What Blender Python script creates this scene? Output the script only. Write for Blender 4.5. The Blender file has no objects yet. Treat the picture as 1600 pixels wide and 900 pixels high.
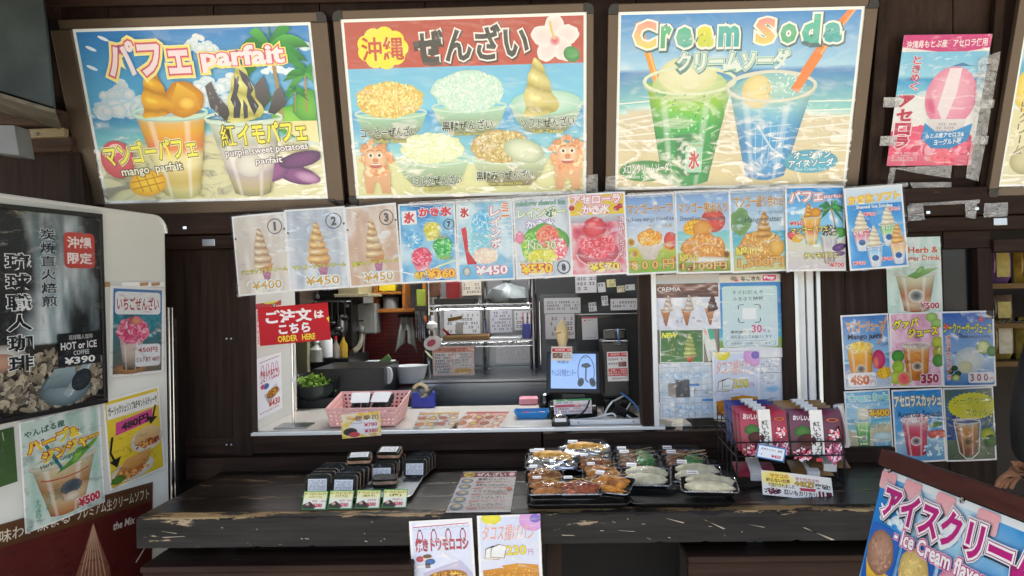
import bpy, bmesh, math, random
from mathutils import Vector, Matrix, noise
from mathutils.geometry import tessellate_polygon
random.seed(7)
S = bpy.context.scene
COL = S.collection
R = math.radians

# ------------------------------------------------------------------ camera
FPX = 1155.0                       # focal length in pixels of the 1600 px wide photograph
CAM = Vector((0.0, 0.0, 1.5))
YAW, PITCH, ROLL = R(1.8), R(0.8), R(-1.25)
CR = Matrix.Rotation(YAW, 3, 'Z') @ Matrix.Rotation(R(90) + PITCH, 3, 'X') @ Matrix.Rotation(ROLL, 3, 'Z')
cam = bpy.data.cameras.new('camera')
cam.sensor_width = 36.0
cam.lens = 36.0 * FPX / 1600.0
cam.clip_start = 0.05
cam.clip_end = 500
cam_o = bpy.data.objects.new('camera', cam)
COL.objects.link(cam_o)
cam_o.matrix_world = Matrix.Translation(CAM) @ CR.to_4x4()
S.camera = cam_o

# ------------------------------------------------------------------ sky, sun, exposure
SUN_EL, SUN_AZ = R(64), R(205)     # azimuth measured from +Y clockwise: high, behind the viewer
W = bpy.data.worlds.new('World')
S.world = W
W.use_nodes = True
wn = W.node_tree.nodes
sky = wn.new('ShaderNodeTexSky')
sky.sky_type = 'NISHITA'
sky.sun_disc = False
sky.sun_elevation = SUN_EL
sky.sun_rotation = SUN_AZ
sky.air_density = 1.0
sky.dust_density = 2.2
wn['Background'].inputs['Strength'].default_value = 0.13
W.node_tree.links.new(sky.outputs[0], wn['Background'].inputs['Color'])
sl = bpy.data.lights.new('sun', 'SUN')
sl.energy = 4.0
sl.angle = R(0.6)
sl.color = (1.0, 0.95, 0.87)
sun = bpy.data.objects.new('sun', sl)
COL.objects.link(sun)
sd = Vector((math.sin(SUN_AZ) * math.cos(SUN_EL), math.cos(SUN_AZ) * math.cos(SUN_EL), math.sin(SUN_EL)))
sun.rotation_euler = sd.to_track_quat('Z', 'Y').to_euler()
sun.location = sd * 20
S.view_settings.view_transform = 'Standard'
S.view_settings.look = 'None'
S.view_settings.gamma = 1.0
S.view_settings.use_curve_mapping = False
S.view_settings.exposure = 1.55
S.render.engine = 'CYCLES'
S.cycles.max_bounces = 8
S.cycles.transparent_max_bounces = 16
S.cycles.caustics_reflective = False
S.cycles.caustics_refractive = False
S.cycles.sample_clamp_indirect = 6.0

# ------------------------------------------------------------------ geometry helpers
def ray(px, py):
    return (CR @ Vector(((px - 800) / FPX, (450 - py) / FPX, -1.0))).normalized()
def at(px, py, y):                 # the point of the vertical plane Y = y seen at that pixel
    d = ray(px, py)
    return CAM + d * ((y - CAM.y) / d.y)
def atz(px, py, z):                # the point of the level plane Z = z
    d = ray(px, py)
    return CAM + d * ((z - CAM.z) / d.z)
def hit(px, py, pl):
    p0, n = pl
    d = ray(px, py)
    return CAM + d * ((p0 - CAM).dot(n) / d.dot(n))

def lin(c):
    if isinstance(c, str):
        c = c.lstrip('#')
        c = tuple(int(c[i:i + 2], 16) / 255 for i in (0, 2, 4))
    return tuple((v / 12.92 if v <= .04045 else ((v + .055) / 1.055) ** 2.4) for v in c[:3])

class MB:
    def __init__(s):
        s.v = []; s.f = []
    def add(s, vs, fs):
        b = len(s.v)
        s.v += [Vector(p) for p in vs]
        s.f += [tuple(i + b for i in f) for f in fs]
        return s
    def box(s, a, b):
        x0, y0, z0 = a; x1, y1, z1 = b
        return s.add([(x0, y0, z0), (x1, y0, z0), (x1, y1, z0), (x0, y1, z0), (x0, y0, z1), (x1, y0, z1), (x1, y1, z1), (x0, y1, z1)],
                     [(3, 2, 1, 0), (4, 5, 6, 7), (0, 1, 5, 4), (1, 2, 6, 5), (2, 3, 7, 6), (3, 0, 4, 7)])
    def cb(s, c, d):
        return s.box((c[0] - d[0] / 2, c[1] - d[1] / 2, c[2] - d[2] / 2), (c[0] + d[0] / 2, c[1] + d[1] / 2, c[2] + d[2] / 2))
    def slab(s, pts, vec):             # a polygon pushed along vec
        n = len(pts); vec = Vector(vec)
        pts = [Vector(p) for p in pts]
        nrm = Vector((0, 0, 0))
        for i in range(n):
            nrm += (pts[i] - pts[0]).cross(pts[(i + 1) % n] - pts[0])
        if nrm.dot(vec) > 0: pts = pts[::-1]
        return s.add(pts + [p + vec for p in pts],
                     [tuple(range(n)), tuple(range(2 * n - 1, n - 1, -1))] + [((i + 1) % n, i, i + n, (i + 1) % n + n) for i in range(n)])
    def tube(s, pts, r, n=8, caps=True):
        pts = [Vector(p) for p in pts]
        m = len(pts)
        rs = r if isinstance(r, (list, tuple)) else [r] * m
        rings = []; up = Vector((0, 0, 1))
        for i, p in enumerate(pts):
            t = (pts[min(i + 1, m - 1)] - pts[max(i - 1, 0)])
            t = t.normalized() if t.length > 1e-9 else Vector((0, 0, 1))
            ref = up if abs(t.dot(up)) < .95 else Vector((1, 0, 0))
            a = t.cross(ref).normalized(); b = a.cross(t)
            rings.append([p + (a * math.cos(2 * math.pi * k / n) + b * math.sin(2 * math.pi * k / n)) * rs[i] for k in range(n)])
        fs = []
        for i in range(m - 1):
            for k in range(n):
                fs.append((i * n + k, i * n + (k + 1) % n, (i + 1) * n + (k + 1) % n, (i + 1) * n + k))
        if caps:
            fs.append(tuple(range(n - 1, -1, -1))); fs.append(tuple((m - 1) * n + k for k in range(n)))
        return s.add([p for r_ in rings for p in r_], fs)
    def lathe(s, prof, c=(0, 0, 0), n=20, sx=1, sy=1):
        c = Vector(c); vs = []; fs = []
        for (r, z) in prof:
            for k in range(n):
                a = 2 * math.pi * k / n
                vs.append(c + Vector((r * sx * math.cos(a), r * sy * math.sin(a), z)))
        for i in range(len(prof) - 1):
            for k in range(n):
                fs.append((i * n + k, i * n + (k + 1) % n, (i + 1) * n + (k + 1) % n, (i + 1) * n + k))
        return s.add(vs, fs)
    def rbox(s, c, d, r=.01, seg=3, top=True):   # box with rounded vertical corners
        x, y, z = c; dx, dy, dz = d[0] / 2, d[1] / 2, d[2] / 2
        pts = rrect(x - dx, y - dy, x + dx, y + dy, r, seg)
        return s.slab([(p[0], p[1], z - dz) for p in pts], (0, 0, d[2]))
    def xf(s, M):
        s.v = [M @ p for p in s.v]
        return s
    def mesh(s, name, smooth=False):
        me = bpy.data.meshes.new(name)
        me.from_pydata([tuple(p) for p in s.v], [], s.f)
        if smooth:
            me.polygons.foreach_set('use_smooth', [True] * len(me.polygons))
            try: me.set_sharp_from_angle(angle=R(40))
            except Exception: pass
        me.update()
        return me
    def build(s, name, m, parent=None, smooth=False, bevel=0, label=None):
        o = bpy.data.objects.new(name, s.mesh(name, smooth))
        COL.objects.link(o)
        o.data.materials.append(m)
        if parent is not None:
            o.parent = parent
            o.matrix_parent_inverse = parent.matrix_basis.inverted()
        if bevel:
            b = o.modifiers.new('b', 'BEVEL'); b.width = bevel; b.segments = 2; b.limit_method = 'ANGLE'
        if label: o['label'] = label
        return o

def rrect(x0, y0, x1, y1, r, seg=4):
    pts = []
    for cx, cy, a0 in ((x1 - r, y1 - r, 0), (x0 + r, y1 - r, 90), (x0 + r, y0 + r, 180), (x1 - r, y0 + r, 270)):
        for k in range(seg + 1):
            a = R(a0 + 90 * k / seg)
            pts.append((cx + r * math.cos(a), cy + r * math.sin(a)))
    return pts

def thing(name, label, cat, loc=(0, 0, 0), rz=0, group=None, M=None):
    o = bpy.data.objects.new(name, None)
    COL.objects.link(o)
    o.empty_display_size = .05
    if M is not None: o.matrix_basis = M
    else: o.matrix_basis = Matrix.Translation(loc) @ Matrix.Rotation(rz, 4, 'Z')
    tag(o, label, cat, group)
    return o
def tag(o, label=None, cat=None, group=None, kind=None):
    if label: o['label'] = label
    if cat: o['category'] = cat
    if group: o['group'] = group
    if kind: o['kind'] = kind
    return o
def local(mb, name, m, parent, smooth=False, bevel=0, kind=None):   # mesh given in the parent's own space
    o = bpy.data.objects.new(name, mb.mesh(name, smooth))
    COL.objects.link(o); o.data.materials.append(m); o.parent = parent
    if bevel:
        b = o.modifiers.new('b', 'BEVEL'); b.width = bevel; b.segments = 2; b.limit_method = 'ANGLE'
    if kind: o['kind'] = kind
    return o
def copy_tree(o, parent=None):
    c = o.copy(); COL.objects.link(c); c.parent = parent
    for ch in list(o.children):
        copy_tree(ch, c)
    return c

# ------------------------------------------------------------------ materials
def newmat(name):
    m = bpy.data.materials.new(name); m.use_nodes = True
    nt = m.node_tree
    return m, nt, nt.nodes['Principled BSDF'], nt.links
def mat(name, col, rough=.5, metal=0, var=.12, scale=8, bump=0, bscale=60, spec=.5, stretch=(1, 1, 1), emit=0, alpha=1, trans=0):
    m, nt, b, L = newmat(name)
    c = lin(col)
    tc = nt.nodes.new('ShaderNodeTexCoord'); mp = nt.nodes.new('ShaderNodeMapping')
    mp.inputs['Scale'].default_value = stretch
    L.new(tc.outputs['Object'], mp.inputs['Vector'])
    nz = nt.nodes.new('ShaderNodeTexNoise'); nz.inputs['Scale'].default_value = scale; nz.inputs['Detail'].default_value = 6
    L.new(mp.outputs[0], nz.inputs['Vector'])
    rp = nt.nodes.new('ShaderNodeValToRGB')
    rp.color_ramp.elements[0].position = .3; rp.color_ramp.elements[1].position = .7
    rp.color_ramp.elements[0].color = (*[v * (1 - var) for v in c], 1)
    rp.color_ramp.elements[1].color = (*[min(1, v * (1 + var)) for v in c], 1)
    L.new(nz.outputs['Fac'], rp.inputs['Fac']); L.new(rp.outputs['Color'], b.inputs['Base Color'])
    b.inputs['Roughness'].default_value = rough; b.inputs['Metallic'].default_value = metal
    b.inputs['Specular IOR Level'].default_value = spec
    if trans: b.inputs['Transmission Weight'].default_value = trans
    if bump:
        n2 = nt.nodes.new('ShaderNodeTexNoise'); n2.inputs['Scale'].default_value = bscale; n2.inputs['Detail'].default_value = 4
        L.new(mp.outputs[0], n2.inputs['Vector'])
        bp = nt.nodes.new('ShaderNodeBump'); bp.inputs['Strength'].default_value = bump; bp.inputs['Distance'].default_value = .003
        L.new(n2.outputs['Fac'], bp.inputs['Height']); L.new(bp.outputs['Normal'], b.inputs['Normal'])
    if emit:
        b.inputs['Emission Color'].default_value = (*c, 1); b.inputs['Emission Strength'].default_value = emit
    return m
def wood(name, dark, light, axis='x', rough=.6, wear=None, wearth=.62, spec=.12, scale=1.0):
    m, nt, b, L = newmat(name)
    tc = nt.nodes.new('ShaderNodeTexCoord'); mp = nt.nodes.new('ShaderNodeMapping')
    sc = {'x': (.9, 14, 14), 'y': (14, .9, 14), 'z': (14, 14, .9)}[axis]
    mp.inputs['Scale'].default_value = tuple(v * scale for v in sc)
    L.new(tc.outputs['Object'], mp.inputs['Vector'])
    nz = nt.nodes.new('ShaderNodeTexNoise'); nz.inputs['Scale'].default_value = 3; nz.inputs['Detail'].default_value = 8; nz.inputs['Roughness'].default_value = .65
    L.new(mp.outputs[0], nz.inputs['Vector'])
    rp = nt.nodes.new('ShaderNodeValToRGB')
    rp.color_ramp.elements[0].position = .32; rp.color_ramp.elements[1].position = .72
    rp.color_ramp.elements[0].color = (*lin(dark), 1); rp.color_ramp.elements[1].color = (*lin(light), 1)
    L.new(nz.outputs['Fac'], rp.inputs['Fac'])
    out = rp.outputs['Color']
    if wear:
        mp2 = nt.nodes.new('ShaderNodeMapping'); mp2.inputs['Scale'].default_value = {'x': (1, 5, 5), 'y': (5, 1, 5), 'z': (5, 5, 1)}[axis]
        L.new(tc.outputs['Object'], mp2.inputs['Vector'])
        n2 = nt.nodes.new('ShaderNodeTexNoise'); n2.inputs['Scale'].default_value = 5.5; n2.inputs['Detail'].default_value = 10; n2.inputs['Roughness'].default_value = .72
        L.new(mp2.outputs[0], n2.inputs['Vector'])
        r2 = nt.nodes.new('ShaderNodeValToRGB')
        r2.color_ramp.elements[0].position = wearth; r2.color_ramp.elements[1].position = wearth + .02
        r2.color_ramp.elements[0].color = (0, 0, 0, 1); r2.color_ramp.elements[1].color = (1, 1, 1, 1)
        L.new(n2.outputs['Fac'], r2.inputs['Fac'])
        mx = nt.nodes.new('ShaderNodeMix'); mx.data_type = 'RGBA'
        L.new(r2.outputs['Color'], mx.inputs['Factor']); L.new(out, mx.inputs[6]); mx.inputs[7].default_value = (*lin(wear), 1)
        out = mx.outputs[2]
    L.new(out, b.inputs['Base Color'])
    b.inputs['Roughness'].default_value = rough; b.inputs['Specular IOR Level'].default_value = spec
    bp = nt.nodes.new('ShaderNodeBump'); bp.inputs['Strength'].default_value = .25; bp.inputs['Distance'].default_value = .002
    L.new(nz.outputs['Fac'], bp.inputs['Height']); L.new(bp.outputs['Normal'], b.inputs['Normal'])
    return m
def printmat(name, emit=0, rough=.5):
    m, nt, b, L = newmat(name)
    a = nt.nodes.new('ShaderNodeVertexColor'); a.layer_name = 'ink'
    L.new(a.outputs['Color'], b.inputs['Base Color'])
    b.inputs['Roughness'].default_value = rough; b.inputs['Specular IOR Level'].default_value = .25
    if emit:
        L.new(a.outputs['Color'], b.inputs['Emission Color']); b.inputs['Emission Strength'].default_value = emit
    return m
def filmmat(name, gloss=.06, rough=.12, bump=.5, bscale=7, tint=(1, 1, 1), stretch=(1, 1, 1), milk=0.0, gmax=.55, dist=.02, crease_glare=0.0, cscale=8, cth=.56, low=False):
    m = bpy.data.materials.new(name); m.use_nodes = True
    nt = m.node_tree; nt.nodes.clear(); L = nt.links
    out = nt.nodes.new('ShaderNodeOutputMaterial')
    tr = nt.nodes.new('ShaderNodeBsdfTransparent'); tr.inputs['Color'].default_value = (*tint, 1)
    gl = nt.nodes.new('ShaderNodeBsdfGlossy'); gl.inputs['Roughness'].default_value = rough
    mx = nt.nodes.new('ShaderNodeMixShader')
    lw = nt.nodes.new('ShaderNodeLayerWeight'); lw.inputs['Blend'].default_value = .25
    mr = nt.nodes.new('ShaderNodeMapRange'); mr.inputs['To Min'].default_value = gloss; mr.inputs['To Max'].default_value = gmax
    tc = nt.nodes.new('ShaderNodeTexCoord'); mp = nt.nodes.new('ShaderNodeMapping'); mp.inputs['Scale'].default_value = stretch
    nz = nt.nodes.new('ShaderNodeTexNoise'); nz.inputs['Scale'].default_value = bscale; nz.inputs['Detail'].default_value = 5; nz.inputs['Distortion'].default_value = .8
    bp = nt.nodes.new('ShaderNodeBump'); bp.inputs['Strength'].default_value = bump; bp.inputs['Distance'].default_value = dist
    L.new(tc.outputs['Object'], mp.inputs['Vector']); L.new(mp.outputs[0], nz.inputs['Vector']); L.new(nz.outputs['Fac'], bp.inputs['Height'])
    L.new(bp.outputs['Normal'], gl.inputs['Normal']); L.new(bp.outputs['Normal'], lw.inputs['Normal'])
    L.new(lw.outputs['Fresnel'], mr.inputs['Value']); L.new(mr.outputs[0], mx.inputs[0])
    if crease_glare:      # glare streaks painted in: noise raises the gloss as creases in film would
        n3 = nt.nodes.new('ShaderNodeTexNoise'); n3.inputs['Scale'].default_value = cscale; n3.inputs['Detail'].default_value = 7; n3.inputs['Roughness'].default_value = .6; n3.inputs['Distortion'].default_value = 2.2
        m3 = nt.nodes.new('ShaderNodeMapping'); m3.inputs['Scale'].default_value = (1.0, 2.6, 1.0); m3.inputs['Rotation'].default_value = (0, 0, .5)
        oi = nt.nodes.new('ShaderNodeObjectInfo'); va = nt.nodes.new('ShaderNodeVectorMath'); va.operation = 'ADD'
        L.new(tc.outputs['Object'], va.inputs[0]); L.new(oi.outputs['Location'], va.inputs[1])
        L.new(va.outputs[0], m3.inputs['Vector']); L.new(m3.outputs[0], n3.inputs['Vector'])
        r3 = nt.nodes.new('ShaderNodeMapRange'); r3.inputs['From Min'].default_value = cth; r3.inputs['From Max'].default_value = cth + .12; r3.inputs['To Max'].default_value = crease_glare
        L.new(n3.outputs['Fac'], r3.inputs['Value'])
        if low:     # painted glare grows towards the lower edge, where the film crinkles
            sx = nt.nodes.new('ShaderNodeSeparateXYZ'); L.new(tc.outputs['Object'], sx.inputs[0])
            lo_ = nt.nodes.new('ShaderNodeMapRange'); lo_.inputs['From Min'].default_value = .10; lo_.inputs['From Max'].default_value = -.22; lo_.inputs['To Min'].default_value = .12; L.new(sx.outputs['Y'], lo_.inputs['Value'])
            mu = nt.nodes.new('ShaderNodeMath'); mu.operation = 'MULTIPLY'; L.new(lo_.outputs[0], mu.inputs[0]); mu.inputs[1].default_value = crease_glare; L.new(mu.outputs[0], r3.inputs['To Max'])
        ad = nt.nodes.new('ShaderNodeMath'); ad.operation = 'ADD'; ad.use_clamp = True
        L.new(mr.outputs[0], ad.inputs[0]); L.new(r3.outputs[0], ad.inputs[1]); L.new(ad.outputs[0], mx.inputs[0])
    top = tr
    if milk:
        df = nt.nodes.new('ShaderNodeBsdfDiffuse'); df.inputs['Color'].default_value = (.8, .82, .84, 1)
        m2 = nt.nodes.new('ShaderNodeMixShader'); m2.inputs[0].default_value = milk
        L.new(tr.outputs[0], m2.inputs[1]); L.new(df.outputs[0], m2.inputs[2]); top = m2
    L.new(top.outputs[0], mx.inputs[1]); L.new(gl.outputs[0], mx.inputs[2]); L.new(mx.outputs[0], out.inputs['Surface'])
    return m

M = {}
M['print'] = printmat('print')
M['lit_print'] = printmat('backlit_print', emit=.045)
M['screen'] = printmat('screen_print', emit=.2, rough=.25)
M['paper'] = mat('paper', '#e9e9ea', .6, var=.02)
M['film'] = filmmat('film', gloss=.02, rough=.16, bump=.35, bscale=9, crease_glare=.26, cscale=9, cth=.55)
M['sign_film'] = filmmat('sign_film', gloss=.015, rough=.14, bump=.28, bscale=6, crease_glare=.5, cscale=6, cth=.50, low=True)
M['wrap'] = filmmat('wrap', gloss=.0, rough=.12, bump=.5, bscale=45, gmax=.06, dist=.004, crease_glare=.4, cscale=40, cth=.63)
M['lid'] = filmmat('lid', gloss=.008, rough=.10, bump=.4, bscale=35, milk=.008, gmax=.09, dist=.004, crease_glare=.16, cscale=30, cth=.62)
M['tape'] = filmmat('tape', gloss=.16, rough=.14, bump=.9, bscale=45, milk=.2)
M['glass'] = filmmat('glass', gloss=.05, rough=.01, bump=0.0)
M['brown'] = wood('dark_brown_board', '#231813', '#3d2d25', 'x', wear='#5d5048', wearth=.665)
M['brown_v'] = wood('dark_brown_board_upright', '#1e1511', '#382a23', 'z', wear='#564a43', wearth=.67)
M['fascia'] = wood('fascia_board', '#2a1d1a', '#3d2e28', 'z', rough=.5, wear='#584b45', wearth=.675)
M['black_counter'] = wood('worn_black_counter', '#130e0b', '#241c16', 'x', rough=.32, wear='#7d6244', wearth=.60, spec=.4)
M['counter_edge'] = wood('worn_counter_edge', '#1e1d1d', '#343231', 'x', rough=.5, wear='#9a8a72', wearth=.63, spec=.12)
M['edge_wear'] = wood('heavily_worn_edge', '#1e1a17', '#34302c', 'x', rough=.6, wear='#8f7550', wearth=.50, spec=.12)
M['edge_wear2'] = wood('chipped_edge', '#201d1b', '#363230', 'x', rough=.6, wear='#a08a68', wearth=.53, spec=.12)
M['worn_wood'] = wood('bare_worn_wood', '#5e4a33', '#9a7d55', 'x', rough=.7)
M['darkwall'] = mat('dark_underside', '#1a1716', .8)
M['alu'] = mat('aluminium', '#b9bec2', .32, 1, var=.06)
M['alu_w'] = mat('pale_aluminium', '#d5d8da', .45, .2, var=.04)
M['steel'] = mat('stainless', '#9ea1a4', .28, 1, var=.1, stretch=(1, 1, 20))
M['chrome'] = mat('chrome', '#d0d2d4', .12, 1, var=.03)
M['white'] = mat('white_paint', '#cdcfca', .45, var=.03, scale=3)
M['white_p'] = mat('white_plastic', '#e3e5e6', .35, var=.03)
M['black'] = mat('black_plastic', '#131315', .4, var=.1)
M['blackg'] = mat('black_gloss', '#0d0d0f', .18, var=.1)
M['bronze'] = mat('bronze_frame', '#5e5042', .42, .25, var=.08, stretch=(1, 1, 1))
M['pink'] = mat('pink_plastic', '#efbcb6', .45, var=.04)
M['blue'] = mat('blue_plastic', '#23339b', .35, var=.05)
M['ltblue'] = mat('light_blue_plastic', '#3d8ed0', .35, var=.05)
M['red'] = mat('red', '#c2181f', .45, var=.05)
M['grey'] = mat('grey', '#77797b', .5)
M['concrete'] = mat('concrete_ground', '#b9b09e', .9, var=.15, scale=2, bump=.3)
# ------------------------------------------------------------------ printed artwork (flat ink shapes on sheets)
_TX = {}; _TC = {}
def components(n, fs):
    par = list(range(n))
    def find(i):
        while par[i] != i:
            par[i] = par[par[i]]; i = par[i]
        return i
    for f in fs:
        a = find(f[0])
        for j in f[1:]: par[find(j)] = a
    ids = {}; return [ids.setdefault(find(i), len(ids)) for i in range(n)]
def text_mesh(s, off):
    k = (s, off)
    if k not in _TX:
        cu = bpy.data.curves.new('t', 'FONT'); cu.body = s; cu.resolution_u = 2; cu.offset = off
        ob = bpy.data.objects.new('t', cu)
        me = bpy.data.meshes.new_from_object(ob)
        fs = [tuple(p.vertices) for p in me.polygons]
        _TX[k] = ([(v.co.x, v.co.y) for v in me.vertices], fs); _TC[k] = components(len(me.vertices), fs)
        bpy.data.meshes.remove(me); bpy.data.objects.remove(ob); bpy.data.curves.remove(cu)
    return _TX[k]
def mixc(a, b, t): return tuple(a[i] + (b[i] - a[i]) * t for i in range(3))
def C(c): return lin(c) if isinstance(c, str) else c
STEP = 5e-5
class Art:
    """ink shapes in a sheet's own plane: x right, y down, the sheet is 100 wide and h tall"""
    def __init__(s, h, split=0):
        s.h = h; s.split = split; s.L = {'picture': [[], [], []], 'lettering': [[], [], []]}; s.z = 1; s.tgt = 'picture'
    def put(s, vs, fs, cs, lv=None):
        V, F, K = s.L[s.tgt]; b = len(V)
        V += [(x, y, s.z + (lv[i] * .1 if lv else 0)) for i, (x, y) in enumerate(vs)]
        if lv: s.z += max(lv) * .1
        F += [tuple(i + b for i in f) for f in fs]; K += cs
        s.z += 1
        return s
    def grid(s, x0, y0, x1, y1, fn, nx=16, ny=16):
        vs = []; cs = []; fs = []
        for j in range(ny + 1):
            for i in range(nx + 1):
                u, v = i / nx, j / ny
                vs.append((x0 + (x1 - x0) * u, y0 + (y1 - y0) * v)); cs.append(fn(u, v))
        for j in range(ny):
            for i in range(nx):
                a = j * (nx + 1) + i
                fs.append((a, a + 1, a + nx + 2, a + nx + 1))
        return s.put(vs, fs, cs)
    def rect(s, x0, y0, x1, y1, c, c2=None):
        c = C(c); c2 = C(c2) if c2 else c
        return s.grid(x0, y0, x1, y1, lambda u, v: mixc(c, c2, v), 1, 2)
    def rr(s, x0, y0, x1, y1, r, c, c2=None):
        return s.poly(rrect(x0, y0, x1, y1, r), c, c2)
    def poly(s, pts, c, c2=None):
        c = C(c); c2 = C(c2) if c2 else c
        ys = [p[1] for p in pts]; a, b = min(ys), max(ys)
        tri = tessellate_polygon([[Vector((p[0], p[1], 0)) for p in pts]])
        return s.put(list(pts), [tuple(t) for t in tri], [mixc(c, c2, (p[1] - a) / max(b - a, 1e-6)) for p in pts])
    def ell(s, cx, cy, rx, ry, c, c2=None, rot=0, n=22, ox=0, oy=0, rough=0, seed=0, spikes=0):
        c = C(c); c2 = C(c2) if c2 else c
        ca, sa = math.cos(R(rot)), math.sin(R(rot)); rnd = random.Random(seed)
        vs = [(cx + ox, cy + oy)]; cs = [c]
        for f in (.55, 1):
            for k in range(n):
                a = 2 * math.pi * k / n
                q = 1 + (rnd.uniform(-rough, rough) if f == 1 else 0)
                if spikes and f == 1 and k % 2: q *= 1 - spikes
                x, y = rx * f * q * math.cos(a), ry * f * q * math.sin(a)
                vs.append((cx + ox * (1 - f) + x * ca - y * sa, cy + oy * (1 - f) + x * sa + y * ca)); cs.append(mixc(c, c2, f * f))
        fs = [(0, 1 + k, 1 + (k + 1) % n) for k in range(n)]
        fs += [(1 + k, 1 + n + k, 1 + n + (k + 1) % n, 1 + (k + 1) % n) for k in range(n)]
        return s.put(vs, fs, cs)
    def line(s, pts, w, c, closed=False):
        c = C(c); pts = [Vector((p[0], p[1])) for p in pts]
        if closed: pts = pts + [pts[0], pts[1]]
        m = len(pts); vs = []; fs = []
        for i, p in enumerate(pts):
            t = pts[min(i + 1, m - 1)] - pts[max(i - 1, 0)]
            t = t.normalized() if t.length > 1e-9 else Vector((1, 0))
            nn = Vector((-t.y, t.x)) * (w / 2)
            vs += [(p.x + nn.x, p.y + nn.y), (p.x - nn.x, p.y - nn.y)]
            if i: fs.append((2 * i - 2, 2 * i - 1, 2 * i + 1, 2 * i))
        return s.put(vs, fs, [c] * len(vs))
    def arc(s, cx, cy, rx, ry, a0, a1, w, c, n=16):
        return s.line([(cx + rx * math.cos(R(a0 + (a1 - a0) * k / n)), cy + ry * math.sin(R(a0 + (a1 - a0) * k / n))) for k in range(n + 1)], w, c)
    def spots(s, cx, cy, rx, ry, n, size, cols, seed=1, dome=False, stretch=1.0):
        rnd = random.Random(seed); cols = [C(c) for c in cols]; vs = []; fs = []; cs = []; lv = []
        for q in range(n):
            a = rnd.uniform(0, 2 * math.pi); r = math.sqrt(rnd.random())
            x = cx + rx * r * math.cos(a); y = cy + ry * r * math.sin(a) * (1 if not dome or math.sin(a) < 0 else .35)
            z = size * rnd.uniform(.6, 1.2); rot = rnd.uniform(0, math.pi); c = rnd.choice(cols); b = len(vs); lv += [q] * 8
            for k in range(8):
                t = math.pi * k / 4
                dx, dy = z * stretch * math.cos(t), z * math.sin(t) * .6
                vs.append((x + dx * math.cos(rot) - dy * math.sin(rot), y + dx * math.sin(rot) + dy * math.cos(rot)))
                cs.append(mixc(c, tuple(min(1, v * 1.35 + .02) for v in c), .5 - .5 * math.sin(t)))
            fs.append(tuple(range(b, b + 8)))
        return s.put(vs, fs, cs, lv)
    def text(s, t, x0, y0, x1, y1, c, out=(), bold=.0, rot=0, slant=0, c2=None):
        old = s.tgt; s.tgt = 'lettering'
        if s.split and (x1 - x0) * (y1 - y0) > s.split:
            s.tgt = 'lettering#%d' % len(s.L); s.L[s.tgt] = [[], [], []]
        v0, _ = text_mesh(t, bold)
        if not v0: s.tgt = old; return s
        ax, bx = min(p[0] for p in v0), max(p[0] for p in v0); ay, by = min(p[1] for p in v0), max(p[1] for p in v0)
        sx, sy = (x1 - x0) / max(bx - ax, 1e-6), (y1 - y0) / max(by - ay, 1e-6)
        mx, my = (x0 + x1) / 2, (y0 + y1) / 2; ca, sa = math.cos(R(rot)), math.sin(R(rot))
        for w, oc, dx, dy in [(o + (0, 0))[:4] for o in sorted(out, key=lambda o: -o[0])] + [(0, c, 0, 0)]:
            vs, fs = text_mesh(t, bold + w)
            k1 = C(oc); k2 = C(c2) if (c2 and w == 0) else k1; P = []; K = []
            for x, y in vs:
                px, py = (x - ax) * sx + x0 - mx, y1 - (y - ay) * sy - my
                K.append(mixc(k1, k2, min(1, max(0, .5 + py / (y1 - y0)))))
                px -= slant * py
                P.append((mx + px * ca - py * sa + dx, my + px * sa + py * ca + dy))
            s.put(P, fs, K, _TC[(t, bold + w)] if P else None)
        s.tgt = old
        return s
    def vtext(s, t, x0, y0, x1, y1, c, out=(), bold=0.0, gap=.1, slant=0):
        n = len(t); hh = (y1 - y0) / n
        for i, ch in enumerate(t):
            if ch == 'ー':
                s.line([((x0 + x1) / 2, y0 + hh * (i + .12)), ((x0 + x1) / 2, y0 + hh * (i + .88))], (x1 - x0) * .16, c); continue
            s.text(ch, x0, y0 + hh * (i + gap / 2), x1, y0 + hh * (i + 1 - gap / 2), c, out, bold)
        return s
    def scribble(s, x0, y0, x1, y1, rows, c, seed=0, w=None, dens=.8):   # lines of print too small to read
        rnd = random.Random(seed); old = s.tgt; s.tgt = 'lettering'; c = C(c); hh = (y1 - y0) / rows; vs = []; fs = []; vs2 = []; fs2 = []
        for r in range(rows):
            x = x0
            while x < x1:
                ww = hh * rnd.uniform(.3, .7)
                if rnd.random() < dens:
                    for q in range(2):
                        yy = y0 + hh * (r + .15 + .38 * q + rnd.uniform(0, .1)); b = len(vs)
                        vs += [(x, yy), (min(x + ww, x1), yy), (min(x + ww, x1), yy + hh * .16), (x, yy + hh * .16)]; fs.append((b, b + 1, b + 2, b + 3))
                    b = len(vs2); xm = x + ww * rnd.uniform(.2, .7)
                    vs2 += [(xm, y0 + hh * (r + .1)), (xm + hh * .13, y0 + hh * (r + .1)), (xm + hh * .13, y0 + hh * (r + .78)), (xm, y0 + hh * (r + .78))]; fs2.append((b, b + 1, b + 2, b + 3))
                x += ww + hh * .16
        s.put(vs, fs, [c] * len(vs)); s.put(vs2, fs2, [c] * len(vs2)); s.tgt = old
        return s
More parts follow.
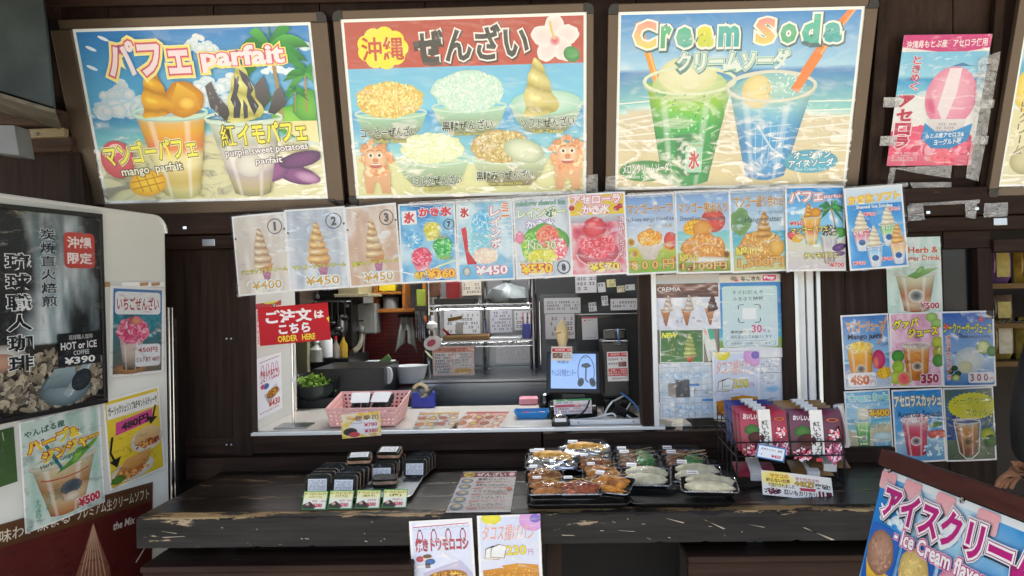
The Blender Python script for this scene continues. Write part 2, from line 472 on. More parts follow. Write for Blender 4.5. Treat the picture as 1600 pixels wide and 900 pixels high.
    # ---- pictures
    def sea(s, x0, y0, x1, y1, hor=.45, beach=.68, sky=('#1c86d8', '#8fd0f2'), water=('#1b86c8', '#59cfd2'), sand=('#e9e3b8', '#e8e2c0'), cl=.5, seed=0, nx=26, ny=34):
        sk0, sk1, w0, w1, d0, d1 = [C(c) for c in (*sky, *water, *sand)]; white = C('#f6fbff')
        def fn(u, v):
            if v < hor:
                t = v / hor; c = mixc(sk0, sk1, t)
                q = noise.fractal(Vector((u * 3 + seed * 7.3, v * 6, seed)), 1, 2, 4) * 1.2 + .25 * t - (1 - cl)
                return mixc(c, white, max(0, min(1, q * 2.4)))
            e = beach + .05 * math.sin(u * 5 + seed) + .03 * noise.noise(Vector((u * 6, seed, 2)))
            if v < e:
                t = (v - hor) / (e - hor); c = mixc(w0, w1, t)
                q = noise.noise(Vector((u * 9, v * 60, seed))) * .5
                return mixc(c, white, max(0, q) * .5 + (.75 * max(0, 1 - (e - v) / .035)))
            t = (v - e) / max(1 - e, .01); q = noise.fractal(Vector((u * 10, v * 14, seed)), 1, 2, 3) * .12
            return mixc(d0, d1, max(0, min(1, t + q)))
        return s.grid(x0, y0, x1, y1, fn, nx, ny)
    def photo(s, x0, y0, x1, y1, cols, seed=0, scale=4, nx=20, ny=24, fx=1, fy=1):
        cols = [C(c) for c in cols]
        def fn(u, v):
            q = .5 + .75 * noise.fractal(Vector((u * scale * fx + seed * 3.1, v * scale * fy + seed, seed * .7)), 1, 2, 4)
            q = max(0, min(.999, q)) * (len(cols) - 1); i = int(q)
            return mixc(cols[i], cols[i + 1], q - i)
        return s.grid(x0, y0, x1, y1, fn, nx, ny)
    def cloud(s, cx, cy, w, h, seed=0, c='#f4f9fc', c2='#bfe0f2'):
        rnd = random.Random(seed); P = []
        for k in range(34):
            t = rnd.random(); top = math.sin(math.pi * t) * (.55 + .45 * math.sin(t * 7 + seed)); P.append((rnd.random() * max(.12, top), t))
        for q, t in sorted(P, reverse=True):
            r = h * rnd.uniform(.13, .26) * (1.1 - .4 * q)
            s.ell(cx - w / 2 + w * t, cy - h * q * .9, r * 1.2, r, c, mixc(C(c), C(c2), .3 + .7 * (1 - q)), n=11, oy=-r * .35, rough=.10, seed=int(t * 999))
        return s
    def palm(s, x, y, hh, seed=0, lean=.15):
        rnd = random.Random(seed)
        s.line([(x, y), (x + hh * lean * .4, y - hh * .5), (x + hh * lean, y - hh)], hh * .05, '#a98a5a')
        tx, ty = x + hh * lean, y - hh
        for k in range(9):
            a = R(-200 + 28 * k + rnd.uniform(-8, 8)); L = hh * rnd.uniform(.5, .68); pts = []; low = []
            for q in range(7):
                t = q / 6; px = tx + math.cos(a) * L * t; py = ty + math.sin(a) * L * t + L * .55 * t * t
                wd = hh * .075 * math.sin(math.pi * min(1, t * .9 + .1))
                pts.append((px, py - wd)); low.append((px + .3 * wd, py + wd * 1.5))
            s.poly(pts + low[::-1], rnd.choice(['#2f9a45', '#1f7f3c', '#52b352']), '#1b6a35')
        return s
    def cup(s, cx, y0, y1, w0, w1, cols, rim='#dfeee6', band=None, rimh=.09, streak=True):
        """clear cup: top width w0, foot width w1, filled with colours from top to bottom"""
        cs = [C(c) for c in cols]; n = len(cs) - 1
        def fn(u, v):
            q = min(v * n, n - 1e-6); i = int(q); c = mixc(cs[i], cs[i + 1], q - i)
            e = abs(u - .5) * 2; c = mixc(c, tuple(x * .55 for x in c), e ** 4 * .8)
            if streak and (.16 < u < .24 or .70 < u < .76): c = mixc(c, (1, 1, 1), .33)
            return c
        nx, ny = 24, 10; vs = []; fs = []; k = []
        for j in range(ny + 1):
            v = j / ny; ww = (w0 + (w1 - w0) * v) / 2; cur = (w0 * .05) * (1 - v * .3)
            for i in range(nx + 1):
                u = i / nx; vs.append((cx + ww * (2 * u - 1), y0 + (y1 - y0) * v + cur * (1 - (2 * u - 1) ** 2) * (1.5 if v > .5 else 1))); k.append(fn(u, v))
        for j in range(ny):
            for i in range(nx):
                a = j * (nx + 1) + i; fs.append((a, a + 1, a + nx + 2, a + nx + 1))
        s.put(vs, fs, k)
        if band: s.ell(cx, y0 + (y1 - y0) * .62, w0 * .2, w0 * .17, band[0], band[1])
        if rim:
            rc = C(rim); s.arc(cx, y0, w0 * .53, w0 * rimh, 0, 360, w0 * .035, rc, 24); s.arc(cx, y0 + w0 * .03, w0 * .53, w0 * rimh, 0, 180, w0 * .02, mixc(rc, (.3, .35, .3), .5), 14)
        return s
    def swirl(s, cx, y0, y1, w, light, dark, turns=5, lean=0, seed=0):
        """soft serve from foot y1 up to tip y0"""
        l, d = C(light), C(dark); hgt = y1 - y0; nx, ny = 14, 8 * turns; vs = []; fs = []; k = []
        hi = tuple(min(1, c * 1.25 + .06) for c in l); lo = tuple(c * .55 for c in d)
        for j in range(ny + 1):
            v = j / ny
            for i in range(nx + 1):
                u = i / nx * 2 - 1
                ph = turns * (v ** .85) - .26 * u + seed * .3 + .16 * noise.noise(Vector((u * 1.3, v * 3.1, seed + 5)))
                rip = math.sin(2 * math.pi * ph)
                hw = w / 2 * (.05 + .95 * v ** .68) * (1 + .10 * rip * min(1, v * 3)) * (1 if v < .93 else 1 - (v - .93) * 2.2)
                x = cx + lean * (1 - v) + w * .05 * (1 - v) ** 2 * math.sin(v * 9) + hw * u
                vs.append((x, y0 + hgt * v - hgt * .05 * v * u + hgt * .02 * (1 - u * u) * v))
                t = .5 + .5 * rip; sh = max(0, min(1, .18 + .62 * t - .30 * (u + .25) ** 2 + .08 * noise.noise(Vector((u * 3, v * 9, seed)))))
                c = mixc(d, l, sh)
                if t > .8 and -.7 < u < .1: c = mixc(c, hi, (t - .8) * 4 * (1 - abs(u + .3)))
                if t < .12: c = mixc(c, lo, (.12 - t) * 5)
                k.append(c)
        for j in range(ny):
            for i in range(nx):
                a = j * (nx + 1) + i; fs.append((a, a + 1, a + nx + 2, a + nx + 1))
        return s.put(vs, fs, k)
    def wafer(s, cx, y0, y1, w, c='#c98d4e', c2='#a7672f', lat=True):
        s.poly([(cx - w / 2, y0), (cx + w / 2, y0), (cx + w * .08, y1), (cx - w * .08, y1)], c, c2)
        if lat:
            for k in range(5):
                t = k / 5; yy = y0 + (y1 - y0) * t; ww = w / 2 * (1 - t * .84)
                s.line([(cx - ww, yy), (cx + ww * .75, yy + (y1 - y0) * .17)], w * .03, mixc(C(c2), (0, 0, 0), .3))
        return s
    def mound(s, cx, cy, rx, ry, cols, seed=0, n=140, size=None):
        """heap of shaved ice or crumbs"""
        s.ell(cx, cy, rx, ry, cols[0], cols[1], rough=.07, seed=seed, n=30, oy=-ry * .3)
        s.spots(cx, cy, rx * .95, ry * .95, int(n * 1.3), (size or rx * .07) * .72, cols, seed, stretch=1.5)
        return s
    def mango(s, cx, cy, r, red=True):
        if red: s.ell(cx - r * .9, cy - r * .55, r, r * .9, '#e8506a', '#b8293f', ox=-r * .2, oy=-r * .3)
        s.ell(cx, cy, r * 1.15, r * .75, '#f7d33a', '#e7a51c', rot=-12)
        for k in (-.5, 0, .5):
            s.line([(cx + r * k - r * .15, cy - r * .55), (cx + r * k + r * .15, cy + r * .55)], r * .07, '#c98513')
        for k in (-.25, .15):
            s.line([(cx - r, cy + r * k + .2 * r), (cx + r, cy + r * k - .2 * r)], r * .07, '#c98513')
        return s
    def circ_no(s, t, cx, cy, r, c='#3c3c3c'):
        s.arc(cx, cy, r, r * 1.0, 0, 360, r * .14, c, 24)
        r2 = r * (.16 if t == '1' else .34)
        s.text(t, cx - r2, cy - r * .6, cx + r2, cy + r * .6, c, bold=.05)
        return s

def sheet_frame(pts):
    """matrix, width and height of the rectangle that best fits four corners TL TR BR BL"""
    tl, tr, br, bl = [Vector(p) for p in pts]
    c = (tl + tr + br + bl) / 4
    x = (tr - tl) + (br - bl); y = (tl - bl) + (tr - br)
    w, h = ((tr - tl).length + (br - bl).length) / 2, ((tl - bl).length + (tr - br).length) / 2
    x.normalize(); n = x.cross(y).normalized(); y = n.cross(x)
    Mx = Matrix((x, y, n)).transposed().to_4x4(); Mx.translation = c
    return Mx, w, h
def bendf(bend, w):
    if not bend: return None
    amp, ph, fr = bend
    K = 12
    kn = [-w / 2 + w * i / K for i in range(K + 1)]
    zs = [amp * (math.sin(fr * 2 * math.pi * i / K + ph) - math.sin(ph)) for i in range(K + 1)]
    def f(x):
        i = min(K - 1, max(0, int((x + w / 2) / w * K)))
        t = (x - kn[i]) / (kn[i + 1] - kn[i])
        return zs[i] + (zs[i + 1] - zs[i]) * t
    return f, kn[1:-1]
def slice_mesh(me, kn):
    bm = bmesh.new(); bm.from_mesh(me)
    for x in kn:
        bmesh.ops.bisect_plane(bm, geom=bm.verts[:] + bm.edges[:] + bm.faces[:], dist=1e-7, plane_co=(x, 0, 0), plane_no=(1, 0, 0))
    bm.to_mesh(me); bm.free()
def poster(name, label, cat, pts, art, paper='paper', film='film', thick=.0008, pm='print', group=None, bend=None, filmgap=.003, margin=.0, tapes=(), sleeve=0.0, Mx=None):
    """a sheet with its print; pts are its corners TL TR BR BL in the world"""
    if Mx is None: Mx, w, h = sheet_frame(pts)
    else: Mx, w, h = Mx
    o = bpy.data.objects.new(name, None)
    mb = MB().box((-w / 2, -h / 2, -thick), (w / 2, h / 2, 0))
    me = mb.mesh(name)
    bf = bendf(bend, w)
    def fin(me):
        if bf:
            slice_mesh(me, bf[1])
            for v in me.vertices: v.co.z += bf[0](v.co.x)
    fin(me)
    bpy.data.objects.remove(o)
    o = bpy.data.objects.new(name, me); COL.objects.link(o)
    me.materials.append(M[paper]); o.matrix_basis = Mx
    tag(o, label, cat, group)
    zmax = 0
    for part, (V, F, K) in art.L.items():
        part = part.split('#')[0]
        if not V: continue
        me = bpy.data.meshes.new(part)
        sx, sy = w * (1 - 2 * margin) / 100, h * (1 - 2 * margin * w / h) / art.h
        cl = lambda v, a: max(-a, min(a, v))
        me.from_pydata([(cl((x - 50) * sx, w / 2), cl((art.h / 2 - y) * sy, h / 2), z * STEP) for x, y, z in V], [], F)
        zmax = max(zmax, max(z for _, _, z in V) * STEP)
        at_ = me.color_attributes.new('ink', 'FLOAT_COLOR', 'POINT')
        at_.data.foreach_set('color', [q for c in K for q in (c[0], c[1], c[2], 1.0)])
        fin(me)
        p = bpy.data.objects.new(part, me); COL.objects.link(p); me.materials.append(M[pm]); p.parent = o
        # ink faces look towards the viewer
    if film:
        e = sleeve; n = 10; vs = []; fs = []
        rnd = random.Random(len(label) + int(pts[0][0] * 1000) if pts else 1)
        for j in range(n + 1):
            for i in range(n + 1):
                x, y = -w / 2 - e + (w + 2 * e) * i / n, -h / 2 - e + (h + 2 * e) * j / n
                z = zmax + filmgap * (.35 + .65 * rnd.random())
                if bf: z += bf[0](max(-w / 2, min(w / 2, x)))
                vs.append((x, y, z))
        for j in range(n):
            for i in range(n):
                a = j * (n + 1) + i; fs.append((a, a + 1, a + n + 2, a + n + 1))
        f = local(MB().add(vs, fs), 'plastic_film', M[film], o, smooth=True)
    for (u, v, tw, th, rot) in tapes:
        t = MB().box((-tw / 2, -th / 2, 0), (tw / 2, th / 2, .0004)).xf(Matrix.Translation(((u - .5) * w, (.5 - v) * h, zmax + .0045)) @ Matrix.Rotation(R(rot), 4, 'Z'))
        local(t, 'tape', M['tape'], o)
    return o
def px4(pl, *q):                      # four pixels to four points of a plane (a plane, or a depth Y)
    return [hit(x, y, pl) if isinstance(pl, tuple) else at(x, y, pl) for x, y in q]
# ------------------------------------------------------------------ the setting
YW = 2.85                                         # front of the window wall
X1 = Vector((1, 0, 0))
_A, _B = at(800, 20, 2.60), at(800, 310, 2.80)
SN = X1.cross((_A - _B)).normalized()
if SN.y > 0: SN = -SN
SIGN = (_A, SN)                                   # the forward-leaning signs
def signoff(d): return (_A + SN * d, SN)          # d > 0 towards the viewer
_d = ray(1130, 470); _d.z = 0; CABD = _d.normalized()
CABN = CABD.cross(Vector((0, 0, 1))).normalized()
if CABN.x < 0: CABN = -CABN
CAB0 = at(262, 600, 2.60)
CABP = (CAB0, CABN)                               # side of the white freezer
_e = ray(709, 470); _e.z = 0; BRDD = _e.normalized()
BRD0 = at(1387, 706, 1.95)
BRDDN = (Vector((-.27, .02, -.96))).normalized()
BRDN = BRDD.cross(BRDDN).normalized()
if BRDN.x > 0: BRDN = -BRDN
BRDP = (BRD0, BRDN)                               # leaning ice cream board
ZS = at(700, 671, YW).z                           # window sill
ZC = at(640, 802, 2.21).z                         # counter top
ZL1, ZL0 = at(300, 335, 2.78).z, at(300, 388, 2.78).z
XL = at(393, 560, YW).x; XR = at(1024, 560, YW).x

g = MB().add([(-40, -40, 0), (40, -40, 0), (40, 40, 0), (-40, 40, 0)], [(0, 1, 2, 3)])
tag(g.build('ground', M['concrete']), 'pale concrete ground in front of the shop', None, None, 'structure')
# unseen eave reaching out over the counter to keep the sun off; kitchen shell
tag(MB().box((-6, .05, 2.95), (6, 6, 3.05)).build('shading_eave_roof', M['brown']), 'unseen dark wooden eave roof, extended to shade the shop front', 'roof', None, 'structure')
KB = 5.0
kw = mat('kitchen_wall', '#8d8a84', .5, var=.12, scale=3)
tag(MB().box((-2.6, KB, 0), (2.3, KB + .05, 2.6)).build('kitchen_back_wall', kw), kind='structure')
tag(MB().box((-2.65, YW + .06, 0), (-2.6, KB, 2.6)).build('kitchen_side_wall', kw), kind='structure')
tag(MB().box((1.62, YW + .06, 0), (1.67, KB, 2.6)).build('kitchen_partition_wall', M['brown_v']), kind='structure')
tag(MB().box((-2.65, YW + .06, 2.6), (2.3, KB + .05, 2.65)).build('kitchen_ceiling', kw), kind='structure')
tag(MB().box((-2.65, YW + .06, .002), (2.3, KB, .02)).build('kitchen_floor', M['grey']), kind='structure')

front = thing('shop_front', 'dark brown wooden shop front with a wide serving window and leaning fascia', 'building', (0, YW, 0))
def fb(name, m, px0, py0, px1, py1, y, d, bevel=.002):
    a, b = at(px0, (py0 + py1) / 2, y), at(px1, (py0 + py1) / 2, y)
    t, u = at((px0 + px1) / 2, py0, y), at((px0 + px1) / 2, py1, y)
    return MB().box((a.x, y, u.z), (b.x, y + d, t.z)).build(name, M[m], front, bevel=bevel)
# fascia behind the signs: upright boards side by side
for i in range(12):
    xa, xb = -160 + i * 165, -160 + (i + 1) * 165 - 2
    q = px4(signoff(-.05), (xa, -90), (xb, -90), (xb, 345), (xa, 345))
    MB().slab(q, SN * -.025).build('fascia_board', M['fascia'], front)
for (xa, xb, xc, xd) in ((62, 88, 112, 88), (1378, 1396, 1366, 1350), (1562, 1576, 1540, 1528)):     # upright mouldings between signs
    q = px4(signoff(-.012), (xa, -60), (xb, -60), (xc + 8, 340), (xd, 340))
    MB().slab(q, SN * -.034).build('moulding', M['brown_v'], front, bevel=.004)
q = px4(signoff(.01), (-100, -60), (1750, -100), (1750, -16), (-100, 14))
MB().slab(q, SN * -.05).build('top_rail', M['brown'], front, bevel=.004)
# lintel beams over the window
xa, xb = -1.75, 2.6
MB().box((xa, 2.785, ZL0 + .055), (xb, 2.84, ZL1 + .03)).build('lintel', M['brown'], front, bevel=.004)
MB().box((xa, 2.81, ZL0), (xb, 2.86, ZL0 + .052)).build('lintel', M['brown'], front, bevel=.004)
MB().box((xa, 2.84, ZL1 + .0), (xb, 2.90, 2.7)).build('wall_board', M['brown'], front)
# left shutter box
xl0 = at(250, 560, YW).x
xm = at(362, 560, YW).x
MB().box((xl0 - .5, YW, ZC - .06), (xm, YW + .03, ZL0)).build('shutter_panel', M['brown_v'], front, bevel=.002)
MB().box((xm + .003, YW - .008, ZC - .06), (XL, YW + .05, ZL0)).build('window_post', M['brown_v'], front, bevel=.002)
for px, py in ((354, 529), (361, 529), (354, 695), (361, 695), (373, 408)):
    p = at(px, py, YW - .008)
    MB().lathe([(0, .004), (.004, .002), (.0045, 0)], (0, 0, 0), 8).xf(Matrix.Translation(p) @ Matrix.Rotation(R(90), 4, 'X')).build('screw', M['alu'], front)
# boards below the window
fb('apron_board', 'brown', 290, 680, 846, 706, YW - .004, .06)
fb('apron_board', 'brown', 849, 674, 1330, 702, YW - .004, .06)
fb('apron_ledge', 'brown', 290, 708, 1400, 742, 2.80, .06)
MB().box((-2.2, YW + .05, 0), (XR + .9, YW + .06, ZS - .012)).build('wall_backing', M['darkwall'], front)
MB().box((-2.7, YW + .035, ZS - .01), (XL - .002, YW + .06, ZL0 + .1)).build('wall_backing', M['darkwall'], front)
# serving window: white sill, white inner frame, dark jambs
MB().box((XL - .004, YW - .012, ZS - .012), (XR + .03, YW + .012, ZS)).build('window_sill', M['alu_w'], front, bevel=.002)
xr0 = at(1001, 550, YW).x; xr1 = at(1019, 550, YW).x; xr2 = at(1027, 550, YW).x
MB().box((xr0, YW + .0, ZS + .001), (xr1, YW + .07, ZL0)).build('window_jamb', M['brown_v'], front, bevel=.002)
MB().box((xr1 + .001, YW - .01, ZS - .0), (xr2, YW + .03, ZL0)).build('pane_edge', M['alu_w'], front, bevel=.001)
xg1 = at(1223, 550, YW).x
MB().box((xr2 + .001, YW + .012, ZS - .02), (xg1, YW + .016, ZL0)).build('window_pane', M['glass'], front)
x2 = at(1241, 550, YW).x
MB().box((xg1 + .001, YW - .012, ZS - .03), (x2, YW + .05, ZL0)).build('sash_stile', M['brown_v'], front, bevel=.002)
for a, b, yy, m in ((1243, 1249, YW - .008, 'alu'), (1251, 1262, YW + .014, 'alu_w'), (1264, 1275, YW + .006, 'alu_w'), (1277, 1283, YW - .012, 'alu')):
    MB().box((at(a, 550, YW).x, yy, ZS - .03), (at(b, 550, YW).x, YW + .05, ZL0)).build('sash_rail', M[m], front, bevel=.001)
x3 = at(1285, 550, YW).x; x4 = at(1322, 550, YW).x; x5 = at(1478, 550, YW).x; x6 = at(1552, 550, YW).x
MB().box((x3, YW - .005, ZC - .1), (x4, YW + .06, ZL0)).build('wall_post', M['brown_v'], front, bevel=.003)
MB().box((x4 + .002, YW - .0, ZC - .4), (x5, YW + .06, ZL0)).build('wall_panel', M['brown_v'], front, bevel=.002)
zt = at(1500, 388, YW).z; zb = at(1500, 500, YW).z
xw0, xw1 = at(1476, 440, YW).x, at(1526, 440, YW).x
MB().box((x5 + .002, YW - .004, zt), (x6, YW + .06, ZL0)).build('frame_rail', M['brown'], front, bevel=.002)
MB().box((x5 + .002, YW - .004, .3), (x6, YW + .06, zb)).build('wall_panel', M['brown_v'], front, bevel=.002)
MB().box((xw1, YW - .010, zb + .001), (x6, YW + .06, zt - .001)).build('wall_post', M['brown_v'], front, bevel=.002)
MB().box((x5 + .003, YW + .03, zb), (xw1 - .001, YW + .04, zt)).build('dark_window_pane', M['blackg'], front)
fb('lintel', 'brown', 1553, 372, 1720, 392, YW - .02, .08)
# hinge plates and bright screws on the lintel
for px, py in ((326, 379), (1563, 346)):
    p = at(px, py, 2.808)
    MB().cb((p.x, p.y, p.z), (.05, .004, .028)).build('hinge_plate', M['alu'], front, bevel=.002)
for px, py in ((289, 356), (1450, 332), (1526, 326)):
    p = at(px, py, 2.783)
    MB().cb((p.x, p.y, p.z), (.014, .004, .01)).build('screw', M['chrome'], front)

# clear tape and wrinkled plastic stuck on the lintel
def scrap(name, label, cat, quads, m='tape', pl=None, group=None):
    t = thing(name, label, cat, (hit(*quads[0][0], pl) if isinstance(pl, tuple) else at(*quads[0][0], pl)), group=group)
    for k, qd in enumerate(quads):
        P = px4(pl, *qd); n = 5; vs = []; fs = []; rnd = random.Random(k + len(label))
        nn = (P[1] - P[0]).cross(P[3] - P[0]).normalized()
        if nn.y > 0: nn = -nn
        for j in range(n + 1):
            for i in range(n + 1):
                u, v = i / n, j / n
                a = P[0].lerp(P[1], u); b = P[3].lerp(P[2], u)
                vs.append(a.lerp(b, v) + nn * rnd.uniform(.001, .006))
        for j in range(n):
            for i in range(n):
                a = j * (n + 1) + i; fs.append((a, a + 1, a + n + 2, a + n + 1))
        MB().add(vs, fs).build('strip', M[m], t, smooth=True)
    return t

# ---- counter
M['scratch'] = mat('scratch', '#b8ac98', .8)
cx0, cx1 = at(216, 830, 2.21).x, 1.30
counter = thing('counter', 'long worn black wooden serving counter with chipped front edge', 'counter', ((cx0 + cx1) / 2, 2.5, 0))
yb = [2.215, 2.245, 2.40, 2.575, 2.81]
for i, m in enumerate(('worn_wood', 'black_counter', 'black_counter', 'black_counter')):
    x0 = cx0 + (0, 0, 0.002, 0.0)[i]
    if i == 0: continue
    MB().box((x0, yb[i] + .0015, ZC - .035), (cx1, yb[i + 1] - .0015, ZC - (.0, .0, .001, .002)[i])).build('plank', M[m], counter, bevel=.003)
zf = at(640, 852, 2.20).z
# front board with an uneven chipped top edge
rnd = random.Random(3); n = 420; vs = []; fs = []
for i in range(n + 1):
    x = cx0 + (cx1 - cx0) * i / n
    ch = max(0, noise.fractal(Vector((x * 9, 1, 2)), 1, 2, 4)) * .018 + max(0, noise.noise(Vector((x * 55, 4, 1)))) * .006
    cb_ = max(0, noise.noise(Vector((x * 30, 9, 1))) - .25) * .012
    vs += [(x, 2.20, zf + cb_), (x, 2.20, ZC - .006 - ch * .8), (x, 2.203 + ch * .6, ZC - .002 - ch * .25), (x, 2.244, ZC + .0005), (x, 2.244, zf)]
for i in range(n):
    for k in range(4): fs.append((i * 5 + k, i * 5 + k + 1, i * 5 + k + 6, i * 5 + k + 5))
fs += [(4, 3, 2, 1, 0), tuple(n * 5 + k for k in range(5))]
mb = MB().add(vs, fs)
fbd = mb.build('front_board', M['counter_edge'], counter)
fbd.data.materials.append(M['worn_wood'])
fbd.data.materials.append(M['edge_wear']); fbd.data.materials.append(M['edge_wear2'])
for i, p in enumerate(fbd.data.polygons):
    if i < n * 4: p.material_index = (0, 3, 2, 0)[i % 4]
for yy, m_ in ((2.5745, 'edge_wear'), (2.3995, 'edge_wear2')):
    for k in range(14):
        xa_ = cx0 + (cx1 - cx0) * (k / 14) + .02 * math.sin(k * 3); xb_ = xa_ + (cx1 - cx0) / 14 * (.35 + .6 * abs(math.sin(k * 2.3)))
        w_ = .002 + .003 * abs(math.sin(k * 1.7))
        MB().slab([(xa_, yy - w_, ZC + .0004), (xb_, yy - w_ * .4, ZC + .0004), (xb_, yy + .001, ZC + .0004), (xa_, yy + .001, ZC + .0004)], (0, 0, .0006)).build('worn_edge', M[m_], counter)
rs = random.Random(11)
for k in range(34):
    x = cx0 + .04 + (cx1 - cx0 - .1) * rs.random(); z = zf + .01 + (ZC - zf - .03) * rs.random()
    L1 = rs.choice((.006, .01, .014, .05, .08)) * rs.uniform(.6, 1.3); dz = L1 * rs.uniform(-.45, .05); th = rs.uniform(.0006, .0016)
    MB().slab([(x, 2.1995, z), (x + L1, 2.1995, z + dz), (x + L1 * .9, 2.1995, z + dz - th), (x + L1 * .1, 2.1995, z - th * 1.6)], (0, -.0004, 0)).build('scratch', M['scratch'], counter)
MB().box((cx0 + .05, 2.74, .02), (cx1, 2.76, ZC - .036)).build('back_panel', M['darkwall'], counter)
for px, w_, m in ((352, .05, 'grey'), (866, .05, 'brown_v'), (1180, .06, 'grey')):
    x = at(px, 870, 2.36).x
    MB().box((x - w_ / 2, 2.36, .3), (x + w_ / 2, 2.40, ZC - .037)).build('leg', M['brown_v'], counter, bevel=.002)
for px in (348, 362, 1173, 1187):
    x = at(px, 870, 2.335).x
    b = MB().box((x - .010, 2.335, .55), (x + .010, 2.338, ZC - .038)).build('bracket', M['alu'], counter)
    for py in (854, 866, 878):
        p = at(px, py, 2.333)
        MB().lathe([(.0, .002), (.004, .002), (.004, 0)], n=8).xf(Matrix.Translation((x, 2.3345, p.z)) @ Matrix.Rotation(R(90), 4, 'X')).build('bolt', M['black'], b)
for lab, a, b, py, yy in (('low dark bench shelf under the left half of the counter', 222, 645, 884, 2.16), ('low dark bench shelf under the right half of the counter', 1075, 1420, 868, 2.22)):
    p, q = at(a, py, yy), at(b, py, yy)
    t = thing('bench', lab, 'bench', ((p.x + q.x) / 2, yy + .1, 0), group='low benches under the counter')
    tw, pz = .055, p.z - .02
    MB().box((p.x, yy, pz - .09), (q.x, yy + .03, pz - .001)).build('front_board', M['brown'], t, bevel=.004)
    MB().box((p.x - .002, yy - .012, pz), (q.x, yy + .14, pz + .02)).build('plank', M['brown'], t, bevel=.005)
    MB().box((p.x - .002, yy + .145, pz), (q.x, yy + .28, pz + .02)).build('plank', M['brown'], t, bevel=.005)
    for xx in (p.x + .06, q.x - .1): MB().box((xx, yy + .06, 0.003), (xx + .05, yy + .11, pz - .001)).build('leg', M['brown_v'], t)
    MB().box((p.x + .03, yy + .29, .003), (q.x, yy + .31, pz)).build('back_board', M['darkwall'], t)

# ---- white freezer seen from its side
ct = thing('freezer_cabinet', 'tall white cabinet with rounded top corner covered in food posters', 'cabinet', (CAB0.x - .2, CAB0.y - .4, 0))
def cabpt(px, py): return hit(px, py, CABP)
tr = cabpt(262, 362); zt_ = cabpt(120, 322).z
L_ = .95
pr = [CAB0 * 1.0]
def cab(t, z): return Vector((CAB0.x, CAB0.y, 0)) - CABD * t + Vector((0, 0, z))
pts = [cab(0, .06)]
rc = .055
for k in range(7):
    a = R(90 * k / 6); pts.append(cab(rc - rc * math.cos(a), zt_ - rc + rc * math.sin(a)))
pts += [cab(L_, zt_), cab(L_, .06)]
MB().slab(pts, CABN * -.55).build('body', M['white'], ct, bevel=.006)
# raised rim round the panel
rim = MB(); inn = []
outl = pts[1:9]
rim.tube([p + CABN * .002 for p in outl], .007, 6)
rim.build('edge_trim', M['alu_w'], ct, smooth=True)
for t_, w_ in ((-.012, .009), (-.030, .007)):
    a = cab(t_, 0)
    ztop = at(270, 480, a.y).z
    MB().box((a.x - w_ / 2, a.y - .006, .1), (a.x + w_ / 2, a.y + .006, ztop)).build('door_strip', M['chrome'], ct, bevel=.002)
MB().slab([cab(-.05, .06), cab(-.002, .06), cab(-.002, zt_ - .36), cab(-.05, zt_ - .36)], CABN * -.4).build('door_gasket', M['black'], ct)

# ---- top left corner: metal box, lintels
b = at(35, 80, 2.35)
t = thing('metal_duct_box', 'weathered grey metal box under the eave in the top corner', 'box', (b.x, 2.35, at(60, 150, 2.35).z))
duct = mat('weathered_metal', '#333a38', .45, .5, var=.5, scale=5)
q = [at(-120, -60, 2.30), at(62, -60, 2.30), at(84, 168, 2.30), at(-120, 105, 2.30)]
MB().slab(q, (-.12, .2, 0)).build('casing', duct, t, bevel=.004)
q = [at(-120, 109, 2.29), at(86, 171, 2.29), at(86, 177, 2.29), at(-120, 116, 2.29)]
MB().slab(q, (-.12, .21, 0)).build('bottom_flange', mat('rusty_flange', '#5a5446', .6, .2, var=.4, scale=20), t)
t = thing('eave_brackets', 'old brown boards with a pale bolted bar behind the cabinet', 'boards', at(50, 250, 2.7))
def tb(name, m, a, b, c, d, y, dep=.05): MB().slab(px4(y, a, b, c, d), (0, dep, 0)).build(name, m, t, bevel=.003)
old = wood('old_board', '#3a2e26', '#55443a', 'x', wear='#7a5f48', wearth=.7)
tb('board', old, (-80, 140), (97, 172), (97, 198), (-80, 190), 2.62)
tb('pale_bar', wood('pale_bar', '#8a7c60', '#a99a78', 'x'), (16, 203), (100, 199), (100, 213), (16, 216), 2.64, .03)
tb('board', old, (-80, 218), (110, 213), (110, 236), (-80, 240), 2.66)
tb('board', M['brown_v'], (-80, 242), (125, 238), (140, 380), (-80, 380), 2.70)
tb('stub', M['grey'], (-20, 195), (22, 195), (30, 243), (-20, 237), 2.45, .08)
p = at(57, 209, 2.636)
MB().lathe([(0, .006), (.006, .004), (.007, 0)], n=8).xf(Matrix.Translation(p) @ Matrix.Rotation(R(90), 4, 'X')).build('bolt', M['grey'], t)
